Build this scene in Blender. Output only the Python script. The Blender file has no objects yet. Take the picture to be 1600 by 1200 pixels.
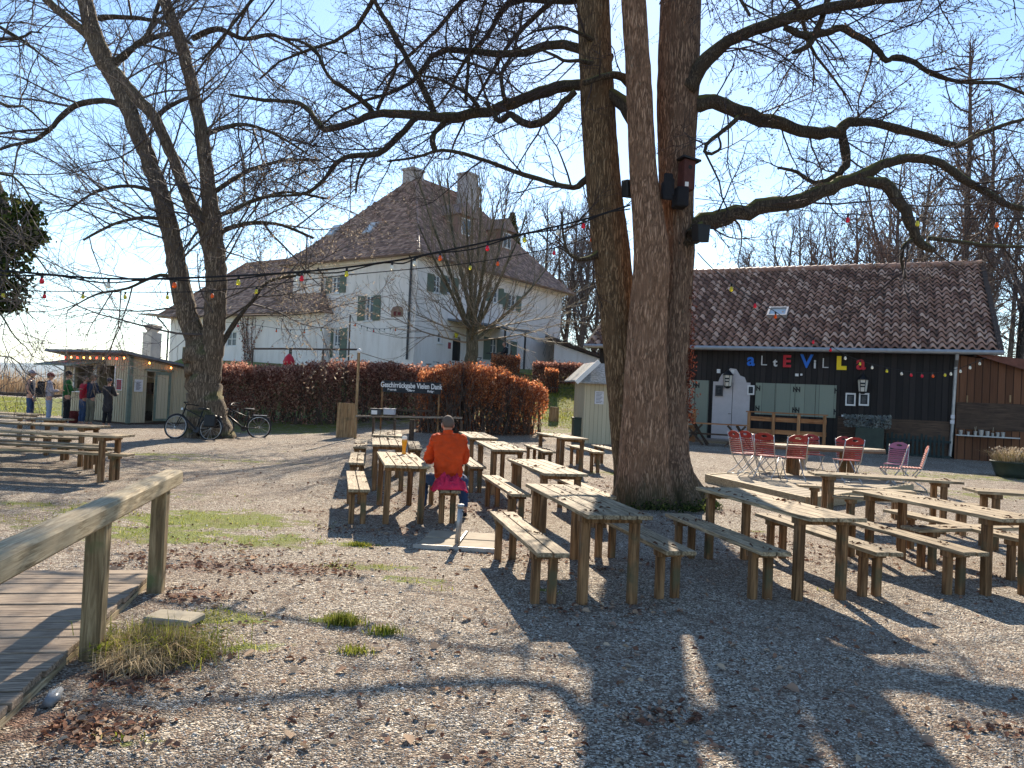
import bpy, math, random
import numpy as np
from mathutils import Vector, Matrix, noise as mnoise
R = math.radians
random.seed(7); NR = np.random.default_rng(7)
sc = bpy.context.scene
col = sc.collection
# ---------------------------------------------------------------- camera, light
ROLL, PITCH, FPX, EYE = 0.047, 0.017, 1200.0, 1.65
_fw = Vector((0, math.cos(PITCH), math.sin(PITCH))); _u0 = Vector((0, -math.sin(PITCH), math.cos(PITCH))); _r0 = Vector((1, 0, 0))
_rt = _r0*math.cos(ROLL)+_u0*math.sin(ROLL); _up = _u0*math.cos(ROLL)-_r0*math.sin(ROLL)
cd = bpy.data.cameras.new('camera'); cam = bpy.data.objects.new('camera', cd); col.objects.link(cam)
cd.sensor_width = 36; cd.lens = FPX/1600*36; cd.clip_start = 0.05; cd.clip_end = 20000
cam.matrix_world = Matrix(((_rt.x, _up.x, -_fw.x, 0), (_rt.y, _up.y, -_fw.y, 0), (_rt.z, _up.z, -_fw.z, EYE), (0, 0, 0, 1)))
sc.camera = cam
SUN_EL, SUN_AZ = R(31.5), R(4)
w = bpy.data.worlds.new('World'); sc.world = w; w.use_nodes = True
nt = w.node_tree; bg = nt.nodes['Background']; sk = nt.nodes.new('ShaderNodeTexSky')
sk.sky_type = 'NISHITA'; sk.sun_disc = False; sk.sun_elevation = SUN_EL; sk.sun_rotation = SUN_AZ
sk.altitude = 500; sk.air_density = 1.0; sk.dust_density = 0.12; sk.ozone_density = 1.0
hs_ = nt.nodes.new('ShaderNodeHueSaturation'); hs_.inputs['Saturation'].default_value = 1.08; nt.links.new(sk.outputs[0], hs_.inputs['Color']); nt.links.new(hs_.outputs[0], bg.inputs[0]); bg.inputs[1].default_value = 0.108
sl = bpy.data.lights.new('sun', 'SUN'); sl.energy = 5.0; sl.angle = R(0.5); sl.color = (1, 0.88, 0.71)
so = bpy.data.objects.new('sun', sl); col.objects.link(so)
SD = Vector((math.sin(SUN_AZ)*math.cos(SUN_EL), math.cos(SUN_AZ)*math.cos(SUN_EL), math.sin(SUN_EL)))
so.rotation_euler = SD.to_track_quat('Z', 'Y').to_euler(); so.location = (0, 0, 30)
sc.view_settings.view_transform = 'Standard'; sc.view_settings.look = 'None'
sc.view_settings.exposure = 1.2; sc.view_settings.gamma = 1; sc.view_settings.use_curve_mapping = False
sc.cycles.max_bounces = 6; sc.cycles.diffuse_bounces = 3; sc.cycles.transparent_max_bounces = 8
sc.cycles.use_denoising = True

def ray(px, py):
    return _fw+_rt*((px-800)/FPX)+_up*((600-py)/FPX)
def at(px, py, d):
    return Vector((0, 0, EYE))+ray(px, py)*d
def ss(a, b, x):
    t = min(1, max(0, (x-a)/(b-a))); return t*t*(3-2*t)
def g(x, y):
    z = 0.018*min(max(y-11, 0), 20)*ss(-9, -3, x)
    z += 3.15*ss(28.5, 47, y)*ss(-0.52, -0.45, x/max(y, 1))*(1-0.55*ss(3, 10, x))
    z -= 1.6*ss(60, 76, y+0.35*(x+45))*(1-ss(-30, -25, x))
    z += 6*ss(60, 160, y)*ss(-20, 10, x)
    return z
def gp(px, py, dz=0.0):
    d = ray(px, py); t = 1.5
    while t < 300:
        x, y, z = d.x*t, d.y*t, EYE+d.z*t
        if z <= g(x, y)+dz: return Vector((x, y, g(x, y)))
        t += 0.01
    return Vector((x, y, z))

# ---------------------------------------------------------------- materials
class NT:
    def __init__(s, name):
        s.m = bpy.data.materials.new(name); s.m.use_nodes = True; s.t = s.m.node_tree; s.N = s.t.nodes; s.L = s.t.links
        s.bs = s.N['Principled BSDF']; s.out = s.N['Material Output']
        s.bs.inputs['Roughness'].default_value = 0.8
        if 'Specular IOR Level' in s.bs.inputs: s.bs.inputs['Specular IOR Level'].default_value = 0.3
    def n(s, t, **k):
        x = s.N.new(t)
        for a, v in k.items(): setattr(x, a, v)
        return x
    def put(s, sock, v):
        if hasattr(v, 'is_linked') or isinstance(v, bpy.types.NodeSocket): s.L.new(v, sock)
        elif isinstance(v, (tuple, list)) and len(v) == 3 and sock.type == 'RGBA': sock.default_value = (*v, 1)
        else: sock.default_value = v
    def co(s, kind='Object', scale=(1, 1, 1)):
        c = s.n('ShaderNodeTexCoord'); mp = s.n('ShaderNodeMapping'); s.L.new(c.outputs[kind], mp.inputs[0])
        mp.inputs['Scale'].default_value = scale; return mp.outputs[0]
    def geo(s): return s.n('ShaderNodeNewGeometry')
    def noise(s, vec, scale, detail=4, rough=0.6, dist=0):
        x = s.n('ShaderNodeTexNoise'); s.L.new(vec, x.inputs['Vector']); x.inputs['Scale'].default_value = scale
        x.inputs['Detail'].default_value = detail; x.inputs['Roughness'].default_value = rough; x.inputs['Distortion'].default_value = dist
        return x.outputs['Fac']
    def vor(s, vec, scale, feature='F1', out='Distance', rnd=1):
        x = s.n('ShaderNodeTexVoronoi', feature=feature); s.L.new(vec, x.inputs['Vector']); x.inputs['Scale'].default_value = scale
        if 'Randomness' in x.inputs: x.inputs['Randomness'].default_value = rnd
        return x.outputs[out]
    def ramp(s, f, stops):
        x = s.n('ShaderNodeValToRGB'); s.L.new(f, x.inputs[0]); e = x.color_ramp.elements
        while len(e) < len(stops): e.new(0.5)
        for i, (p, c) in enumerate(stops):
            e[i].position = p; e[i].color = (*c, 1) if len(c) == 3 else c
        return x.outputs[0]
    def rampf(s, f, a, b):
        x = s.n('ShaderNodeMapRange'); s.L.new(f, x.inputs[0]); x.inputs[1].default_value = a; x.inputs[2].default_value = b
        x.interpolation_type = 'SMOOTHSTEP'; return x.outputs[0]
    def mix(s, f, a, b, mode='MIX'):
        x = s.n('ShaderNodeMix', data_type='RGBA', blend_type=mode)
        s.put(x.inputs[0], f); s.put(x.inputs[6], a); s.put(x.inputs[7], b); return x.outputs[2]
    def math(s, op, a, b=0.5):
        x = s.n('ShaderNodeMath', operation=op); s.put(x.inputs[0], a); s.put(x.inputs[1], b); return x.outputs[0]
    def sep(s, v, i):
        x = s.n('ShaderNodeSeparateXYZ'); s.L.new(v, x.inputs[0]); return x.outputs[i]
    def attr(s, nm, out='Fac'):
        x = s.n('ShaderNodeAttribute', attribute_name=nm); return x.outputs[out]
    def orand(s): return s.n('ShaderNodeObjectInfo').outputs['Random']
    def bump(s, h, st=0.5, d=0.01, nrm=None):
        x = s.n('ShaderNodeBump'); s.L.new(h, x.inputs['Height']); x.inputs['Strength'].default_value = st; x.inputs['Distance'].default_value = d
        if nrm: s.L.new(nrm, x.inputs['Normal'])
        s.L.new(x.outputs[0], s.bs.inputs['Normal']); return x.outputs[0]
    def base(s, c): s.put(s.bs.inputs['Base Color'], c); return s
    def rough(s, v): s.put(s.bs.inputs['Roughness'], v); return s

def solid(name, c, rough=0.6, metal=0, var=0.25, sc_=6, bump=0, spec=None, emit=None):
    t = NT(name); v = t.co('Object'); f = t.noise(v, sc_, 5)
    a = tuple(x*(1-var) for x in c); b = tuple(min(1, x*(1+var)) for x in c)
    t.base(t.ramp(f, [(0.3, a), (0.7, b)])).rough(rough); t.bs.inputs['Metallic'].default_value = metal
    if bump: t.bump(t.noise(v, sc_*5, 4), 0.5, bump)
    if emit:
        t.put(t.bs.inputs['Emission Color'], emit[0]); t.bs.inputs['Emission Strength'].default_value = emit[1]
    return t.m
def wood(name, dark, light, axis='y', scale=1.0, stain=None, bump=0.002, rough=0.8):
    t = NT(name); s_ = {'x': (2, 28, 28), 'y': (28, 2, 28), 'z': (28, 28, 2)}[axis]
    v = t.co('Object', s_); r = t.orand()
    va = t.n('ShaderNodeVectorMath', operation='ADD'); t.L.new(v, va.inputs[0])
    cmb = t.n('ShaderNodeCombineXYZ'); k = t.math('MULTIPLY', r, 57.0)
    for i in range(3): t.L.new(k, cmb.inputs[i])
    t.L.new(cmb.outputs[0], va.inputs[1]); v = va.outputs[0]
    f = t.noise(v, scale, 6, 0.65, 0.6); f2 = t.noise(t.co('Object'), 3.5, 4)
    c = t.ramp(f, [(0.28, tuple(x*0.4 for x in dark)), (0.45, dark), (0.62, light)])
    c = t.mix(t.rampf(f2, 0.35, 0.75), c, tuple(x*0.72 for x in light), 'MIX') if stain is None else t.mix(t.rampf(f2, 0.5, 0.72), c, stain)
    hs = t.n('ShaderNodeHueSaturation'); t.L.new(c, hs.inputs['Color']); t.L.new(t.math('ADD', t.math('MULTIPLY', r, 0.35), 0.82), hs.inputs['Value'])
    t.base(hs.outputs[0]).rough(rough); t.bump(f, 0.7, bump); return t.m

M = {}
M['top'] = wood('weathered_plank', (0.20, 0.145, 0.085), (0.45, 0.35, 0.22), 'y', 1.8, stain=(0.23, 0.17, 0.10))
M['leg'] = wood('brown_post', (0.13, 0.065, 0.026), (0.30, 0.165, 0.075), 'z', stain=(0.09, 0.08, 0.042))
M['topx'] = wood('weathered_plank_x', (0.18, 0.14, 0.095), (0.42, 0.34, 0.24), 'x', 1.8)
M['topd'] = wood('brown_plank_x', (0.16, 0.12, 0.09), (0.36, 0.29, 0.23), 'x')
M['rail'] = wood('railing_wood', (0.27, 0.20, 0.11), (0.52, 0.42, 0.27), 'y', 2.6)
M['deckw'] = wood('deck_wood', (0.15, 0.105, 0.07), (0.37, 0.285, 0.205), 'x', 2.2)
M['orange_wood'] = wood('orange_larch', (0.30, 0.12, 0.045), (0.48, 0.23, 0.10), 'x')
M['dark_wood'] = wood('dark_old_wood', (0.05, 0.03, 0.02), (0.12, 0.075, 0.05), 'x')
M['crate'] = wood('board_crate', (0.25, 0.15, 0.07), (0.42, 0.28, 0.15), 'z', stain=(0.12, 0.09, 0.05))

def boards(name, c0, c1, pitch, rough=0.75, gap=0.06, bump=0.01):
    """vertical boards from UV x: colour per board, dark joints"""
    t = NT(name); v = t.co('UV'); x = t.math('DIVIDE', t.sep(v, 0), pitch); fl = t.math('FLOOR', x); fr = t.math('FRACT', x)
    wn = t.n('ShaderNodeTexWhiteNoise', noise_dimensions='1D'); t.L.new(fl, wn.inputs['W'])
    cmb = t.n('ShaderNodeCombineXYZ'); t.L.new(t.math('MULTIPLY', t.sep(v, 0), 30), cmb.inputs[0]); t.L.new(t.sep(v, 1), cmb.inputs[1]); t.L.new(t.math('MULTIPLY', fl, 3.7), cmb.inputs[2])
    f = t.noise(cmb.outputs[0], 1.6, 5)
    c = t.ramp(t.math('ADD', t.math('MULTIPLY', f, 0.6), t.math('MULTIPLY', wn.outputs[0], 0.4)), [(0.25, c0), (0.75, c1)])
    j = t.math('LESS_THAN', t.math('ABSOLUTE', t.math('SUBTRACT', fr, 0.5), 0), 0.5-gap)
    c = t.mix(j, tuple(k*0.35 for k in c0), c); t.base(c).rough(rough); t.bump(t.math('ADD', j, t.math('MULTIPLY', f, 0.2)), 0.8, bump); return t.m
M['barn_board'] = boards('barn_boards', (0.010, 0.008, 0.008), (0.030, 0.024, 0.022), 0.2)
M['annex_board'] = boards('annex_boards', (0.09, 0.035, 0.015), (0.20, 0.085, 0.04), 0.22)
M['shutter'] = boards('green_board', (0.20, 0.225, 0.18), (0.25, 0.28, 0.22), 0.5, gap=0.012, bump=0.003)
M['kiosk'] = boards('kiosk_paint', (0.47, 0.40, 0.27), (0.56, 0.48, 0.33), 0.14, gap=0.03)
M['kiosk_green'] = solid('kiosk_green', (0.15, 0.19, 0.15), 0.6)
M['picket'] = solid('dark_picket', (0.02, 0.035, 0.035), 0.7)
M['white'] = solid('white_paint', (0.72, 0.71, 0.69), 0.6, var=0.06)
M['doorwhite'] = solid('grey_white_door', (0.50, 0.46, 0.46), 0.6, var=0.06)
M['plaster'] = solid('house_plaster', (0.84, 0.76, 0.70), 0.9, var=0.07, sc_=1.2, bump=0.004)
def plaster():
    t = NT('streaked_plaster'); f = t.noise(t.co('Object', (1.5, 1.5, .22)), 1.6, 6, .65); f2 = t.noise(t.co('Object'), .5, 4); c = t.ramp(f, [(.3, (.70, .62, .55)), (.5, (.83, .75, .69)), (.75, (.86, .79, .73))]); c = t.mix(t.math('MULTIPLY', t.rampf(f2, .5, .7), .35), c, (.62, .55, .48)); t.base(c).rough(.9); t.bump(t.noise(t.co('Object'), 9, 5), .5, .006); return t.m
M['plaster'] = plaster()
M['black'] = solid('black_paint', (0.012, 0.012, 0.013), 0.5)
M['darkgrey'] = solid('dark_metal', (0.05, 0.05, 0.055), 0.45, 0.3)
M['zinc'] = solid('zinc_metal', (0.36, 0.36, 0.36), 0.45, 0.6, var=0.15)
M['steel'] = solid('steel_frame', (0.45, 0.45, 0.44), 0.4, 0.7, var=0.1)
M['rooffelt'] = solid('grey_roof_felt', (0.16, 0.17, 0.19), 0.8)
M['shingle'] = solid('shingle', (0.28, 0.27, 0.25), 0.85, var=0.5, sc_=14)
M['red'] = solid('red_slat', (0.27, 0.025, 0.022), 0.45, var=0.3)
M['redfade'] = solid('faded_red_slat', (0.45, 0.16, 0.12), 0.5, var=0.3)
M['purple'] = solid('purple_board', (0.34, 0.13, 0.21), 0.5, var=0.2)
M['green_shutter'] = solid('window_shutter_green', (0.13, 0.165, 0.125), 0.6, var=0.12)
M['palebrick'] = solid('pale_render', (0.62, 0.55, 0.47), 0.9, var=0.2, sc_=3)
M['faint'] = solid('faint_print', (0.13, 0.13, 0.13), 0.8)
M['brick'] = solid('chimney_render', (0.42, 0.37, 0.35), 0.9, var=0.2, sc_=3)
M['concrete'] = solid('concrete', (0.34, 0.29, 0.21), 0.9, var=0.25, sc_=9, bump=0.003)
M['slab'] = solid('slab_wood', (0.29, 0.235, 0.165), 0.85, var=0.2, sc_=7, bump=0.003)
M['glass'] = solid('window_glass', (0.09, 0.11, 0.13), 0.12, var=0.5, sc_=2)
M['bin'] = solid('bin_green', (0.035, 0.05, 0.04), 0.55)
M['paper'] = solid('paper_notice', (0.62, 0.60, 0.62), 0.8, var=0.12, sc_=25)
M['posterred'] = solid('poster_red', (0.30, 0.05, 0.06), 0.7, var=0.4, sc_=18)
M['ink'] = solid('print_ink', (0.10, 0.10, 0.12), 0.8)
M['chalk'] = solid('chalk_white', (0.75, 0.75, 0.75), 0.8, var=0.05)
M['slate'] = solid('blackboard', (0.02, 0.024, 0.03), 0.7)
for k, c in dict(lblue=(0.012, 0.14, 0.60), lred=(0.50, 0.015, 0.03), lyel=(0.85, 0.62, 0.01), lwhite=(0.6, 0.6, 0.6)).items(): M[k] = solid('letter_'+k, c, 0.45, var=0.1)
def bulbmat(nm, c, e=0.0):
    t = NT(nm); t.base(c).rough(0.2); t.bs.inputs['Transmission Weight'].default_value = 0.25
    if e: t.put(t.bs.inputs['Emission Color'], c); t.bs.inputs['Emission Strength'].default_value = e
    return t.m
M['b_red'] = bulbmat('bulb_red', (0.75, 0.015, 0.04)); M['b_or'] = bulbmat('bulb_orange', (0.85, 0.12, 0.01)); M['b_ye'] = bulbmat('bulb_yellow', (0.75, 0.65, 0.05)); M['b_wh'] = bulbmat('bulb_white', (0.85, 0.82, 0.7))
M['b_lit'] = bulbmat('bulb_lit_warm', (1.0, 0.42, 0.08), 5.0); M['b_litr'] = bulbmat('bulb_lit_red', (1.0, 0.06, 0.03), 3.0)
M['rubber'] = solid('rubber', (0.015, 0.015, 0.016), 0.7)
M['skin'] = solid('skin', (0.48, 0.25, 0.17), 0.5, var=0.08)
M['beer'] = bulbmat('beer', (0.95, 0.42, 0.02)); M['foam'] = solid('beer_foam', (0.85, 0.8, 0.68), 0.8, var=0.05)
def cloth(nm, c, s_=22):
    t = NT(nm); v = t.co('Object'); f = t.noise(v, 7, 3); f2 = t.noise(v, s_, 4)
    t.base(t.ramp(f, [(0.3, tuple(x*0.78 for x in c)), (0.7, tuple(min(1, x*1.15) for x in c))])).rough(0.9)
    t.bump(t.math('ADD', t.math('MULTIPLY', f, 3.0), f2), 0.6, 0.012); return t.m
for k, c in dict(c_orange=(0.62, 0.06, 0.008), c_jean=(0.04, 0.075, 0.16), c_ljean=(0.22, 0.27, 0.38), c_pink=(0.62, 0.025, 0.075), c_navy=(0.02, 0.03, 0.06), c_grey=(0.33, 0.31, 0.36), c_black=(0.014, 0.014, 0.017), c_green=(0.02, 0.11, 0.03), c_red=(0.42, 0.02, 0.04), c_olive=(0.16, 0.15, 0.11), c_hair=(0.14, 0.10, 0.075), c_boxbrown=(0.09, 0.035, 0.03), c_hairg=(0.12, 0.085, 0.065), c_coat=(0.03, 0.028, 0.032), c_dred=(0.16, 0.03, 0.03), c_brown=(0.16, 0.10, 0.06)).items(): M[k] = cloth(k, c)

def bark(name, dark, light, vs=1.0, moss=0.0, dist=0.03, base=False):
    t = NT(name); v0 = t.co('Object', (1, 1, 0.085)); wn = t.n('ShaderNodeTexNoise'); t.L.new(t.co('Object'), wn.inputs['Vector']); wn.inputs['Scale'].default_value = 5; va = t.n('ShaderNodeVectorMath', operation='MULTIPLY_ADD'); t.L.new(wn.outputs['Color'], va.inputs[0]); va.inputs[1].default_value = (0.09, 0.09, 0.0); t.L.new(v0, va.inputs[2]); v = va.outputs[0]
    f = t.noise(v, 30*vs, 8, 0.75, 0.5); r = t.vor(v, 30*vs, 'DISTANCE_TO_EDGE'); r2 = t.rampf(r, 0.0, 0.35); f3 = t.noise(t.co('Object', (1, 1, .4)), 55*vs, 4, .7)
    h = t.math('ADD', t.math('MULTIPLY', r2, 0.35), t.math('ADD', t.math('MULTIPLY', f, 0.85), t.math('MULTIPLY', f3, 0.25)))
    big = t.noise(t.co('Object'), 2.2, 4)
    c = t.ramp(h, [(0.52, tuple(x*0.4 for x in dark)), (0.72, dark), (1.0, light)])
    c = t.mix(t.rampf(big, 0.45, 0.75), c, tuple(x*0.75 for x in dark))
    lich = t.noise(t.co('Object'), 11, 5); c = t.mix(t.math('MULTIPLY', t.rampf(lich, 0.6, 0.75), 0.35), c, (0.26, 0.27, 0.2))
    if moss:
        ge = t.geo(); nz = t.sep(ge.outputs['Normal'], 2); mm = t.math('MULTIPLY', t.rampf(t.math('ADD', nz, t.math('MULTIPLY', big, 0.5)), 0.55, 1.0), moss)
        c = t.mix(mm, c, (0.13, 0.125, 0.035))
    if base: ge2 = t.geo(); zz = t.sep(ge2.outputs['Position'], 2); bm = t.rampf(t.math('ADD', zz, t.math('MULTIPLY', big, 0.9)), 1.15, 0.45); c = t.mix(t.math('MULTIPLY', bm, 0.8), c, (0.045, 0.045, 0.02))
    t.base(c).rough(0.95); t.bump(h, 0.9, dist); return t.m
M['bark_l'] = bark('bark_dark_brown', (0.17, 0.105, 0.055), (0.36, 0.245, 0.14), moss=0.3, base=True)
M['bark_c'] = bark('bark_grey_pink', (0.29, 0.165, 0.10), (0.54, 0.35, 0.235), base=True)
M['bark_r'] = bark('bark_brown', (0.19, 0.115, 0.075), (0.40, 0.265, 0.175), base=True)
M['bark_limb'] = bark('bark_limb_mossy', (0.065, 0.05, 0.035), (0.14, 0.11, 0.08), 1.6, moss=1.0, dist=0.015)
M['bark_b'] = bark('bark_left_tree', (0.15, 0.11, 0.075), (0.34, 0.26, 0.18), 0.7, moss=0.5)
M['bark_far'] = bark('bark_far', (0.12, 0.095, 0.08), (0.26, 0.215, 0.18), 0.5, dist=0.02)
M['bark_t3'] = bark('bark_olive', (0.12, 0.11, 0.07), (0.25, 0.22, 0.15), 0.8, moss=0.4)
M['twig'] = solid('twig_dark', (0.052, 0.038, 0.036), 0.8, var=0.4, sc_=1.5)
M['twig_t3'] = solid('twig_olive', (0.20, 0.16, 0.11), 0.8, var=0.4, sc_=1.5)
M['twig_b'] = solid('twig_grey', (0.10, 0.082, 0.075), 0.8, var=0.5, sc_=1.2)
M['twig_far'] = solid('twig_far', (0.12, 0.088, 0.075), 0.8, var=0.4, sc_=0.5)
def leafmat(nm, stops, tr=0.45):
    t = NT(nm); a = t.attr('rnd'); c = t.ramp(a, stops)
    d = t.n('ShaderNodeBsdfDiffuse'); x = t.n('ShaderNodeBsdfTranslucent'); m = t.n('ShaderNodeMixShader'); m.inputs[0].default_value = tr
    t.L.new(c, d.inputs[0]); t.L.new(c, x.inputs[0]); t.L.new(d.outputs[0], m.inputs[1]); t.L.new(x.outputs[0], m.inputs[2]); t.L.new(m.outputs[0], t.out.inputs[0]); return t.m
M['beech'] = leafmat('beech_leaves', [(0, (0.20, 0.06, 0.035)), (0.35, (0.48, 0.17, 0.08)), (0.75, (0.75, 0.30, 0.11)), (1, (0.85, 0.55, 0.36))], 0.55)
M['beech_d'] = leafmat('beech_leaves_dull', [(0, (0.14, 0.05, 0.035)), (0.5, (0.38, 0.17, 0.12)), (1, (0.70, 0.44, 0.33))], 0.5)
M['litter'] = leafmat('leaf_litter', [(0, (0.10, 0.045, 0.03)), (0.45, (0.24, 0.13, 0.09)), (0.8, (0.38, 0.25, 0.17)), (1, (0.52, 0.40, 0.28))], 0.15)
M['catkin'] = leafmat('fallen_catkins', [(0, (0.05, 0.025, 0.02)), (1, (0.16, 0.08, 0.05))], 0.1)
M['grassb'] = leafmat('grass_blades', [(0, (0.14, 0.12, 0.03)), (0.3, (0.16, 0.20, 0.025)), (0.7, (0.34, 0.36, 0.04)), (1, (0.55, 0.48, 0.16))], 0.4)
M['drygrass'] = leafmat('dry_grass', [(0, (0.10, 0.11, 0.03)), (0.4, (0.30, 0.22, 0.13)), (1, (0.55, 0.45, 0.30))], 0.3)
M['reed'] = leafmat('reed_straw', [(0, (0.30, 0.20, 0.12)), (1, (0.58, 0.43, 0.27))], 0.3)
M['ivy'] = leafmat('ivy_leaves', [(0, (0.015, 0.025, 0.01)), (0.7, (0.05, 0.075, 0.02)), (1, (0.16, 0.17, 0.05))], 0.3)
M['ivyred'] = leafmat('ivy_red', [(0, (0.07, 0.025, 0.02)), (0.7, (0.15, 0.045, 0.03)), (1, (0.2, 0.07, 0.04))], 0.3)
M['budmat'] = leafmat('twig_buds', [(0, (0.04, 0.025, 0.02)), (1, (0.12, 0.075, 0.05))], 0.3)
M['budleaf'] = leafmat('dry_leaf_pale', [(0, (0.28, 0.2, 0.14)), (1, (0.6, 0.5, 0.38))], 0.3)
M['lavender'] = leafmat('silver_plant', [(0, (0.12, 0.14, 0.13)), (1, (0.3, 0.32, 0.3))], 0.2)
def tilemat(nm, stops, moss=0.25):
    t = NT(nm); a = t.attr('rnd'); c = t.ramp(a, stops); f = t.noise(t.co('Object'), 1.3, 6, 0.7)
    c = t.mix(t.math('MULTIPLY', t.rampf(f, 0.5, 0.7), moss), c, (0.05, 0.04, 0.028)); f2 = t.noise(t.co('Object'), 14, 4)
    c = t.mix(t.math('MULTIPLY', t.rampf(f2, 0.58, 0.7), 0.35), c, (0.12, 0.09, 0.04))
    t.base(c).rough(0.55); t.bs.inputs['Specular IOR Level'].default_value = 0.35; t.bump(f2, 0.5, 0.004); return t.m
M['tile'] = tilemat('barn_pantile', [(0, (0.16, 0.075, 0.05)), (0.5, (0.40, 0.215, 0.145)), (1, (0.66, 0.44, 0.33))], 0.5)
M['htile'] = tilemat('house_tile', [(0, (0.13, 0.075, 0.055)), (0.5, (0.28, 0.165, 0.12)), (1, (0.46, 0.29, 0.215))], 0.25)

def gravel_mat():
    t = NT('gravel'); ge = t.geo(); v = t.n('ShaderNodeVectorMath', operation='MULTIPLY'); t.L.new(ge.outputs['Position'], v.inputs[0]); v.inputs[1].default_value = (1, 1, 0.3); v = v.outputs[0]
    cc = t.vor(v, 85, 'F1', 'Color'); cr = t.sep(cc, 0)
    c = t.ramp(cr, [(0.0, (0.05, 0.035, 0.025)), (0.3, (0.16, 0.12, 0.085)), (0.6, (0.39, 0.32, 0.24)), (0.85, (0.62, 0.54, 0.43)), (1, (0.88, 0.81, 0.70))])
    c2 = t.vor(v, 23, 'F1', 'Color'); c = t.mix(t.math('MULTIPLY', t.rampf(t.sep(c2, 1), 0.72, 0.9), 0.55), c, (0.20, 0.13, 0.09))
    big = t.noise(v, 0.55, 6, 0.65); c = t.mix(t.math('MULTIPLY', t.rampf(big, 0.42, 0.68), 0.45), c, (0.21, 0.14, 0.095))
    md = t.noise(v, 4.5, 5, 0.7); c = t.mix(t.math('MULTIPLY', t.rampf(md, 0.50, 0.68), 0.6), c, (0.13, 0.08, 0.052))
    lf = t.attr('leaf'); ln = t.vor(v, 28, 'F1', 'Color')
    lc = t.ramp(t.sep(ln, 2), [(0, (0.07, 0.035, 0.025)), (0.5, (0.18, 0.09, 0.06)), (1, (0.36, 0.23, 0.16))])
    lm = t.math('MULTIPLY', t.rampf(t.math('ADD', lf, t.math('MULTIPLY', t.math('SUBTRACT', t.noise(v, 9, 6), 0.5), 2.2)), 0.5, 0.8), .85); c = t.mix(lm, c, lc)
    gr = t.attr('grass'); gn = t.noise(v, 3.2, 7, 0.75); gn2 = t.noise(v, 60, 4, 0.7)
    gc = t.ramp(gn2, [(0.3, (0.05, 0.07, 0.012)), (0.5, (0.17, 0.20, 0.03)), (0.7, (0.36, 0.36, 0.07))])
    gc = t.mix(t.rampf(t.noise(v, 1.1, 5), 0.45, 0.75), gc, (0.22, 0.17, 0.09))
    gm = t.rampf(t.math('ADD', gr, t.math('MULTIPLY', t.math('SUBTRACT', gn, 0.5), 2.6)), 0.45, 0.75); c = t.mix(gm, c, gc)
    h1 = t.vor(v, 85, 'F1', 'Distance'); h2 = t.vor(v, 23, 'F1', 'Distance')
    h = t.math('SUBTRACT', t.math('MULTIPLY', t.noise(v, 7, 5), 2.0), t.math('ADD', h1, t.math('MULTIPLY', h2, 0.8)))
    t.base(c).rough(0.92); t.bump(h, 1.0, 0.022); return t.m
M['gravel'] = gravel_mat()
def water_mat():
    t = NT('lake_water'); t.base((0.10, 0.20, 0.26)).rough(0.25); ge = t.geo(); t.bump(t.noise(ge.outputs['Position'], 0.8, 4), 0.3, 0.1); return t.m
M['water'] = water_mat()
M['hill'] = solid('wooded_hill', (0.10, 0.13, 0.09), 0.95, sc_=0.01)

# ---------------------------------------------------------------- mesh helpers
def mkmesh(name, V, F, mats=(), mi=None, rnd=None, smooth=False, uv=True):
    me = bpy.data.meshes.new(name)
    V = np.asarray(V, dtype=np.float32).reshape(-1, 3)
    if isinstance(F, np.ndarray):
        n, k = F.shape; me.vertices.add(len(V)); me.vertices.foreach_set('co', V.ravel()); me.loops.add(n*k)
        me.loops.foreach_set('vertex_index', F.astype(np.int32).ravel()); me.polygons.add(n)
        me.polygons.foreach_set('loop_start', np.arange(0, n*k, k, dtype=np.int32)); me.update(calc_edges=True)
    else:
        me.from_pydata([tuple(v) for v in V], [], F)
    for m_ in mats: me.materials.append(m_)
    if mi is not None: me.polygons.foreach_set('material_index', np.asarray(mi, dtype=np.int32))
    if rnd is not None:
        a = me.attributes.new('rnd', 'FLOAT', 'POINT'); a.data.foreach_set('value', np.asarray(rnd, dtype=np.float32))
    if smooth: me.polygons.foreach_set('use_smooth', np.ones(len(me.polygons), dtype=bool))
    if uv and not isinstance(F, np.ndarray):
        ul = me.uv_layers.new(name='UVMap'); z = Vector((0, 0, 1))
        for p in me.polygons:
            n = p.normal
            if abs(n.z) > 0.95: tx, ty = Vector((1, 0, 0)), Vector((0, 1, 0))
            else: tx = z.cross(n).normalized(); ty = n.cross(tx)
            for li in p.loop_indices:
                q = me.vertices[me.loops[li].vertex_index].co; ul.data[li].uv = (q.dot(tx), q.dot(ty))
    me.update(); return me
def link(name, me, parent=None, loc=None, rz=None):
    o = bpy.data.objects.new(name, me); col.objects.link(o)
    if parent: o.parent = parent
    if loc is not None: o.location = loc
    if rz is not None: o.rotation_euler = (0, 0, rz)
    return o
def tag(o, label=None, cat=None, group=None, kind=None):
    if label: o['label'] = label
    if cat: o['category'] = cat
    if group: o['group'] = group
    if kind: o['kind'] = kind
    return o
def thing(name, label, cat, loc=(0, 0, 0), rz=0, group=None):
    o = bpy.data.objects.new(name, None); col.objects.link(o); o.location = loc; o.rotation_euler = (0, 0, rz); o.empty_display_size = 0.1
    return tag(o, label, cat, group)
def kids(o): return list(o.children)
def dup(o, loc=None, rz=None, parent=None, label=None, scale=None):
    c = o.copy(); col.objects.link(c)
    if parent: c.parent = parent
    if loc is not None: c.location = loc
    if rz is not None: c.rotation_euler = (0, 0, rz)
    if scale is not None: c.scale = scale
    if label: c['label'] = label
    for k in kids(o): dup(k, parent=c)
    return c
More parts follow.
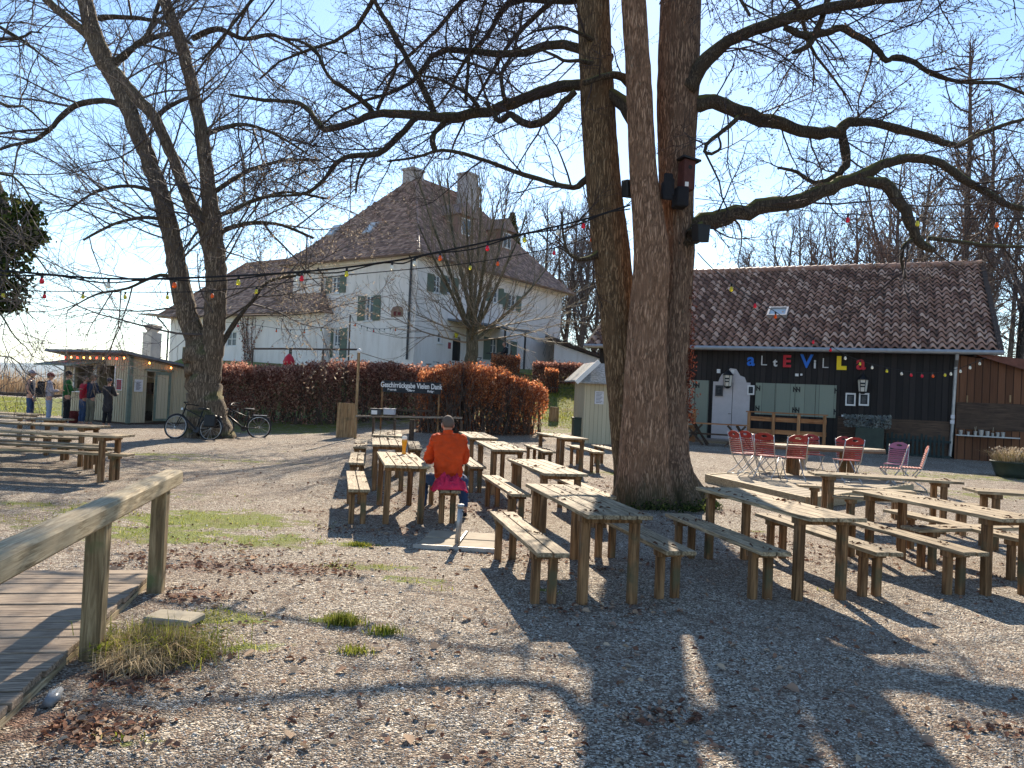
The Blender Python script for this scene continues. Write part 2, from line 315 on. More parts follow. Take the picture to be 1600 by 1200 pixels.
class MB:
    def __init__(s): s.V = []; s.F = []; s.mi = []; s.rn = []; s.cm = 0; s.cr = 0.5
    def add(s, vs, fs):
        b = len(s.V); s.V += [tuple(v) for v in vs]; s.rn += [s.cr]*len(vs)
        for f in fs: s.F.append([i+b for i in f]); s.mi.append(s.cm)
        return s
    def box(s, x0, x1, y0, y1, z0, z1, T=None):
        v = [Vector(p) for p in ((x0, y0, z0), (x1, y0, z0), (x1, y1, z0), (x0, y1, z0), (x0, y0, z1), (x1, y0, z1), (x1, y1, z1), (x0, y1, z1))]
        if T is not None: v = [T @ p for p in v]
        return s.add(v, [(0, 3, 2, 1), (4, 5, 6, 7), (0, 1, 5, 4), (1, 2, 6, 5), (2, 3, 7, 6), (3, 0, 4, 7)])
    def beam(s, a, b, w_, h_, up=(0, 0, 1)):
        a, b = Vector(a), Vector(b); d = (b-a); L = d.length; d.normalize(); up = Vector(up)
        sx = d.cross(up)
        if sx.length < 1e-4: sx = d.cross(Vector((0, 1, 0)))
        sx.normalize(); sz = sx.cross(d)
        T = Matrix(((sx.x, d.x, sz.x, a.x), (sx.y, d.y, sz.y, a.y), (sx.z, d.z, sz.z, a.z), (0, 0, 0, 1)))
        return s.box(-w_/2, w_/2, 0, L, -h_/2, h_/2, T)
    def tube(s, pts, rad, n=8, caps=True, fn=None):
        pts = [Vector(p) for p in pts]; m = len(pts)
        if not hasattr(rad, '__len__'): rad = [rad]*m
        t0 = (pts[1]-pts[0]).normalized(); a = t0.cross(Vector((0, 0, 1)))
        if a.length < 0.2: a = t0.cross(Vector((0, 1, 0)))
        a.normalize(); vs = []; fs = []
        for i, p in enumerate(pts):
            t = (pts[min(i+1, m-1)]-pts[max(i-1, 0)]).normalized(); a = (a-t*a.dot(t)); a.normalize(); b = t.cross(a)
            for k in range(n):
                th = 2*math.pi*k/n; r = rad[i]
                if fn: r = fn(p, th, r, i)
                vs.append(p+(a*math.cos(th)+b*math.sin(th))*r)
        for i in range(m-1):
            for k in range(n):
                k2 = (k+1) % n; fs.append((i*n+k, i*n+k2, (i+1)*n+k2, (i+1)*n+k))
        if caps: fs.append(tuple(range(n))[::-1]); fs.append(tuple((m-1)*n+k for k in range(n)))
        return s.add(vs, fs)
    def lathe(s, prof, n=16, c=(0, 0, 0), sx=1, sy=1):
        vs = []; fs = []; c = Vector(c)
        for r, z in prof:
            for k in range(n):
                th = 2*math.pi*k/n; vs.append(c+Vector((r*math.cos(th)*sx, r*math.sin(th)*sy, z)))
        for i in range(len(prof)-1):
            for k in range(n):
                k2 = (k+1) % n; fs.append((i*n+k, i*n+k2, (i+1)*n+k2, (i+1)*n+k))
        fs.append(tuple(range(n))[::-1]); fs.append(tuple((len(prof)-1)*n+k for k in range(n)))
        return s.add(vs, fs)
    def poly(s, pts): return s.add(pts, [tuple(range(len(pts)))])
    def prism(s, pts, off):
        pts = [Vector(p) for p in pts]; off = Vector(off); n = len(pts)
        return s.add(pts+[p+off for p in pts], [tuple(range(n))[::-1], tuple(range(n, 2*n))]+[(i, (i+1) % n, n+(i+1) % n, n+i) for i in range(n)])
    def build(s, name, mats, parent=None, smooth=False, loc=None, rz=None, bevel=0):
        if not isinstance(mats, (list, tuple)): mats = [mats]
        o = link(name, mkmesh(name, s.V, s.F, mats, s.mi, s.rn, smooth), parent, loc, rz)
        if bevel:
            b = o.modifiers.new('bevel', 'BEVEL'); b.width = bevel; b.segments = 1; b.limit_method = 'ANGLE'
        return o
def wallmb(mb, L, H0, holes, th=0.3, H1=None, rev=0.12, x0=0.0, z0=0.0):
    """facade in plane y=0 (outside is -y), x0..L, z0..H, rectangular holes (x0,x1,z0,z1) with reveals going to +y"""
    xs = sorted({x0, L}|{h[0] for h in holes}|{h[1] for h in holes}); zs = sorted({z0, H0}|{h[2] for h in holes}|{h[3] for h in holes})
    for i in range(len(xs)-1):
        for j in range(len(zs)-1):
            cx, cz = (xs[i]+xs[i+1])/2, (zs[j]+zs[j+1])/2
            if any(h[0] < cx < h[1] and h[2] < cz < h[3] for h in holes): continue
            mb.poly([(xs[i], 0, zs[j]), (xs[i+1], 0, zs[j]), (xs[i+1], 0, zs[j+1]), (xs[i], 0, zs[j+1])])
    for a, b, c, d in holes:
        mb.poly([(a, 0, c), (a, 0, d), (a, rev, d), (a, rev, c)]); mb.poly([(b, 0, c), (b, rev, c), (b, rev, d), (b, 0, d)])
        mb.poly([(a, 0, d), (b, 0, d), (b, rev, d), (a, rev, d)]); mb.poly([(a, 0, c), (a, rev, c), (b, rev, c), (b, 0, c)])
# fast clouds of tiny faces
def segmesh(name, segs, mat_, parent=None):
    A = np.array(segs, dtype=np.float32); p0, p1, r0, r1 = A[:, 0:3], A[:, 3:6], A[:, 6:7], A[:, 7:8]
    d = p1-p0; d /= np.maximum(np.linalg.norm(d, axis=1, keepdims=True), 1e-6)
    ref = np.where(np.abs(d[:, 2:3]) > 0.8, np.array([[1, 0, 0]]), np.array([[0, 0, 1]])); a = np.cross(d, ref); a /= np.linalg.norm(a, axis=1, keepdims=True); b = np.cross(d, a)
    V = np.empty((len(A), 6, 3), np.float32)
    for k in range(3):
        c, s_ = math.cos(2.0944*k), math.sin(2.0944*k); V[:, k] = p0+(a*c+b*s_)*r0; V[:, 3+k] = p1+(a*c+b*s_)*r1
    base = (np.arange(len(A))*6)[:, None, None]; F = np.array([[0, 1, 4, 3], [1, 2, 5, 4], [2, 0, 3, 5]])[None]+base
    return link(name, mkmesh(name, V.reshape(-1, 3), F.reshape(-1, 4), [mat_], uv=False), parent)
def leafmesh(name, P, size, mat_, parent=None, flat=False, aspect=0.6, seed=1, var=0.5, up=None, rnd=None):
    """P (n,3) centres; bent two-triangle leaves"""
    rg = np.random.default_rng(seed); n = len(P); P = np.asarray(P, np.float32)
    a = rg.normal(size=(n, 3)); 
    if flat: a[:, 2] *= 0.18
    if up is not None: a = a*0.35+np.array([[0, 0, up]])
    a /= np.linalg.norm(a, axis=1, keepdims=True); b = rg.normal(size=(n, 3)); 
    if flat: b[:, 2] *= 0.25
    b -= a*np.sum(a*b, axis=1, keepdims=True); b /= np.linalg.norm(b, axis=1, keepdims=True); c = np.cross(a, b)
    s = size*(1+var*rg.uniform(-1, 1, (n, 1))); 
    k = c*s*0.14
    if flat: k = (np.abs(k[:, 2:3])+s*0.02)*np.array([[0, 0, 1]])
    hw = b*s*aspect*0.5; V = np.empty((n, 6, 3), np.float32)
    V[:, 0] = P-a*s*0.5; V[:, 1] = P-a*s*0.15+hw*0.9+k; V[:, 2] = P+a*s*0.2+hw*0.75+k*rg.uniform(0.2, 2, (n, 1)); V[:, 3] = P+a*s*0.55; V[:, 4] = P+a*s*0.2-hw*0.8+k*rg.uniform(0.2, 2, (n, 1)); V[:, 5] = P-a*s*0.2-hw*0.85+k
    q = (np.arange(n)*6)[:, None, None]; F = np.array([[0, 1, 2, 3], [0, 3, 4, 5]])[None]+q
    r = rg.uniform(0, 1, n) if rnd is None else rnd
    return link(name, mkmesh(name, V.reshape(-1, 3), F.reshape(-1, 4), [mat_], rnd=np.repeat(r, 6), uv=False), parent)
def blademesh(name, P, h, mat_, parent=None, seed=1, lean=0.35, wd=0.006, rnd=None):
    rg = np.random.default_rng(seed); n = len(P); P = np.asarray(P, np.float32); th = rg.uniform(0, 6.283, n); l = rg.uniform(0, lean, n)
    H = (h if hasattr(h, '__len__') else np.full(n, h))*rg.uniform(0.6, 1.2, n); dx, dy = np.cos(th), np.sin(th)
    V = np.empty((n, 5, 3), np.float32); wv = np.stack([-dy, dx, 0*dx], 1)*wd
    mid = P+np.stack([dx*H*l*0.35, dy*H*l*0.35, H*0.55], 1); tip = P+np.stack([dx*H*l*1.2, dy*H*l*1.2, H*(1-0.45*l)], 1)
    V[:, 0] = P-wv; V[:, 1] = P+wv; V[:, 2] = mid+wv*0.8; V[:, 3] = mid-wv*0.8; V[:, 4] = tip
    q = (np.arange(n)*5)[:, None, None]; F = np.array([[0, 1, 2], [0, 2, 3], [3, 2, 4]])[None]+q
    r = rg.uniform(0, 1, n) if rnd is None else rnd
    return link(name, mkmesh(name, V.reshape(-1, 3), F.reshape(-1, 3), [mat_], rnd=np.repeat(r, 5), uv=False), parent)
# ---------------------------------------------------------------- ground, lake, hills
def axis_(a, b, st, far):
    x = list(np.arange(a, b+1e-6, st)); s_ = st
    while x[-1] < far: s_ *= 1.25; x.append(x[-1]+s_)
    s_ = st; lo = []
    y = a
    while y > -far: s_ *= 1.25; y -= s_; lo.append(y)
    return np.array(lo[::-1]+x)
GR = [  # grass patches: x, y, rx, ry, strength
]
def gpx(px, py, rx, ry, s_): p = gp(px, py); GR.append((p.x, p.y, rx, ry, s_))
for a in [(330, 812, 1.1, 0.7, .8), (250, 835, .9, .5, .75), (410, 845, .8, .45, .6), (90, 815, 1.2, .5, .5), (300, 775, 2.0, .5, .35), (150, 800, 1.3, .45, .5), (60, 790, 1.2, .5, .45), (555, 852, .35, .14, .75), (590, 885, .35, .13, .8), (640, 905, .35, .12, .7), (540, 885, .3, .12, .6), (535, 972, .18, .08, .9), (603, 988, .1, .06, .9), (350, 965, .35, .2, .65), (400, 1010, .25, .12, .5), (230, 1160, .25, .06, .5), (555, 1020, .14, .06, .6), (685, 920, .12, .06, .8), (850, 925, .2, .12, .5), (975, 740, .8, .5, .7), (1130, 775, .35, .6, .5), (1550, 775, 1.6, .7, .5), (1500, 745, 3.2, .8, .6), (1400, 740, 2.5, .5, .45), (240, 710, 1.6, .5, .6), (340, 720, 2.0, .5, .5), (1090, 790, .3, .3, .5), (60, 665, 3.0, .8, .4), (1310, 925, .2, .1, .5), (1180, 830, .3, .15, .5), (630, 760, .8, .4, .25), (475, 705, 1.5, .5, .35)]: gpx(*a)
LF = []
for a in [(330, 885, .9, .28, .75), (450, 890, .7, .25, .8), (300, 930, .35, .25, .8), (240, 990, .3, .2, .8), (180, 1060, .35, .2, .8), (60, 1130, .5, .2, .9), (1000, 815, .9, .25, .6), (980, 950, .5, .3, .4), (860, 955, .3, .2, .4), (1050, 1110, .25, .1, .6), (250, 870, .4, .3, .7), (760, 850, .7, .5, .6), (740, 790, 1.4, 1.1, .62), (640, 780, 1.4, 1.1, .58), (620, 830, .9, .4, .6), (880, 880, 1.2, .8, .42), (1290, 870, 1.5, .7, .48), (900, 790, 1.0, 1.0, .5), (560, 800, 1.0, .7, .4), (950, 760, 1.2, 1.2, .5), (1180, 840, 1.0, .7, .45), (1430, 830, 1.2, .7, .4), (520, 760, 1.8, 1.0, .3), (820, 720, 2.0, 1.5, .3), (1050, 1120, .3, .12, .5), (1560, 1140, .3, .1, .6), (1500, 900, 1, .4, .35), (400, 860, 1.2, .5, .35), (1140, 800, .5, .5, .6)]:
    p = gp(a[0], a[1]); LF.append((p.x, p.y, a[2], a[3], a[4]))
def field(X, Y, L):
    o = np.zeros_like(X)
    for x, y, rx, ry, s_ in L: o = np.maximum(o, s_*np.exp(-(((X-x)/rx)**2+((Y-y)/ry)**2)*0.7))
    return o
X1 = axis_(-8, 10, 0.125, 9000); Y1 = axis_(1, 16, 0.125, 9000)
XX, YY = np.meshgrid(X1, Y1)
gv = np.vectorize(g); ZZ = gv(XX, YY)
near = (np.abs(XX) < 14) & (YY < 26)
un = np.array([mnoise.noise(Vector((x*0.9, y*0.9, 3))) * 0.018 + mnoise.noise(Vector((x*3.1, y*3.1, 9)))*0.008 if n_ else 0 for x, y, n_ in zip(XX.ravel(), YY.ravel(), near.ravel())]).reshape(XX.shape)
ZZ = ZZ+un
gm = field(XX, YY, GR)*1.3; lm = field(XX, YY, LF)
def ssv(a, b, x): t = np.clip((x-a)/(b-a), 0, 1); return t*t*(3-2*t)
bank = ssv(28.0, 31.0, YY)*ssv(-13.5, -10.5, XX)*(1-ssv(6, 8, XX))
gm = np.maximum(gm, bank*0.95)
gm = np.maximum(gm, ssv(33, 36, YY+0*XX)*0.85*(YY < 3000))
gm = np.maximum(gm, 0.95*ssv(31, 33, YY)*(XX < -15)*(1-ssv(54, 58, YY)))
gm = np.maximum(gm, 0.75*ssv(24.6, 25.6, YY)*ssv(-12.5, -10, XX)*(1-ssv(-6.5, -5.5, XX)))
gm = np.where((YY > 55) & (XX < -25), 0.1, gm)
nx, ny = len(X1), len(Y1); V = np.stack([XX, YY, ZZ], 2).reshape(-1, 3); idx = np.arange(nx*ny).reshape(ny, nx)
F = np.stack([idx[:-1, :-1], idx[:-1, 1:], idx[1:, 1:], idx[1:, :-1]], 2).reshape(-1, 4)
me = mkmesh('ground', V, F, [M['gravel']], smooth=True)
for nm, A in (('grass', gm), ('leaf', lm)): a_ = me.attributes.new(nm, 'FLOAT', 'POINT'); a_.data.foreach_set('value', A.ravel().astype(np.float32))
ground = tag(link('ground', me), kind='structure')
m = MB(); m.poly([(-9000, 62, -0.75), (-18, 62, -0.75), (-18, 9000, -0.75), (-9000, 9000, -0.75)]); tag(m.build('lake_water', M['water']), kind='structure')
m = MB(); hv = []; N_ = 60
for i in range(N_+1):
    x = -6500+i*100; h_ = 40+75*math.exp(-((x+5000)/1100)**2)*1.0+50*math.exp(-((x+3600)/900)**2)+8*math.sin(i*1.3)+5*math.sin(i*2.9)
    if x > -2500: h_ *= max(0.1, 1-(x+2500)/2500)
    hv.append((x, h_))
vs = []; fs = []
for i, (x, h_) in enumerate(hv): vs += [(x, 6900, -8), (x, 7600, h_*0.8), (x, 8100, h_), (x, 8800, -8)]
for i in range(N_):
    for k in range(3): fs.append((4*i+k, 4*i+4+k, 4*i+5+k, 4*i+1+k))
m.add(vs, fs); tag(m.build('hills', M['hill'], smooth=True), kind='structure')

# stuff on the ground: stones, leaves, grass
def gz(P):
    P = np.asarray(P); return np.array([g(x, y) for x, y in P])
def undul(x, y): return mnoise.noise(Vector((x*0.9, y*0.9, 3)))*0.018+mnoise.noise(Vector((x*3.1, y*3.1, 9)))*0.008
def scat(n, x0, x1, y0, y1, F_=None, thr=0.0, seed=0, inview=True):
    rg = np.random.default_rng(seed); out = []
    x = rg.uniform(x0, x1, n); u = rg.uniform(0, 1, n); y = 1/((1/y0)*(1-u)+(1/y1)*u)
    k = np.abs(x) < 0.75*y+0.6 if inview else x == x
    if F_ is not None:
        f = field(x, y, F_)*rg.uniform(0.4, 1.6, n)*np.array([0.85+0.9*mnoise.noise(Vector((a*2.2, b*2.2, 4)))+.6*mnoise.noise(Vector((a*7, b*7, 2))) for a, b in zip(x, y)]); k &= f > thr
    x, y = x[k], y[k]
    return np.stack([x, y, np.array([g(a, b)+undul(a, b) for a, b in zip(x, y)])], 1)
DECKED = lambda P: P[~((P[:, 0] < -2.0) & (P[:, 1] < 6.6) & (P[:, 0] < -2.28-0.215*(P[:, 1]-4.5)))]
# pebbles
P = DECKED(scat(34000, -4, 4.5, 3.0, 9.0, seed=3)); n = len(P)
rg = np.random.default_rng(5); o6 = np.array([[1, 0, 0], [0, 1, 0], [-1, 0, 0], [0, -1, 0], [0, 0, 1], [0, 0, -1]], np.float32)
s_ = rg.uniform(0.003, 0.0075, (n, 1, 1))*(1+1.5*(rg.uniform(0, 1, (n, 1, 1)) > 0.985)); st = o6[None]*s_*rg.uniform(0.6, 1.3, (n, 6, 3)); st[:, :, 2] *= 0.6
th = rg.uniform(0, 6.28, n)[:, None]; x_, y_ = st[:, :, 0].copy(), st[:, :, 1].copy(); st[:, :, 0] = x_*np.cos(th)-y_*np.sin(th); st[:, :, 1] = x_*np.sin(th)+y_*np.cos(th)
V = P[:, None]+st; V[:, :, 2] += s_[:, :, 0]*0.2; F = np.array([[0, 1, 4], [1, 2, 4], [2, 3, 4], [3, 0, 4], [1, 0, 5], [2, 1, 5], [3, 2, 5], [0, 3, 5]])[None]+(np.arange(n)*6)[:, None, None]
M['pebble'] = tilemat('pebble_stone', [(0, (0.13, 0.115, 0.10)), (0.5, (0.36, 0.33, 0.29)), (0.9, (0.52, 0.49, 0.44)), (1, (0.75, 0.73, 0.7))], 0)
tag(link('gravel_stones', mkmesh('gravel_stones', V.reshape(-1, 3), F.reshape(-1, 3), [M['pebble']], rnd=np.repeat(rg.uniform(0, 1, n), 6), uv=False)), kind='stuff')
# leaf litter
A = scat(110000, -8, 10, 3.2, 20, LF, 0.36, 11); B = scat(5200, -10, 12, 3.2, 26, seed=12); P = DECKED(np.concatenate([A, B])); P[:, 2] += 0.008
tag(leafmesh('fallen_leaves', P, 0.038, M['litter'], flat=True, seed=3), kind='stuff')
P = DECKED(scat(110, -5, 5, 3.2, 9, seed=15)); P[:, 2] += 0.012
tag(leafmesh('large_fallen_leaves', P, 0.07, M['litter'], flat=True, aspect=0.7, seed=5, rnd=np.random.default_rng(1).uniform(0.7, 1, len(P))), kind='stuff')
P = scat(170000, -10, 14, 3.4, 24, GR, 0.42, 21); k = np.random.default_rng(2).uniform(0, 1, len(P)) < 0.8
tag(blademesh('short_grass', DECKED(P[k]), 0.035, M['grassb'], seed=7, lean=0.9, wd=0.004), kind='stuff')
rg = np.random.default_rng(9); x = rg.uniform(-1, 8, 26000); y = rg.uniform(30.5, 42, 26000); P = np.stack([x, y, [g(a, b) for a, b in zip(x, y)]], 1)
tag(blademesh('lawn_grass', P, 0.10, M['grassb'], seed=8, lean=0.8, wd=0.012), kind='stuff')
x = rg.uniform(-46, -14, 24000); y = rg.uniform(31, 54, 24000); P = np.stack([x, y, 0*x], 1)
tag(blademesh('meadow_grass', P, 0.10, M['grassb'], seed=18, lean=0.8, wd=0.014), kind='stuff')
x = rg.uniform(-85, -34, 17000); y = 66+rg.uniform(0, 9, 17000); k = x < -0.42*y; P = np.stack([x[k], y[k], np.array([g(a, b) for a, b in zip(x[k], y[k])])-0.2], 1)
H_ = rg.uniform(2.8, 3.5, len(P)); tag(blademesh('reeds', P, H_, M['reed'], seed=28, lean=0.15, wd=0.03), kind='stuff')
m = MB(); m.box(-95, -27, 60.0, 60.5, -0.5, 0.18); tag(m.build('quay_wall', M['dark_wood']), 'low dark retaining wall running in front of the reeds', 'wall')

# ---------------------------------------------------------------- trees
def vr(rg): return (rg.gauss(0, 1), rg.gauss(0, 1), rg.gauss(0, 1))
def nrm(a):
    l = math.sqrt(a[0]*a[0]+a[1]*a[1]+a[2]*a[2]) or 1; return (a[0]/l, a[1]/l, a[2]/l)
def path(p, d, L, n, jit, trop, rg):
    pts = [p]; s_ = L/n
    for i in range(n):
        q = vr(rg); d = nrm((d[0]+q[0]*jit, d[1]+q[1]*jit, d[2]+q[2]*jit+trop)); p = (p[0]+d[0]*s_, p[1]+d[1]*s_, p[2]+d[2]*s_); pts.append(p)
    return pts
def side(d, ang, rg):
    q = vr(rg); k = q[0]*d[0]+q[1]*d[1]+q[2]*d[2]; q = nrm((q[0]-k*d[0], q[1]-k*d[1], q[2]-k*d[2])); c, s_ = math.cos(ang), math.sin(ang)
    return (d[0]*c+q[0]*s_, d[1]*c+q[1]*s_, d[2]*c+q[2]*s_)
def grow(S, p, d, L, r, lv, C, rg):
    """C: per level (steps, jitter, tropism, n children per metre, length ratio, angle)"""
    n, jit, tr, den, ratio, ang = C[lv]; pts = path(p, d, L, n, jit, tr, rg); rt_ = C['tip'] if lv == C['max'] else max(r*0.35, C['tip'])
    rad = [r+(rt_-r)*i/n for i in range(n+1)]
    for i in range(n): S.append((*pts[i], *pts[i+1], rad[i], rad[i+1]))
    if lv < C['max']: spawn(S, pts, rad, L, lv+1, C, rg, den, ratio, ang)
def spawn(S, pts, rad, L, lv, C, rg, den, ratio, ang, f0=0.15, upb=0.0):
    n = len(pts)-1; k = max(1, int(L*den*rg.uniform(0.8, 1.2)))
    for j in range(k):
        f = f0+(1-f0)*(j+rg.random())/k; i = min(n-1, int(f*n)); a, b = pts[i], pts[i+1]; u = f*n-i
        p = (a[0]+(b[0]-a[0])*u, a[1]+(b[1]-a[1])*u, a[2]+(b[2]-a[2])*u); d = nrm((b[0]-a[0], b[1]-a[1], b[2]-a[2]))
        nd = side(d, ang*rg.uniform(0.7, 1.25), rg)
        if upb: nd = nrm((nd[0], nd[1], nd[2]+upb))
        if lv in C.get('flat', ()): nd = nrm((nd[0], nd[1], nd[2]*0.55))
        l = C['len'][lv]*rg.uniform(0.5, 1.25)*(1-0.45*f)
        grow(S, p, nd, l, min(rad[i]*0.7, C['rad'][lv]*rg.uniform(0.7, 1.2)), lv, C, rg)
def limb(px_list, depth, dz=0.0, wob=0.02, sub=3, seed=0):
    """pixel polyline (px,py,width px[,depth]) -> smoothed 3D path + radii"""
    P = []; r = []; rg = random.Random(seed)
    for q in px_list:
        d = q[3] if len(q) > 3 else depth; P.append(at(q[0], q[1], d)); r.append(q[2]*0.5*d/FPX)
    o = []; ro = []
    for i in range(len(P)-1):
        p0, p1, p2, p3 = P[max(i-1, 0)], P[i], P[i+1], P[min(i+2, len(P)-1)]
        for k in range(sub):
            t = k/sub; o.append(0.5*((2*p1)+(p2-p0)*t+(2*p0-5*p1+4*p2-p3)*t*t+(3*p1-p0-3*p2+p3)*t**3)+Vector(vr(rg))*wob*r[i]); ro.append(r[i]+(r[i+1]-r[i])*t)
    o.append(P[-1]); ro.append(r[-1]); return o, ro
def plen(p): return sum((p[i+1]-p[i]).length for i in range(len(p)-1))
def limb_fn(amp, sc_):
    def f(p, th, r, i): return r*(1+amp*mnoise.noise(Vector((p.x*sc_+math.cos(th)*1.5, p.y*sc_+math.sin(th)*1.5, p.z*sc_))))
    return f
def bark_fn(ridge, k, flare=None, z0=0):
    def f(p, th, r, i):
        q = mnoise.noise(Vector((math.cos(th)*k, math.sin(th)*k, p.z*1.3)))*ridge+mnoise.noise(Vector((math.cos(th)*k*3, math.sin(th)*k*3, p.z*4)))*ridge*0.6+mnoise.noise(Vector((p.z*0.9, math.cos(th)*1.2, math.sin(th)*1.2)))*0.05*r
        if flare:
            h = max(0, 1-(p.z-z0)/flare[0]); r = r*(1+flare[1]*h*h*(0.6+0.5*math.sin(th*flare[2]+1.3)+0.3*math.sin(th*flare[2]*2.3)))
        return r+q
    return f
# --- big tree in the middle (three stems)
D0 = 12.45
T1 = thing('old_tree', 'huge old bare tree with three stems rising between the wooden tables', 'tree', gp(1030, 795))
tl = T1.location.copy()
def lc(P, o=tl): return [p-o for p in P]
def stem(pl, depth, mat_, nring=44, n=120, ridge=0.02, flare=None, seed=0):
    P, r = limb(pl, depth, sub=10, seed=seed, wob=0.0); m_ = MB(); m_.tube(lc(P), r, n, True, bark_fn(ridge, 13, flare)); return m_.build('trunk', mat_, T1, True)
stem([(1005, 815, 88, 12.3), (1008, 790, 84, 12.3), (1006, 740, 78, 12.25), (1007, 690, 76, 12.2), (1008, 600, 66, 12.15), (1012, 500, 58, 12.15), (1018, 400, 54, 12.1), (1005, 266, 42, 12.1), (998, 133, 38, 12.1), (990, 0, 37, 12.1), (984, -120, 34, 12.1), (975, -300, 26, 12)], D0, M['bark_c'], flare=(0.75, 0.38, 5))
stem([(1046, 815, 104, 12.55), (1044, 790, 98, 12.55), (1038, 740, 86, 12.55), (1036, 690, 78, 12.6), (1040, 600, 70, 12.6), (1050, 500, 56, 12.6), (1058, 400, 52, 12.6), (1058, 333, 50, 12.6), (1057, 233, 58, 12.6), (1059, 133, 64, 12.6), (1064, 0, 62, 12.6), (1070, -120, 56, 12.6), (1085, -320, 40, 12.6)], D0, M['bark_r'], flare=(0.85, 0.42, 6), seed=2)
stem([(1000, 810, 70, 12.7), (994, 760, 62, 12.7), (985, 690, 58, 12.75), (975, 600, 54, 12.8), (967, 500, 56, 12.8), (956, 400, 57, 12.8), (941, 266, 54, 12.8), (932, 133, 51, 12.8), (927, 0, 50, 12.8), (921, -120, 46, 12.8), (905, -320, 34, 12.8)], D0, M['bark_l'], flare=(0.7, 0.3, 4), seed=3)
LB = {}
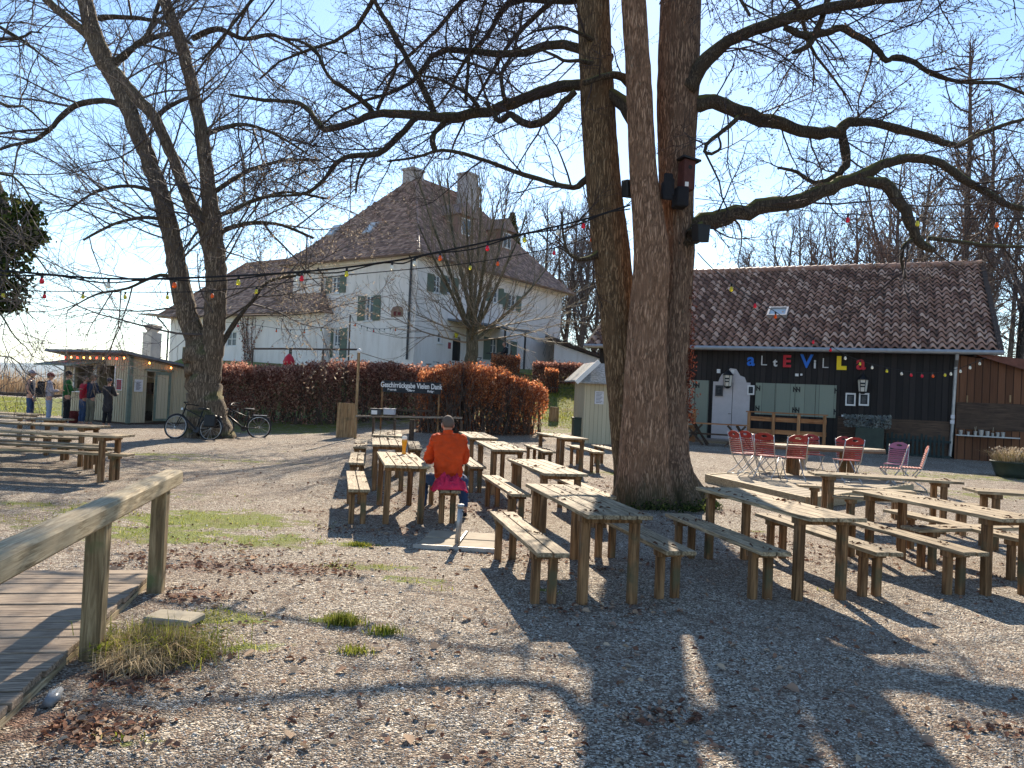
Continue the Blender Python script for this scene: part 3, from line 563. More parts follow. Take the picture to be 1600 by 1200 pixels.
RL = {
 'r1': ([(1075, 140, 30), (1095, 105, 24), (1125, 72, 20), (1165, 50, 19), (1210, 36, 18), (1260, 20, 17), (1310, 8, 16), (1370, 1, 13), (1430, -6, 11), (1520, -30, 8)], 12.4, 11.4),
 'r1b': ([(1225, 42, 9), (1260, 57, 12), (1290, 52, 12), (1313, 44, 12), (1345, 60, 11), (1368, 76, 10), (1385, 95, 9), (1400, 88, 8), (1430, 98, 8), (1455, 115, 7), (1500, 128, 6), (1560, 131, 5), (1610, 152, 4)], 12.0, 11.6),
 'r1c': ([(1297, -20, 9), (1290, 10, 9), (1278, 45, 10), (1260, 74, 9), (1238, 82, 6)], 11.9, 11.9),
 'r2': ([(1070, 172, 26), (1095, 162, 24), (1130, 165, 23), (1170, 178, 22), (1220, 195, 20), (1270, 206, 19), (1308, 207, 18), (1325, 190, 15), (1370, 195, 13), (1420, 205, 13), (1460, 218, 11), (1495, 227, 9), (1520, 215, 8), (1560, 198, 7), (1610, 183, 5)], 12.5, 13.6),
 'r2b': ([(1316, 200, 14), (1320, 235, 14), (1322, 258, 13), (1300, 278, 9), (1272, 285, 7), (1245, 268, 6), (1215, 262, 4)], 13.2, 13),
 'r2c': ([(1155, 182, 8), (1130, 205, 7), (1108, 222, 6), (1101, 236, 6), (1112, 240, 5), (1126, 230, 4), (1122, 212, 3)], 12.2, 12.1),
 'r3': ([(1060, 385, 34), (1085, 362, 31), (1110, 345, 29), (1150, 330, 26), (1200, 322, 25), (1250, 312, 24), (1300, 293, 22), (1340, 276, 20), (1380, 258, 16), (1420, 246, 14), (1470, 256, 13), (1500, 276, 12), (1540, 300, 10), (1580, 322, 9), (1630, 330, 7)], 12.5, 12.4),
 'r3b': ([(1335, 278, 18), (1380, 288, 18), (1400, 308, 18), (1418, 340, 17), (1430, 368, 16), (1445, 384, 13), (1460, 391, 9)], 12.45, 12.3),
 'r3c': ([(1430, 372, 8), (1413, 384, 7), (1409, 405, 6), (1414, 435, 4)], 12.35, 12.3),
 'r3d': ([(1450, 372, 7), (1500, 378, 6), (1550, 384, 6), (1620, 386, 4)], 12.3, 12.2),
 'r4': ([(1085, 372, 26), (1092, 358, 22), (1100, 352, 16)], 12.3, 12.3),
 'l1': ([(1000, 200, 22), (975, 165, 24), (950, 145, 20), (905, 132, 18), (870, 137, 18), (830, 150, 18), (790, 165, 18), (750, 177, 17), (700, 182, 16), (660, 181, 14), (620, 178, 13), (590, 178, 12), (560, 188, 11), (530, 198, 11), (508, 202, 10), (498, 194, 9), (485, 175, 8), (468, 162, 7), (440, 158, 6), (400, 155, 5), (360, 148, 4)], 12.3, 16.8),
 'l1b': ([(985, 130, 16), (965, 118, 12), (940, 120, 10), (912, 130, 8)], 12.6, 12.2),
 'l2': ([(900, 143, 10), (880, 160, 11), (860, 182, 12), (838, 194, 12), (812, 190, 11), (797, 178, 10), (780, 190, 9), (768, 172, 7), (758, 160, 5)], 12.6, 13.5),
 'l3': ([(678, 176, 10), (660, 135, 10), (640, 98, 9), (620, 62, 9), (598, 25, 8), (583, -5, 7), (570, -50, 6)], 14.2, 14.6),
 'l4': ([(652, 180, 10), (620, 216, 9), (590, 240, 9), (550, 243, 8), (525, 255, 7), (510, 276, 6), (480, 300, 5), (440, 306, 4), (400, 311, 4), (365, 330, 3)], 14.4, 13.8),
 'l4b': ([(574, 243, 4), (560, 272, 4), (556, 302, 3)], 14.2, 14.1),
 'l5': ([(582, 174, 8), (560, 153, 7), (520, 125, 6), (505, 105, 5), (494, 80, 5), (470, 65, 4), (448, 62, 3)], 14.8, 15.4),
 'l6': ([(748, 168, 7), (728, 145, 6), (700, 130, 5), (680, 122, 4), (652, 118, 3)], 13.7, 13.9),
 'l7': ([(728, 158, 6), (731, 110, 5), (735, 70, 5), (748, 35, 4), (760, -10, 3)], 13.9, 14),
 'l8': ([(790, 160, 7), (783, 118, 6), (800, 85, 5), (812, 45, 4), (818, 5, 3)], 13.4, 13.5),
 'l9': ([(780, 116, 4), (740, 100, 4), (710, 90, 4), (697, 66, 3), (700, 25, 2)], 13.5, 13.6),
 'l10': ([(702, 184, 9), (682, 203, 8), (676, 220, 9), (680, 236, 9)], 14.1, 13.9),
 'l11': ([(925, 270, 14), (912, 284, 11), (895, 293, 9), (860, 285, 8), (800, 267, 7), (745, 246, 6), (690, 234, 5), (650, 246, 4), (605, 252, 3)], 12.7, 14.2),
 'l12': ([(935, 100, 9), (905, 95, 6), (880, 94, 5), (845, 78, 4), (800, 80, 3)], 12.6, 12.2),
 'l13': ([(930, 65, 8), (905, 52, 6), (875, 42, 5), (840, 48, 4)], 12.6, 12),
 'l14': ([(940, 390, 14), (925, 402, 9), (905, 405, 7), (888, 395, 5), (880, 370, 4), (878, 330, 3)], 12.7, 12.3),
 'l15': ([(590, 170, 6), (604, 140, 5), (618, 110, 4), (620, 85, 3)], 14.8, 14.9)}
CT = {1: (6, 0.13, 0.02, 6.5, .5, 0.9), 2: (5, 0.2, 0.0, 8, .5, 0.8), 3: (4, 0.25, 0.0, 8, .5, .8), 4: (2, 0.3, 0, 0, 0, 0), 'len': {1: 1.7, 2: 0.85, 3: 0.38, 4: 0.2}, 'rad': {1: 0.018, 2: 0.0075, 3: 0.0042, 4: 0.0032}, 'tip': 0.0022, 'max': 3, 'flat': (2,)}
S = []; rgt = random.Random(42)
for k, (pl, d0, d1) in RL.items():
    n = len(pl); pl = [(q[0], q[1], q[2], d0+(d1-d0)*i/(n-1)) for i, q in enumerate(pl)]; P, r = limb(pl, 0, seed=hash(k) % 99 if False else len(k)+n, wob=0.12)
    m = MB(); m.tube(lc(P), r, 10, True, limb_fn(0.25, 4)); m.build('limb', M['bark_limb'], T1, True); LB[k] = P
    spawn(S, [tuple(q) for q in lc(P)], r, plen(P), 1, CT, rgt, 3.6, .5, 0.95, f0=0.12 if k[0] == 'l' else 0.08)
def limb3(a, b, r0, arch, n=14, seed=0, mat_='bark_limb', own=T1, dens=3.0, C=CT, out=None):
    """limb between two world points with an arch and wobble"""
    rg = random.Random(seed); a, b = Vector(a), Vector(b); P = []; r = []
    o1, o2, o3 = (Vector((rg.uniform(-1, 1), rg.uniform(-1, 1), rg.uniform(-1, 1))) for _ in range(3)); L = (b-a).length
    for i in range(n+1):
        t = i/n; p = a.lerp(b, t)+Vector((0, 0, arch*math.sin(math.pi*t)))+(o1*math.sin(5*t)+o2*math.sin(9*t+1)+o3*math.sin(15*t))*L*0.022*min(1, 4*t); P.append(p); r.append(r0*(1-0.85*t)+0.004)
    m_ = MB(); m_.tube([p-own.location for p in P], r, 8, True, limb_fn(0.2, 4)); m_.build('limb', M[mat_], own, True)
    spawn(S if out is None else out, [tuple(p-own.location) for p in P], r, L, 1, C, rg, dens, .5, 0.9)
# limbs that leave the stems above the picture and hang over the yard
for i, (a, b, r0, ar) in enumerate([((1.4, 12.8, 7.4), (-4.0, 15.5, 6.9), .09, .8), ((1.4, 12.6, 9.4), (-5.5, 13.0, 7.2), .09, 1.3), ((1.4, 12.3, 8.3), (-1.5, 15.2, 6.4), .07, 1.0), ((2.9, 12.4, 8.7), (6.5, 8.5, 6.0), .08, 1.0), ((3.0, 12.6, 9.2), (8.8, 12.0, 7.3), .09, 1.2), ((2.9, 12.8, 8.8), (7.0, 16.5, 8.2), .08, 1.0), ((1.3, 12.9, 8.6), (-3.2, 16.5, 8.2), .08, 1.0), ((2.0, 12.1, 8.4), (2.2, 7.6, 5.6), .07, 0.9), ((1.3, 12.6, 9.0), (-6.0, 17.5, 8.6), .10, 1.0), ((1.2, 12.6, 8.4), (-2.5, 18.5, 8.4), .09, .8)]):
    limb3(a, b, r0, ar, seed=i+5, dens=3.6)
o = segmesh('crown', S, M['twig'], T1); print('T1 segs', len(S)); _c = [s_ for s_ in S if s_[7] < 0.0028]; P = [(Vector(c[3:6])+Vector((0, 0, -0.012))) for c in random.Random(1).sample(_c, min(30000, len(_c)))]; leafmesh('buds', P, 0.032, M['budmat'], T1, aspect=0.45, seed=2)
# ivy on the right edge, moss skirt, knot
rg = random.Random(3); P = []
for i in range(2600):
    t = rg.random(); py = 330+t*330; q = at(1040+rg.gauss(0, 5), py, 12.55); a_ = rg.uniform(-0.9, 0.7); rr = (0.30+0.05*t)*(1+0.03*rg.random()); P.append(q+Vector((math.cos(a_)*rr+0.02*rg.random()+0.035, -math.sin(a_)*rr*0.7-0.02, 0))-tl)
leafmesh('ivy', P, 0.035, M['ivyred'], T1, seed=4)
P = []
for i in range(3000):
    a_ = rg.uniform(-2.4, 1.2); rr = rg.uniform(0.72, 1.05)*(1+0.2*rg.random()); P.append((math.cos(a_)*rr*0.78+0.1, math.sin(a_)*rr*0.72+0.35, abs(rg.gauss(0, 0.07))+0.02))
leafmesh('base_ivy', P[:1500], 0.035, M['ivy'], T1, seed=6)

# --- left double tree
T2 = thing('leaning_tree', 'bare double-stemmed tree behind the two parked bicycles', 'tree', gp(325, 684)); t2 = T2.location.copy()
D2 = t2.y
S = []; rg2 = random.Random(5)
C2 = {1: (8, 0.09, 0.012, 3.2, .5, 0.75), 2: (5, 0.16, -0.015, 4.2, .5, 0.75), 3: (3, 0.22, -0.02, 3.0, .5, .8), 'len': {1: 4.6, 2: 1.9, 3: 0.85}, 'rad': {1: 0.038, 2: 0.012, 3: 0.006}, 'tip': 0.0042, 'max': 3}
def limb2(pl, mat_='bark_b', nm='trunk', n=20, den=1.6, f0=0.3, fn=None, sub=5):
    pl = [(q[0], q[1], q[2]*(0.86 if q[2] > 20 else 1)) for q in pl]; P, r = limb(pl, D2, seed=len(pl), wob=0.05, sub=sub); m_ = MB(); m_.tube([p-t2 for p in P], r, n, True, fn or bark_fn(0.02, 5)); m_.build(nm, M[mat_], T2, True)
    spawn(S, [tuple(p-t2) for p in P], r, plen(P), 1, C2, rg2, den, .5, 1.1, f0=f0)
limb2([(325, 695, 80), (324, 680, 72), (321, 640, 64), (318, 600, 60), (315, 560, 62), (306, 530, 40), (290, 480, 35), (279, 430, 33), (270, 380, 31), (261, 340, 32), (250, 300, 30), (236, 260, 28), (218, 215, 28), (200, 170, 28), (184, 135, 28), (170, 108, 30), (156, 80, 32), (145, 50, 30), (135, 10, 26), (127, -30, 24), (110, -120, 16)], n=32, fn=bark_fn(0.03, 5, (1.3, 0.2, 5)), f0=0.35, den=2.0)
limb2([(326, 610, 36), (330, 560, 44), (334, 520, 38), (336, 480, 38), (338, 430, 38), (335, 380, 33), (331, 340, 30), (326, 300, 27), (322, 260, 25), (315, 210, 24), (305, 160, 22), (292, 100, 22), (280, 60, 21), (262, 15, 18), (248, -40, 15), (235, -120, 10)], n=24, f0=0.12, den=2.6)
limb2([(182, 112, 16), (196, 132, 18), (220, 160, 19), (240, 182, 17), (256, 215, 17), (271, 250, 17), (286, 290, 18), (300, 322, 20), (314, 348, 22), (326, 385, 24), (334, 430, 26)], n=16, den=1.2)
limb2([(160, 88, 14), (143, 62, 15), (125, 45, 14), (100, 24, 13), (72, 0, 12), (45, -30, 10)], nm='limb', n=10, den=1.5)
limb2([(192, 166, 10), (170, 158, 9), (148, 158, 9), (120, 164, 9), (96, 182, 8), (75, 205, 7), (50, 220, 6), (15, 228, 5), (-20, 240, 4)], 'bark_limb', 'limb', 8, 2.0)
limb2([(175, 95, 12), (195, 90, 8), (212, 70, 7), (228, 58, 8), (240, 30, 6), (252, -10, 5)], 'bark_limb', 'limb', 8, 2.0)
limb2([(178, 100, 12), (200, 80, 9), (222, 67, 8), (250, 55, 7), (268, 52, 6)], 'bark_limb', 'limb', 8, 2.0)
limb2([(155, 28, 10), (180, 26, 7), (230, 30, 6), (262, 40, 5), (300, 70, 4)], 'bark_limb', 'limb', 8, 2.0)
limb2([(246, 182, 8), (262, 168, 7), (282, 158, 6), (298, 152, 5)], 'bark_limb', 'limb', 8, 2.0)
limb2([(338, 368, 9), (360, 356, 8), (400, 348, 7), (440, 352, 5), (490, 372, 4)], 'bark_limb', 'limb', 8, 2.4)
limb2([(334, 300, 8), (365, 280, 7), (400, 262, 6), (450, 250, 4), (500, 250, 3)], 'bark_limb', 'limb', 8, 2.4)
limb2([(330, 340, 8), (360, 330, 7), (400, 312, 6), (450, 300, 4), (510, 310, 3)], 'bark_limb', 'limb', 8, 2.4)
limb2([(345, 540, 10), (370, 500, 7), (395, 470, 5), (420, 440, 4), (470, 430, 3)], 'bark_limb', 'limb', 8, 2.0)
limb2([(322, 210, 8), (350, 200, 7), (385, 195, 5), (430, 210, 4), (480, 240, 3)], 'bark_limb', 'limb', 8, 2.4)
limb2([(300, 60, 9), (340, 45, 8), (380, 60, 6), (430, 55, 5), (480, 85, 3)], 'bark_limb', 'limb', 8, 2.4)
limb2([(282, 440, 7), (250, 430, 5), (200, 450, 4), (150, 460, 3), (105, 485, 2)], 'bark_limb', 'limb', 8, 2.6)
limb2([(262, 345, 7), (225, 340, 6), (180, 350, 4), (130, 375, 3)], 'bark_limb', 'limb', 8, 2.6)
limb2([(250, 300, 7), (200, 290, 5), (150, 300, 4), (105, 330, 3)], 'bark_limb', 'limb', 8, 2.6)
segmesh('crown', S, M['twig_b'], T2); print('T2 segs', len(S))
# dry leaves / seed wings clinging to the twigs on the house side
rg = random.Random(8); cand = [s_ for s_ in S if s_[6] < 0.009 and at(0, 0, 1) and s_[0] > 1.0 and s_[2] < 8]; P = [(Vector(c[3:6])+Vector((0, 0, -0.05))) for c in rg.sample(cand, min(2600, len(cand)))]
if P: leafmesh('dry_leaves', P, 0.085, M['budleaf'], T2, aspect=0.35, seed=2)

# --- small vase-shaped tree in the hedge
T3 = thing('young_tree', 'slender young bare tree with upswept branches rising from the hedge', 'tree', at(733, 606, 30.5)); T3.location.z = g(T3.location.x, 30.5); t3 = T3.location.copy()
S = []; rg3 = random.Random(15)
C3 = {1: (9, 0.035, 0.035, 2.0, .5, 0.55), 2: (6, 0.07, 0.05, 2.4, .5, 0.55), 3: (4, 0.12, 0.03, 1.4, .5, .6), 'len': {1: 4, 2: 2.7, 3: 1.3}, 'rad': {1: 0.05, 2: 0.02, 3: 0.011}, 'tip': 0.0065, 'max': 3}
P, r = limb([(737, 640, 26, 30.5), (733, 606, 24, 30.5), (734, 575, 21, 30.5), (738, 545, 19, 30.5), (737, 500, 18, 30.5), (737, 470, 12, 30.5)], 0, sub=4); m = MB(); m.tube([p-t3 for p in P], r, 14, True, bark_fn(0.012, 5)); m.build('trunk', M['bark_t3'], T3, True)
fork = at(737, 512, 30.5)
for i in range(12):
    a_ = i*2.4+rg3.uniform(-.2, .2); sp = rg3.uniform(0.35, 1.25) if i % 3 else rg3.uniform(0.05, .35); d = Vector((math.cos(a_)*sp, math.sin(a_)*sp, 1)).normalized(); L = 7.0*(1-0.2*sp)*rg3.uniform(.85, 1.1)
    f = fork+Vector((0, 0, rg3.uniform(-0.7, 0.5))); pts = path(tuple(f-t3), tuple(d), L, 12, 0.03, 0.018, rg3); rr = [0.085*(1-0.85*k/12)+0.006 for k in range(13)]
    m = MB(); m.tube(pts, rr, 7, True); m.build('limb', M['bark_t3'], T3, True); spawn(S, pts, rr, L, 2, C3, rg3, 3.4, .5, 0.5, f0=0.15, upb=0.25)
for i, (x, y, L, el) in enumerate([(-1, -.4, 4.2, .05), (1, -.5, 4.0, .1), (-.8, .5, 4, .15), (.6, -.9, 3.6, .0), (1, .3, 4.2, .12), (-.2, -1, 3.6, .02)]):
    d = Vector((x, y, el)).normalized(); pts = path(tuple(fork-t3+Vector((0, 0, -0.6+0.1*i))), tuple(d), L, 10, 0.05, 0.02, rg3); rr = [0.04*(1-0.85*k/10)+0.005 for k in range(11)]
    for k in range(10): S.append((*pts[k], *pts[k+1], rr[k], rr[k+1]))
    spawn(S, pts, rr, L, 2, C3, rg3, 3.0, .5, 0.7, f0=0.15)
segmesh('crown', S, M['twig_t3'], T3); print('T3 segs', len(S))

# --- background bare trees: four kinds, copied
def bgproto(seed, H, spread, forks, conif=False):
    rg = random.Random(seed); S_ = []; root = thing('bare_tree', 'x', 'tree'); m_ = MB()
    pts = path((0, 0, -0.3), (rg.uniform(-.06, .06), 0, 1), H, 16, 0.025, 0.02, rg); rr = [0.26*(1-0.9*(k/16)**0.9)+0.015 for k in range(17)]; m_.tube(pts, rr, 8, True); 
    C = {1: (7, 0.09, 0.05, 2.6, .5, .7), 2: (4, 0.15, 0.04, 3.4, .5, .7), 3: (2, 0.2, 0.0, 1.2, .5, .8), 'len': {1: spread, 2: spread*0.42, 3: spread*0.18}, 'rad': {1: 0.055, 2: 0.024, 3: 0.015}, 'tip': 0.011, 'max': 3}
    for f in range(forks):
        i = rg.randint(3, 8); a_ = f*2.1+rg.random(); d = nrm((math.cos(a_)*.5, math.sin(a_)*.5, 1)); q = path(pts[i], d, H*0.55, 10, 0.05, 0.05, rg); r2 = [rr[i]*0.7*(1-0.9*k/10)+0.012 for k in range(11)]; m_.tube(q, r2, 6, True); spawn(S_, q, r2, H*0.55, 1, C, rg, 2.0, .5, .8, upb=.2)
    spawn(S_, pts, rr, H, 1, C, rg, 4.6 if conif else 2.2, .5, 1.2 if conif else .8, f0=0.25, upb=-0.1 if conif else .15)
    m_.build('trunk', M['bark_far'], root, True); segmesh('crown', S_, M['twig_far'], root); return root, len(S_)
protos = [bgproto(1, 15, 4.0, 3), bgproto(2, 17, 3.4, 2), bgproto(3, 13, 4.4, 4), bgproto(4, 19, 2.3, 0, True)]
print('bg', [p[1] for p in protos])
used = set()
BG = [  # px, depth, kind, scale, label
 (1490, 36, 3, 1.0, 'tall thin larch-like bare tree, highest behind the barn roof'), (1585, 33, 0, 0.95, 'grey bare trunk at the right edge beside the barn gable'), (1545, 41, 1, 1.0, 'straight bare tree just right of the tall larch-like one'),
 (1440, 44, 2, 1.1, 'spreading bare tree left of the tall larch-like one'), (1395, 38, 1, .8, 'bare tree behind the barn roof above its yellow letter'), (1330, 42, 0, .8, 'low bare tree above the middle of the barn ridge'),
 (1275, 47, 2, .85, 'wide pale bare tree above the roof window'), (1215, 52, 1, .75, 'small bare tree behind the left half of the barn ridge'), (1150, 58, 0, .8, 'bare tree showing just right of the huge old stems'),
 (1110, 50, 2, .6, 'short bushy bare tree hidden partly by the huge old stems'), (1620, 30, 1, 1.0, 'bare tree half cut off by the right edge of the view'), (1520, 52, 2, 1.05, 'bare tree far back between the larch-like tree and the right edge'),
 (1370, 60, 0, 1.1, 'hazy bare tree far behind the middle of the barn'), (1250, 66, 1, 1.0, 'hazy bare tree far behind the barn roof window'), (905, 66, 1, 1.0, 'bare tree right of the villa close to the left stem of the old tree'),
 (880, 70, 0, 1.05, 'bare tree standing just behind the right corner of the villa'), (925, 74, 2, 1.0, 'bare tree in the wood seen left of the old tree'), (850, 78, 1, 1.05, 'bare tree rising behind the villa roof end'),
 (790, 80, 2, 1.1, 'bare tree rising behind the villa dormers'), (960, 68, 3, .85, 'bare tree seen in the gap between the old stems'), (870, 84, 3, 1.0, 'farthest bare tree in the wood right of the villa'), (1460, 66, 0, 1.2, 'hazy bare tree far behind the larch-like one'), (1575, 60, 3, 1.0, 'thin bare tree far back near the right edge'), (900, 68, 0, 1.0, 'hazy bare tree in the wood right of the villa'), (1190, 72, 2, 1.0, 'hazy bare tree far behind the left barn roof')]
for i, (px, d, k, s_, lb) in enumerate(BG):
    p = at(px, 560, d); z = g(p.x, p.y)-0.2; rz = i*1.7; root = protos[k][0]
    if k in used: root = dup(root)
    used.add(k); root.location = (p.x, p.y, z); root.rotation_euler = (0, 0, rz); root.scale = (s_, s_, s_); root['label'] = lb; root['group'] = 'bare trees behind the buildings'
# undergrowth behind everything at right, one mass
P = np.random.default_rng(4).uniform(0, 1, (14000, 3)); X = 2+P[:, 0]*70; Y = 52+P[:, 1]*40; Z = np.array([g(a, b) for a, b in zip(X, Y)])+P[:, 2]**1.6*7
rs = random.Random(2); S = [(x, y, z, x+rs.gauss(0, .5), y+rs.gauss(0, .5), z+rs.uniform(.4, 1.6), .02, .01) for x, y, z in zip(X, Y, Z)]
tag(segmesh('wood_undergrowth', S, M['twig_far']), kind='stuff')
# conifer tops beside the villa chimney
P = []; rg = random.Random(6)
CN = thing('spruce', 'dark green conifer crown rising behind the villa roof', 'tree', (at(790, 560, 66).x, 66, 2)); m = MB(); m.tube([(0, 0, 0), (0, 0, 15)], [0.25, 0.05], 8); m.build('trunk', M['bark_far'], CN)
for i in range(9000):
    t = rg.random()**0.7; z = 5+10.5*(1-t) if False else 4+11.5*t; rr = (1-t)*3.4*math.sqrt(rg.random())+0.1; a_ = rg.uniform(0, 6.28); P.append((math.cos(a_)*rr, math.sin(a_)*rr, z-rr*0.35))
leafmesh('crown', P, 0.32, M['ivy'], CN, aspect=0.35, seed=9)
# ivy-clad trunk at the left edge with hanging twigs
IV = thing('ivy_tree', 'ivy-covered leaning trunk cut off by the left edge', 'tree', (-9.6, 13, 0)); m = MB(); 
tp = [Vector((0.1, 0, -0.1)), Vector((0.15, 0, 2)), Vector((0.55, 0, 3.6)), Vector((0.7, 0, 4.3)), Vector((0.1, 0.2, 5.6)), Vector((-1.2, .3, 9))]; m.tube(tp, [.35, .3, .28, .25, .2, .12], 14, True, bark_fn(.02, 5)); m.build('trunk', M['bark_b'], IV, True)
sp = [at(-40, 385, 13)-IV.location, at(0, 378, 13)-IV.location, at(35, 376, 13)-IV.location, at(62, 366, 13)-IV.location]; m = MB(); m.tube(sp, [.14, .11, .08, .05], 8); m.build('limb', M['bark_b'], IV, True)
P = []
for i in range(9500):
    if i % 5 == 0: j = rg.randint(0, 2); q = sp[j].lerp(sp[j+1], rg.random()); q = q+Vector(vr(rg))*0.07
    else:
        z = rg.uniform(2.7, 4.6); x = .3+(z-2)*0.17; a_ = rg.uniform(0, 6.28); bulge = 0.42+0.5*mnoise.noise(Vector((math.cos(a_)*2, math.sin(a_)*2, z*2.2)))+abs(rg.gauss(0, .12)); q = Vector((x+math.cos(a_)*bulge, math.sin(a_)*bulge, z))
    P.append(q)
leafmesh('ivy', P, 0.068, M['ivy'], IV, aspect=.85, seed=10)
S = []; rg = random.Random(12)
CL = {1: (7, .14, -0.03, 4.5, .5, .8), 2: (5, .2, -0.05, 6, .5, .8), 3: (3, .25, -.03, 4, .5, .8), 'len': {1: 2.3, 2: 1.0, 3: .42}, 'rad': {1: .014, 2: .007, 3: .0045}, 'tip': .003, 'max': 3}
for i, (px, py, ex, ey, r0) in enumerate([(-90, 120, 70, 60, .05), (-90, 60, 40, -30, .05), (-80, 300, 75, 430, .035), (-80, 240, 60, 330, .035), (-60, 400, 60, 500, .02), (-90, 20, 90, 110, .04), (-70, 170, 85, 200, .035), (-80, 560, 55, 590, .015), (-60, 470, 50, 560, .018)]):
    limb3(at(px, py, 12.5), at(ex, ey, 12), r0, .25, seed=i+40, own=IV, dens=3.2, C=CL, out=S, n=10, mat_='bark_limb')
segmesh('crown', S, M['twig_b'], IV)

# --- hedges
def hedge(name, label, path_, hts, wid, n, mat_, size, stems, seed, base_clear=0.0):
    """path_: plan polyline, hts: height per node, leaves through the volume"""
    root = thing(name, label, 'hedge', (path_[0][0], path_[0][1], g(*path_[0]))); o_ = root.location; rg = np.random.default_rng(seed); L = [math.dist(path_[i], path_[i+1]) for i in range(len(path_)-1)]; tot = sum(L); P = []; S_ = []; r_ = random.Random(seed)
    def pos(s):
        for i, l in enumerate(L):
            if s <= l or i == len(L)-1: t = s/l; a, b = path_[i], path_[i+1]; return (a[0]+(b[0]-a[0])*t, a[1]+(b[1]-a[1])*t, hts[i]+(hts[i+1]-hts[i])*t, nrm((b[0]-a[0], b[1]-a[1], 0)))
            s -= l
    for i in range(n):
        s = r_.random()*tot; x, y, h, d = pos(s); u = r_.uniform(-1, 1); v = r_.random()
        k = r_.random()
        if k < 0.45: v = 1-abs(r_.gauss(0, .11))-.1*u*u; 
        elif k < 0.85: u = (-1 if r_.random() < .7 else 1)*(1-abs(r_.gauss(0, .3)))
        if v < base_clear and r_.random() < .75: continue
        lump = 1+0.22*mnoise.noise(Vector((s*1.1, u*.8, v)))*2+0.34*mnoise.noise(Vector((s*3.1, u*2, v*2+5)))
        ww = wid*(0.6+0.5*v)*(1-0.35*max(0, v-.75)/.25*abs(u)); P.append((x-d[1]*u*ww*lump-o_.x, y+d[0]*u*ww*lump-o_.y, g(x, y)-o_.z+v*h*(0.80+.2*lump)+r_.gauss(0, .08)))
    for i in range(stems):
        s = r_.random()*tot; x, y, h, d = pos(s); u = r_.uniform(-.7, .7); q = path((x-d[1]*u*wid-o_.x, y+d[0]*u*wid-o_.y, g(x, y)-o_.z-.05), (r_.gauss(0, .12), r_.gauss(0, .12)-.05, 1), h*r_.uniform(.8, 1.08), 6, .12, .02, r_); rr = [r_.uniform(.012, .028)*(1-.8*k/6) for k in range(7)]
        for k in range(6): S_.append((*q[k], *q[k+1], rr[k], rr[k+1]))
        for k in range(3, 6):
            e = path(q[k], (r_.gauss(0, .6), r_.gauss(0, .6), .7), .4, 3, .2, 0, r_)
            for j in range(3): S_.append((*e[j], *e[j+1], .007, .005))
    leafmesh('foliage', P, size, mat_, root, aspect=.62, seed=seed); segmesh('stems', S_, M['bark_stem'], root); return root
M['bark_stem'] = solid('hedge_stem', (0.10, 0.07, 0.055), 0.85, var=.3)
hp = lambda px, py, d: (lambda q: (q.x, q.y))(at(px, py, d))
hedge('beech_hedge', 'long dark copper-leaved hedge along the bank below the villa', [hp(300, 600, 31), hp(420, 600, 31), hp(540, 600, 31), hp(660, 600, 32), hp(720, 600, 33)], [2.35, 2.2, 2.45, 2.05, 1.9], 1.0, 60000, M['beech_d'], .085, 420, 3, .25)
hedge('beech_hedge', 'sunlit orange hedge with bare lower stems behind the dish return sign', [hp(655, 620, 27.0), hp(720, 620, 27.0), hp(780, 620, 27.5), hp(828, 620, 28.5)], [2.05, 2.45, 2.25, 1.65], 1.0, 44000, M['beech'], .07, 620, 4, .45)
hedge('clipped_hedge', 'low purplish hedge in front of the villa terrace, right of the porch', [hp(832, 585, 40), hp(925, 585, 40)], [.95, 1.0], .5, 9000, M['beech_d'], .09, 120, 5)
hedge('clipped_bush', 'small rounded tan bush left of the low purplish hedge', [hp(852, 585, 38), hp(872, 585, 38)], [1.1, 1.0], .5, 3500, M['beech'], .08, 60, 6)
hedge('clipped_hedge', 'low reddish hedge beside the porch of the villa', [hp(768, 575, 42), hp(812, 580, 42)], [.9, .9], .4, 4500, M['beech'], .08, 60, 7)
# ---------------------------------------------------------------- buildings
class Frame:
    def __init__(s, o, rz): s.o = Vector(o); s.rz = rz; s.M = Matrix.Translation(s.o) @ Matrix.Rotation(rz, 4, 'Z'); s.I = s.M.inverted()
    def hit(s, px, py, y=None, x=None):
        a = s.I @ Vector((0, 0, EYE)); d = s.I.to_3x3() @ ray(px, py)
        t = (y-a.y)/d.y if y is not None else (x-a.x)/d.x; q = a+d*t; return q
    def w(s, *p): return s.M @ Vector(p)
def rect(fr, x0, y0, x1, y1, **k):
    a = fr.hit(x0, y0, **k); b = fr.hit(x1, y1, **k); c = fr.hit(x0, y1, **k); d = fr.hit(x1, y0, **k)
    if 'y' in k: return ((a.x+c.x)/2, (b.x+d.x)/2, (b.z+c.z)/2, (a.z+d.z)/2)
    return ((a.y+c.y)/2, (b.y+d.y)/2, (b.z+c.z)/2, (a.z+d.z)/2)
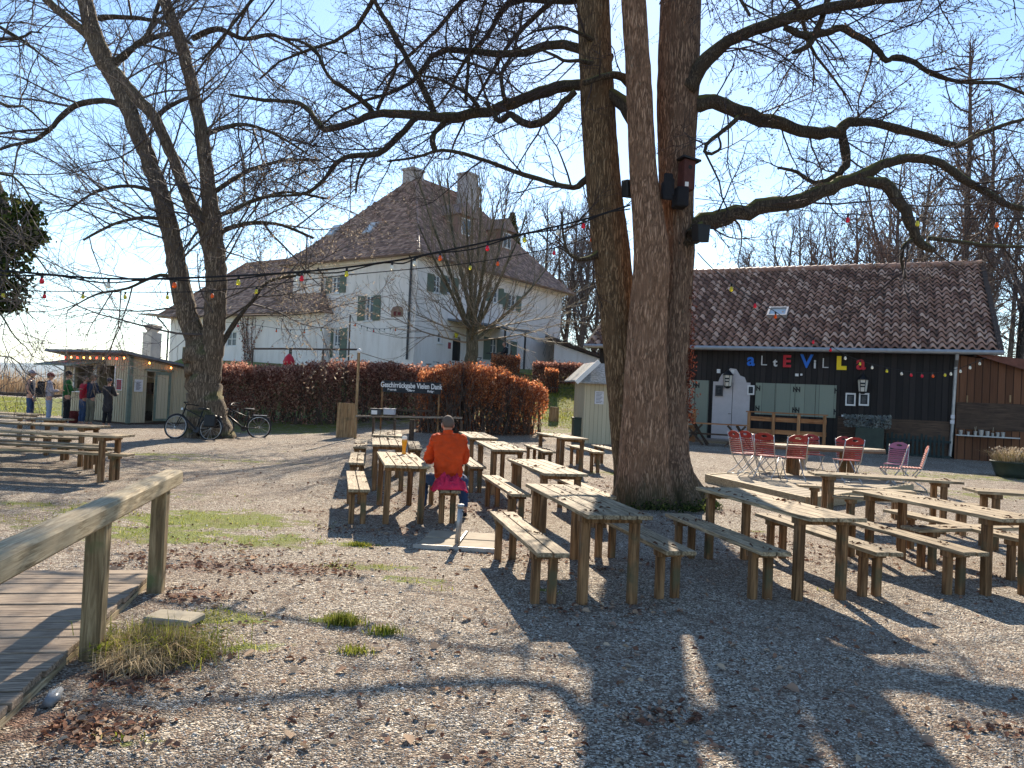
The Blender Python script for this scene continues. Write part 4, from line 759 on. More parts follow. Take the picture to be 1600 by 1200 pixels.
def tiles(o, ex, up, n, nu, nv, inside=None, amp=0.03, lap=0.03, seg=6, seed=1, pw=None):
    """roof tiles: o corner, ex eave vector, up slope vector, n normal; each tile has its own vertices"""
    rg = np.random.default_rng(seed); V = []; F = []; rn = []; o = Vector(o); ex = Vector(ex); up = Vector(up); n = Vector(n).normalized(); du = ex/nu; dv = up/nv
    for j in range(nv):
        for i in range(nu):
            if inside and not inside((i+.5)/nu, (j+.5)/nv): continue
            b = len(V); r = rg.uniform(); jz = rg.normal()*0.004
            for e, (v, h) in enumerate(((0, lap), (1.08, 0.002))):
                for k in range(seg+1):
                    u = k/seg; hh = amp*math.sin(math.pi*2*u) if seg > 1 else 0
                    V.append(o+du*(i+u)+dv*(j+v)+n*(h+hh+jz)); rn.append(r)
            for k in range(seg): F.append((b+k, b+k+1, b+seg+2+k, b+seg+1+k))
            b2 = len(V)
            for k in range(seg+1): V.append(V[b+k]-n*0.035); rn.append(r*.4)
            for k in range(seg): F.append((b2+k, b2+k+1, b+k+1, b+k))
    return V, F, rn
def tileobj(name, parts, mat_, parent):
    V = []; F = []; rn = []
    for v, f, r in parts:
        b = len(V); V += v; F += [tuple(i+b for i in q) for q in f]; rn += r
    k = len(F[0]); return link(name, mkmesh(name, [tuple(p) for p in V], np.array(F), [mat_], rnd=rn, uv=False), parent)
def text(s, size, ext, mat_, name, parent, M4, off=0.0, align='CENTER', shear=0):
    c = bpy.data.curves.new('t', 'FONT'); c.body = s; c.size = size; c.extrude = ext; c.align_x = align; c.offset = off; c.shear = shear
    o = bpy.data.objects.new('t', c); me = bpy.data.meshes.new_from_object(o); me.transform(M4); me.materials.clear(); me.materials.append(mat_); me.name = name
    bpy.data.objects.remove(o); bpy.data.curves.remove(c); return link(name, me, parent)
UPR = lambda x, y, z, rot=0.0: Matrix.Translation((x, y, z)) @ Matrix.Rotation(math.pi/2, 4, 'X') @ Matrix.Rotation(rot, 4, 'Z')

# --- barn
def mk_barn():
    a = R(-26); PR = at(1563, 548, 25.2); zE = PR.z; F0 = Frame((PR.x, PR.y, 0), a)
    Y0 = 0.45; LW = -14.4; XW = F0.hit(1492, 600, y=Y0).x; zg = g(13, 24)-0.25; B = thing('barn', 'long dark wooden barn with a tiled roof and coloured lettering', 'building', (PR.x, PR.y, 0), a)
    def L(px, py, y=Y0): return F0.hit(px, py, y=y)
    D = 6.8; RS = 4.05; ridge_z = zE+RS; m = MB(); holes = []
    dr = rect(F0, 1113, 597, 1171, 690, y=Y0); sh = rect(F0, 1180, 600, 1307, 650, y=Y0); sl_ = rect(F0, 1070, 594, 1107, 672, y=Y0)
    wallmb(m, XW, zE-0.1, [], x0=LW+.4, z0=zg); m.V = [(x, y+Y0, z) for x, y, z in m.V]
    m.poly([(LW+.4, Y0, zg), (LW+.4, Y0, zE-.1), (LW+.4, 2*D, zE-.1), (LW+.4, 2*D, zg)]); m.poly([(LW+.4, Y0, zE-.1), (LW+.4, D, ridge_z-.25), (LW+.4, 2*D, zE-.1)])
    m.poly([(-.3, Y0+.3, zg), (-.3, 2*D, zg), (-.3, 2*D, zE-.1), (-.3, Y0+.3, zE-.1)]); m.poly([(-.3, Y0+.3, zE-.1), (-.3, 2*D, zE-.1), (-.3, D, ridge_z-.25)]); m.poly([(LW+.4, 2*D, zg), (LW+.4, 2*D, zE-.1), (-.3, 2*D, zE-.1), (-.3, 2*D, zg)])
    m.poly([(XW, Y0, zg), (XW, Y0, zE-.1), (XW, Y0+.3, zE-.1), (XW, Y0+.3, zg)])
    m.build('wall', M['barn_board'], B)
    # roof
    up = Vector((0, D, RS)); nn = Vector((0, -RS, D)).normalized()
    rf = tileobj('roof', [tiles((LW, 0, zE), (-LW, 0, 0), up, nn, 50, 19, seed=3, amp=0.07, lap=.09), tiles((0, 2*D, zE), (LW, 0, 0), (0, -D, RS), (0, RS, D), 56, 19, seed=4, seg=2)], M['tile'], B)
    m = MB(); m.prism([(LW, 0, zE-.02), (0, 0, zE-.02), (0, D, ridge_z-.02), (LW, D, ridge_z-.02)], (0, 0, -.12)); m.prism([(LW, 2*D, zE-.02), (0, 2*D, zE-.02), (0, D+.01, ridge_z-.02), (LW, D+.01, ridge_z-.02)], (0, 0, -.12)); m.build('roof_deck', M['dark_wood'], rf)
    m = MB()
    for i in range(46): x = LW+i*(-LW/46); m.tube([(x, D, ridge_z+.02), (x+.33, D, ridge_z+.05)], [.12, .14], 8)
    m.build('ridge_tiles', M['tile'], rf)
    for xx in (.02, LW-.02): m = MB(); m.beam((xx, -.02, zE+.04), (xx, D, ridge_z+.08), .16, .05, (0, -.6, .8)); m.build('verge_trim', M['dark_wood'], rf)
    # skylight
    s0 = rect(F0, 1196, 480, 1230, 497, y=1.3); zc = zE+RS*(1.3/D)
    def onroof(px, py):
        aa = F0.I @ Vector((0, 0, EYE)); d = F0.I.to_3x3() @ ray(px, py); t = (zE+(aa.y)*RS/D-aa.z)/(d.z-d.y*RS/D) if False else None
        k = RS/D; t = (zE+k*aa.y-aa.z)/(d.z-k*d.y); q = aa+d*t; return q
    q = onroof(1198, 499); q2 = onroof(1230, 499); q3 = onroof(1215, 479); ww = .75; hh = .8; e = Vector((1, 0, 0)); u_ = up.normalized(); sk_ = MB(); T = Matrix.Translation(q+nn*.1) @ Matrix(((1, 0, 0, 0), (0, u_.y, nn.y, 0), (0, u_.z, nn.z, 0), (0, 0, 0, 1)))
    for b in ((0, ww, 0, .07), (0, ww, hh-.07, hh), (0, .07, .07, hh-.07), (ww-.07, ww, .07, hh-.07)): sk_.box(b[0], b[1], b[2], b[3], -.05, .1, T)
    so_ = sk_.build('skylight', M['zinc'], B); m = MB(); m.box(.07, ww-.07, .07, hh-.07, 0, .03, T); m.build('pane', M['skyglass'], so_)
    # gutter, downpipe
    m = MB(); m.tube([(LW-.1, -.08, zE-.03), (.1, -.08, zE-.07)], .085, 10); m.build('gutter', M['zinc'], B)
    m = MB(); xp = XW+.02; m.tube([(xp-.02, -.06, zE-.1), (xp-.02, -.02, zE-.3), (xp-.02, Y0-.12, zE-.55), (xp-.06, Y0-.12, 1.2), (xp-.1, Y0-.12, zg+.35)], .055, 10); m.build('downpipe', M['zinc'], B)
    m = MB(); m.box(xp-.13, xp+.0, Y0-.19, Y0-.175, 1.45, 1.57); m.box(xp-.12, xp+.0, Y0-.19, Y0-.175, 1.63, 1.75); m.build('stickers', M['paper'], B)
    # door and shutters
    m = MB(); x0, x1, z0, z1 = dr; z0 = zg+.42; m.box(x0, x1, Y0-.06, Y0-.01, z0, z1); cx = (x0+x1)/2+.05; m.prism([(cx-.55, Y0-.06, z1-.01), (cx+.5, Y0-.06, z1-.01), (cx+.42, Y0-.06, z1+.2), (cx+.25, Y0-.06, z1+.26), (cx+.1, Y0-.06, z1+.5), (cx-.12, Y0-.06, z1+.53), (cx-.3, Y0-.06, z1+.34), (cx-.42, Y0-.06, z1+.3), (cx-.5, Y0-.06, z1+.16)][::-1], (0, .05, 0)); dd = m.build('door', M['doorwhite'], B)
    m = MB(); m.box(cx-.01, cx+.01, Y0-.064, Y0-.055, z0+.02, z1-.02); m.build('door_gap', M['darkgrey'], dd); m = MB(); m.tube([(cx-.12, Y0-.1, z0+1.0), (cx-.02, Y0-.12, z0+1.0)], .012, 6); m.build('handle', M['darkgrey'], dd)
    def shutter(r_, n, side_=None):
        x0, x1, z0, z1 = r_; w_ = (x1-x0)/n
        for i in range(n):
            m = MB(); m.box(x0+i*w_+.008, x0+(i+1)*w_-.008, Y0-.05, Y0-.008, z0, z1); s_ = m.build('shutter', M['shutter'], B); m = MB()
            hx = x0+w_*(.14 if i % 2 == 0 else .98); hx = x0+i*w_+(.10 if i % 2 == 0 else w_-.0)
            for zz in (z1-.2, z0+.22):
                for dx_ in (-.055, .055): m.box(hx+dx_-.018, hx+dx_+.018, Y0-.066, Y0-.052, zz-.1, zz+.1)
                m.beam((hx-.055, Y0-.06, zz+.05), (hx+.055, Y0-.06, zz-.05), .014, .04)
            m.build('hinge', M['black'], s_)
    shutter(sh, 4); shutter((sl_[0]-.7, sl_[1], zg+.35, sl_[3]), 3)
    # notice frames, box, socket
    def pic(nm, px0, py0, px1, py1, fr_, in_, lines=0, parent=B, yy=Y0, Fr=F0):
        x0, x1, z0, z1 = rect(Fr, px0, py0, px1, py1, y=yy); m = MB(); m.box(x0, x1, yy-.05, yy-.02, z0, z1); o = m.build(nm, fr_, parent); m = MB(); m.box(x0+.05, x1-.05, yy-.057, yy-.049, z0+.06, z1-.06); i_ = m.build('sheet', in_, o)
        if lines:
            m = MB()
            for k in range(lines): zz = z1-.13-k*(z1-z0-.22)/lines; m.box(x0+.09, x1-.09-(k % 3)*.04, yy-.060, yy-.058, zz-.006, zz+.004)
            m.build('print', M['faint'] if in_ == M['slate'] else M['ink'], o)
    pic('notice_frame', 1321, 614, 1337, 634, M['white'], M['slate'], 14); pic('notice_frame', 1342, 614, 1358, 634, M['white'], M['slate'], 14); pic('notice_board', 1118, 602, 1130, 619, M['darkgrey'], M['slate'], 5, yy=Y0-.06); pic('notice_board', 1168, 602, 1179, 617, M['white'], M['slate'], 5, yy=Y0-.05)
    for (a0, b0, a1, b1) in ((1121, 577, 1126, 583), (1143, 578, 1148, 584), (1243, 584, 1248, 588), (1251, 584, 1254, 587), (1315, 648, 1319, 651)):
        x0, x1, z0, z1 = rect(F0, a0, b0, a1, b1, y=Y0); m = MB(); m.box(x0, x1, Y0-.12, Y0-.01, z0, z1); m.build('wall_fitting', M['white'], B)
    # brown wainscot
    x0, x1, z0, z1 = rect(F0, 1308, 660, 1490, 705, y=Y0); m = MB(); m.box(x0, XW-.1, Y0-.045, Y0-.01, zg, z1+.05); m.box(x0, XW-.1, Y0-.07, Y0-.01, z1+.06, z1+.12); m.build('wainscot', M['dark_wood'], B)
    # annex
    Ya = Y0-.12; m = MB(); X2 = XW+5.5; zt = zE-.15; 
    m.poly([(XW+.05, Ya, zg), (X2, Ya, zg), (X2, Ya, zt-1.6), (XW+1.9, Ya, zt-.25), (XW+.05, Ya, zt)]); m.poly([(XW+.05, Ya, zg), (XW+.05, Ya, zt), (XW+.05, 3, zt), (XW+.05, 3, zg)]); m.poly([(X2, Ya, zg), (X2, 3.5, zg), (X2, 3.5, zt-1.6), (X2, Ya, zt-1.6)]); m.build('annex_wall', M['annex_board'], B)
    m = MB(); m.prism([(XW+.6, Ya-.3, zt-.02), (XW+2.0, Ya-.3, zt-.22), (X2+.3, Ya-.3, zt-1.72), (X2+.3, 3.5, zt-1.72), (XW+2.0, 3.5, zt-.22), (XW+.6, 3.5, zt-.02)], (0, 0, .09)); m.build('annex_roof', M['annex_trim'], B)
    x0, x1, z0, z1 = rect(F0, 1494, 630, 1600, 670, y=Ya); m = MB(); m.box(x0, X2-.3, Ya-.05, Ya-.01, z0-.05, z1); m.build('hatch', M['dark_wood'], B)
    x0, x1, z0, z1 = rect(F0, 1493, 678, 1592, 682, y=Ya); m = MB(); m.box(x0, x1, Ya-.3, Ya-.05, z0-.02, z0+.02); sh_ = m.build('shelf', M['zinc'], B)
    for i, px in enumerate((1501, 1513, 1524, 1533, 1543, 1551, 1559, 1567)):
        q = F0.hit(px, 678, y=Ya-.18); p = F0.w(q.x, Ya-.18, z0+.02); t = thing('tin_cup', ['small tin cup first from the left on the barn annex shelf', 'second small tin cup on the annex shelf', 'tin cup holding two thin sticks on the annex shelf', 'wide tin cup left of the middle of the annex shelf', 'tin cup right of the middle of the annex shelf', 'slim tin cup holding one stick on the annex shelf', 'second tin cup from the right on the annex shelf', 'small tin cup last on the right of the annex shelf'][i], 'cup', p, 0, 'cups on the annex shelf'); m = MB(); s_ = [1.1, .8, 1, 1.35, 1.15, .75, 1, 1.1][i]; m.lathe([(.045*s_, 0), (.06*s_, .14*s_), (.064*s_, .145*s_), (.055*s_, .142*s_), (.04*s_, .03)], 12); m.build('cup_body', M['steel'], t)
        if i in (2, 5): m = MB(); m.tube([(0, 0, .05), (.02, 0, .3)], .006, 5); (m.tube([(.01, 0, .05), (-.03, 0, .28)], .006, 5) if i == 2 else None); m.build('stick', M['drywood'], t)
    for px in (1511, 1578): q = F0.hit(px, 628, y=Ya); m = MB(); m.box(q.x-.02, q.x+.02, Ya-.07, Ya-.03, q.z-.02, q.z+.22); m.build('latch', M['crate'], B)
    # letters
    LS = thing('barn_lettering', 'row of coloured cut-out letters reading ALTE VILLA under the barn gutter', 'sign', F0.w(0, 0, 0), a)
    for ch, px, py, hpx, mt, off in (('a', 1173, 571, 15, 'lblue', .012), ('L', 1193, 571, 16, 'lwhite', -.008), ('t', 1211, 572, 12, 'lwhite', .012), ('E', 1229, 573, 18, 'lred', .018), ('V', 1260, 574, 20, 'lblue', .018), ('i', 1273, 575, 13, 'lwhite', .012), ('L', 1289, 575, 16, 'lwhite', -.008), ('L', 1314, 576, 18, 'lyel', .045), ('a', 1345, 577, 17, 'lred', .014)):
        q = F0.hit(px, py, y=Y0-.08); H_ = hpx*(25+(q.x/-14)*5)/FPX; cap = .73 if ch.isupper() or ch in 't' else .56 if ch != 'i' else .73
        text(ch, H_/cap*1.08, .025, M[mt], 'letter', LS, UPR(q.x, Y0-.08, q.z), off)
    # lanterns
    def lantern(px, py, lb, arm):
        q = F0.hit(px, py, y=Y0-.3); t = thing('wall_lantern', lb, 'lantern', F0.w(q.x, Y0-.3, q.z), a, 'barn lanterns'); m = MB(); m.lathe([(.17, .28), (.13, -.14), (.04, -.17)][::-1], 6); b_ = m.build('glass_body', M['lampglass'], t); m = MB(); m.lathe([(.21, .28), (.13, .38), (.05, .46), (.02, .52)], 6); m.lathe([(.05, -.22), (.14, -.145), (.14, -.13)], 6)
        for k in range(6): th = k*math.pi/3; m.beam((.13*math.cos(th), .13*math.sin(th), -.14), (.175*math.cos(th), .175*math.sin(th), .28), .015, .015)
        m.build('frame', M['black'], t); m = MB(); m.tube([(0, 0, .5), (0, .05, .62), (0, .28, .62)], .018, 6); m.build('bracket', M['black'], t); m = MB(); m.box(-.09, .09, -.157, -.152, .12, .18); m.box(-.07, .07, -.152, -.147, .02, .07); m.build('lettering', M['slate'], t)
    lantern(1137, 598, 'glass lantern hanging above the white barn door', 1); lantern(1348, 606, 'glass lantern above the two framed notices on the dark barn wall', 1)
    # deck with orange railings
    zd = zg+.45; dk = thing('barn_deck', 'low plank deck before the white barn door', 'deck', F0.w(0, 0, 0), a); x0 = L(1040, 690).x; x1 = L(1178, 690).x
    m = MB()
    for i in range(7): m.box(x0, x1, Y0-1.6+i*.22, Y0-1.6+i*.22+.21, zd-.05, zd)
    m.build('planks', M['topd'], dk); m = MB(); m.box(x0, x1, Y0-1.64, Y0-1.605, zg+.02, zd-.055); m.box(x0+.1, x1-.1, Y0-1.95, Y0-1.65, zg+.15, zg+.2); m.build('step', M['topx'], dk)
    def rail(pxa, pxb, py_t, lb, posts):
        yy = Y0-1.75; A = F0.hit(pxa, py_t, y=yy); Bq = F0.hit(pxb, py_t+4, y=yy); t = thing('orange_railing', lb, 'railing', F0.w(A.x, yy, zg+.2), a, 'orange wooden railings on the barn deck'); W = Bq.x-A.x; H_ = A.z-zg-.2
        for i in range(posts): x = .06+(W-.12)*i/max(1, posts-1); m = MB(); m.box(x-.05, x+.05, -.05, .05, 0, H_-.045); m.build('post', M['orange_wood_z'], t, bevel=.004)
        m = MB()
        for z in (.12, .42, .72): m.box(0, W, .052, .08, z*H_/.95, z*H_/.95+.15)
        m.build('boards', M['orange_wood'], t); m = MB(); m.box(-.04, W+.04, -.1, .1, H_-.04, H_); m.build('handrail', M['orange_wood'], t, bevel=.004)
    rail(1168, 1292, 642, 'long orange plank railing in front of the closed green shutters', 4); rail(1045, 1088, 637, 'orange plank railing half hidden by the huge old trunk', 2)
    return F0, zg, Y0
M['skyglass'] = solid('skylight_glass', (0.55, 0.56, 0.55), 0.1, var=.05); M['annex_trim'] = solid('annex_trim', (0.16, 0.06, 0.04), .7); M['drywood'] = solid('dry_stick', (.5, .42, .3)); M['lampglass'] = solid('lamp_glass', (.62, .58, .5), .25, var=.08); M['orange_wood_z'] = wood('orange_larch_post', (0.34, 0.15, 0.06), (0.50, 0.26, 0.12), 'z')
BF, bzg, BY0 = mk_barn()

# --- villa
def mk_villa():
    a = R(-34.8); d0 = 43.0; c = at(646, 560, d0); zb = g(c.x, c.y+2)+.0; zb = 3.35; F0 = Frame((c.x, c.y, 0), a)
    H = thing('villa', 'old pale plaster villa with a steep tiled roof and two chimneys', 'building', (c.x, c.y, 0), a)
    W = 10.6; Dp = 15.6; zE = 9.25; z0 = zb-1.5
    wins = []; m = MB()
    A = [rect(F0, *q, y=0) for q in ((571, 462, 583, 501), (519, 432, 531, 458))]; dA = rect(F0, 521, 513, 531, 559, y=0)
    Bq = [rect(F0, *q, x=0) for q in ((684, 519, 690, 536), (739, 525, 745, 540), (766, 528, 776, 563), (786, 532, 797, 563), (678, 430, 688, 458), (698, 432, 706, 459), (767, 448, 778, 473), (794, 460, 806, 486))]; dB = rect(F0, 707, 526, 720, 564, x=0)
    wallmb(m, 0, zE, A+[dA], x0=-W, z0=z0); m2 = MB(); wallmb(m2, Dp, zE, Bq+[dB], x0=0, z0=z0)
    m.add([(-y, x, z) for x, y, z in m2.V], m2.F); m.box(-W+.01, -.2, .2, Dp-.01, z0, zE-.05); m.build('wall', M['plaster'], H)
    # base band, cornice
    m = MB(); m.box(-W-.15, .15, -.15, Dp+.15, zE-.12, zE+.02); m.box(-W-.3, .3, -.3, Dp+.3, zE+.02, zE+.1); m.build('cornice', M['plaster'], H)
    # hip roof with flared eaves
    ov = .75; zt = zE+6.6; run = W/2+ov; ex = [-W-ov, ov]; ey = [-ov, Dp+ov]; rx = -W/2; ry0 = -ov+run*.98; ry1 = Dp+ov-run*.98; ze = zE+.08
    zk = ze+1.3; k = 1.35  # kick: lower flat part
    def ringpts(o_, z): return [(ex[0]+o_, ey[0]+o_, z), (ex[1]-o_, ey[0]+o_, z), (ex[1]-o_, ey[1]-o_, z), (ex[0]+o_, ey[1]-o_, z)]
    r0 = ringpts(0, ze); r1 = ringpts(k, zk+.0); top = [(rx, ry0, zt), (rx, ry1, zt)]
    parts = []
    def hipface(p, q, s_, t, seed):  # quad/tri p,q bottom; s_,t top (t over p)
        p, q, s_, t = map(Vector, (p, q, s_, t)); e = (q-p); eh = e.normalized(); hgt = (t-p)-eh*((t-p).dot(eh)); n = eh.cross(hgt).normalized(); ta = (t-p).dot(eh)/e.length; tb = (s_-p).dot(eh)/e.length
        nu = max(4, int(e.length/.24)); nv = max(2, int(hgt.length/.2)); parts.append(tiles(p, e, hgt, n, nu, nv, lambda u, v: ta*v-.001 <= u <= 1+(tb-1)*v+.001, amp=0, lap=.03, seg=1, seed=seed))
    seedc = 0
    fm = MB()
    for i in range(4):
        j = (i+1) % 4; hipface(r0[i], r0[j], r1[j], r1[i], 10+i); tp = [(top[0], top[0]), (top[1], top[0]), (top[1], top[1]), (top[0], top[1])][i]; hipface(r1[i], r1[j], tp[0], tp[1], 20+i)
        dn = lambda q: (q[0], q[1], q[2]-.03)
        fm.poly([dn(r0[i]), dn(r0[j]), dn(r1[j]), dn(r1[i])]); fm.poly([dn(r1[i]), dn(r1[j]), dn(tp[0])]+([dn(tp[1])] if tp[0] != tp[1] else []))
    fm.poly([dn(q) for q in r0][::-1])
    rf = tileobj('roof', parts, M['htile'], H); fm.build('roof_base', M['htile'], rf)
    m = MB()
    for p, q in ((r0[0], r1[0]), (r1[0], top[0]), (r0[1], r1[1]), (r1[1], top[0]), (top[0], top[1]), (r0[2], r1[2]), (r1[2], top[1])): m.tube([Vector(p)+Vector((0, 0, -.02)), Vector(q)+Vector((0, 0, -.02))], .05, 8)
    m.build('ridge_tiles', M['htile'], rf)
    for (x, y, w_, h_) in ((rx-.3, ry0+.1, .95, 1.3), (rx+1.5, ry0+3.6, .95, 1.7), (rx+.2, ry1+.4, .9, 1.5)):
        m = MB(); zc = zt-(.6 if x == rx+1.7 else 0)-.8; m.box(x-w_/2, x+w_/2, y-.5, y+.5, zc-.9, zc+h_-.15); m.box(x-w_/2-.08, x+w_/2+.08, y-.58, y+.58, zc+h_-.15, zc+h_); m.build('chimney', M['brick'], H)
    # dormers on the right-hand slope (x = 0 side)
    sl = (zt-zk)/(run-k)
    for y, w_, hip in ((5.9, 1.5, 0), (10.4, 1.3, 0)):
        xf = ex[1]-2.2; zf = zk+(2.2-k)*sl; m = MB(); m.box(xf-1.6, xf, y-w_/2, y+w_/2, zf-.3, zf+1.45); dm = m.build('dormer', M['htile'], H); m = MB(); m.prism([(xf+.25, y-w_/2-.2, zf+1.4), (xf+.25, y+w_/2+.2, zf+1.4), (xf+.1, y, zf+2.3)], (-2.6, 0, .0)); m.build('dormer_roof', M['htile'], dm)
        m = MB(); m.box(xf-.01, xf+.06, y-.45, y+.45, zf+.2, zf+1.25); m.build('window_frame', M['white'], dm); m = MB()
        for k2 in (-1, 1): m.box(xf+.055, xf+.07, y+k2*.22-.16, y+k2*.22+.16, zf+.28, zf+1.17)
        m.build('pane', M['glass'], dm)
    # roof windows on the hip facing left front
    for px, py in ((522, 362), (580, 358)):
        aa = F0.I @ Vector((0, 0, EYE)); d = F0.I.to_3x3() @ ray(px, py); sl2 = (zt-zk)/((ry0-ey[0])-k); yk = ey[0]+k; t = (zk+sl2*(aa.y-yk)-aa.z)/(d.z-sl2*d.y); q = aa+d*t; u_ = Vector((0, 1, sl2)).normalized(); n_ = Vector((0, -sl2, 1)).normalized(); T = Matrix.Translation(q+n_*.05) @ Matrix(((1, 0, 0, 0), (0, u_.y, n_.y, 0), (0, u_.z, n_.z, 0), (0, 0, 0, 1))); m = MB(); m.box(-.35, .35, -.55, .55, -.05, .08, T); o = m.build('roof_window', M['brick'], H); m = MB(); m.box(-.27, .27, -.47, .47, .085, .09, T); m.build('pane', M['skyglass'], o)
    # windows
    def window(r_, xs, shut, bars=2, par=H, door=False):
        a0, a1, b0, b1 = r_; P_ = (lambda u, d_, z: (u, d_, z)) if not xs else (lambda u, d_, z: (-d_, u, z))
        def bx(m, u0, u1, d0_, d1_, zz0, zz1):
            q, r2 = P_(u0, d0_, zz0), P_(u1, d1_, zz1); m.box(min(q[0], r2[0]), max(q[0], r2[0]), min(q[1], r2[1]), max(q[1], r2[1]), zz0, zz1)
        m = MB(); bx(m, a0, a1, .05, .10, b0, b0+.07); bx(m, a0, a1, .05, .10, b1-.07, b1); bx(m, a0, a0+.07, .05, .10, b0+.07, b1-.07); bx(m, a1-.07, a1, .05, .10, b0+.07, b1-.07); cx = (a0+a1)/2
        if a1-a0 > .5: bx(m, cx-.04, cx+.04, .045, .10, b0+.07, b1-.07)
        for k_ in range(1, bars+1): zz = b0+(b1-b0)*k_/(bars+1); bx(m, a0+.07, a1-.07, .055, .09, zz-.02, zz+.02)
        if door: bx(m, a0+.07, a1-.07, .06, .09, b0+.07, b0+.75)
        fo = m.build('window' if not door else 'glass_door', M['white'], par); m = MB(); bx(m, a0+.05, a1-.05, .092, .11, b0+.05, b1-.05); m.build('pane', M['glass'], fo); m = MB(); bx(m, a0-.06, a1+.06, -.07, .04, b0-.07, b0); m.build('sill', M['white'], fo)
        if shut:
            for s_ in (-1, 1):
                m = MB(); u0 = a0-shut if s_ < 0 else a1; u1 = a0 if s_ < 0 else a1+shut; u0 += .02; u1 -= .02; bx(m, u0, u1, -.045, -.01, b0, b1)
                for k_ in range(2):
                    za = b0+.08+(b1-b0-.08)*k_/2; zb_ = b0+(b1-b0)*(k_+1)/2-.08; n_ = 7
                    for j in range(n_): zz = za+(zb_-za)*j/n_; bx(m, u0+.07, u1-.07, -.06, -.04, zz, zz+(zb_-za)/n_*.55)
                m.build('shutter', M['green_shutter'], par)
    sw = rect(F0, 559, 462, 571, 501, y=0); shw = sw[1]-sw[0]
    window(A[0], 0, shw); window(A[1], 0, shw*.9); window(dA, 0, shw, 3, H, True)
    for i, r_ in enumerate(Bq): window(r_, 1, (0, 0, .75, .75, .62, .62, .62, .62)[i], 1 if i < 2 else 2)
    m = MB(); a0, a1, b0, b1 = dB; m.box(-.09, -.05, a0, a1, b0-.1, b1-.15); 
    for k_ in range(5): m.box(-.05, -.03, a0+.1+k_*(a1-a0-.2)/5, a0+.1+k_*(a1-a0-.2)/5+.05, b0, b1-.3)
    m.build('door', M['black'], H)
    # mural on the wall
    x0, x1, z0_, z1_ = rect(F0, 612, 478, 630, 495, y=0); m = MB(); m.prism([(x0, -.03, z0_), (x1, -.03, z0_), (x1+.03, -.03, z0_+.4), (x1-.1, -.03, z1_-.05), ((x0+x1)/2, -.03, z1_), (x0+.1, -.03, z1_-.06), (x0-.02, -.03, z0_+.35)], (0, .025, 0)); mu = m.build('painted_panel', M['mural'], H); m = MB(); m.box(x0+.2, x0+.38, -.042, -.031, z0_+.06, z0_+.3); m.box(x1-.38, x1-.12, -.042, -.031, z0_+.1, z0_+.26); m.build('painted_detail', M['c_dred'], mu)
    # downpipes
    def pipe(px0, py0, px1, py1, **k_):
        p = F0.hit(px0, py0, **k_); q = F0.hit(px1, py1, **k_); m = MB(); o_ = Vector((0, -.1, 0)); m.tube([p+o_+Vector((0, -.4, .35)), p+o_, Vector((p.x, p.y, q.z))+o_], .065, 8); m.build('downpipe', M['darkgrey'], H)
    pipe(645, 405, 643, 562, y=-.02); pipe(506, 430, 505, 560, y=-.02)
    # small red sign & wall lamp by the door
    y0, y1, z0_, z1_ = rect(F0, 700, 535, 704, 545, x=0); m = MB(); m.box(.0, .03, y0, y1, z0_, z1_); m.build('notice', M['posterred'], H)
    q = F0.hit(708, 523, x=0); m = MB(); m.lathe([(.05, -.2), (.12, 0), (.14, .05), (.02, .16)], 8, (.25, q.y, q.z)); m.tube([(0, q.y, q.z+.2), (.25, q.y, q.z+.16)], .02, 5); m.build('wall_lamp', M['b_ye'], H)
    # porch canopy
    ya = F0.hit(698, 515, x=0).y; yb = F0.hit(782, 515, x=0).y; za = F0.hit(745, 512, x=0).z; PC = thing('porch_canopy', 'flat dark porch canopy on thin posts along the villa front', 'canopy', (c.x, c.y, 0), a)
    m = MB(); m.prism([(0.02, ya, za+.15), (2.3, ya+.2, za-.1), (2.3, yb+.2, za-.1), (.02, yb, za+.15)], (0, 0, .12)); m.build('roof_slab', M['rooffelt'], PC)
    for y_ in (yb-2.4, yb-.2): m = MB(); m.tube([(2.1, y_, zb-.3), (2.1, y_, za-.1)], .07, 8); m.build('post', M['darkgrey'], PC)
    # left wing
    Hw = thing('villa_wing', 'low side wing of the villa with its own steep hipped roof', 'building', (c.x, c.y, 0), a); xe = F0.hit(505, 540, y=-.6).x; xs_ = F0.hit(266, 520, y=-.6).x; ze2 = F0.hit(400, 492, y=-.6).z; m = MB()
    wn = rect(F0, 354, 518, 369, 541, y=-.6); m2 = MB(); wallmb(m2, xe, ze2, [wn], x0=xs_, z0=z0); m.add([(x, y-.6, z) for x, y, z in m2.V], m2.F); m.box(xs_+.01, xe-.01, -.4, 6.6, z0, ze2-.04); m.poly([(xs_, -.6, z0), (xs_, -.6, ze2), (xs_, 6.6, ze2), (xs_, 6.6, z0)]); m.poly([(xe, -.6, z0), (xe, 0, z0), (xe, 0, ze2), (xe, -.6, ze2)]); m.build('wall', M['plaster'], Hw)
    parts.clear(); o1 = .7; X0, X1, Y0_, Y1_ = xs_-o1, xe+.1, -.6-o1, 6.6+o1; hx = (Y1_-Y0_)/2; zr = ze2+4.3; P4 = [(X0, Y0_, ze2), (X1, Y0_, ze2), (X1, Y1_, ze2), (X0, Y1_, ze2)]; t0, t1 = (X0+hx*1.0, (Y0_+Y1_)/2, zr), (X1-hx*.72, (Y0_+Y1_)/2, zr)
    hipface(P4[0], P4[1], t1, t0, 31); hipface(P4[1], P4[2], t1, t1, 32); hipface(P4[2], P4[3], t0, t1, 33); hipface(P4[3], P4[0], t0, t0, 34)
    rw = tileobj('roof', parts, M['htile'], Hw); m = MB(); dn = lambda q: (q[0], q[1], q[2]-.03)
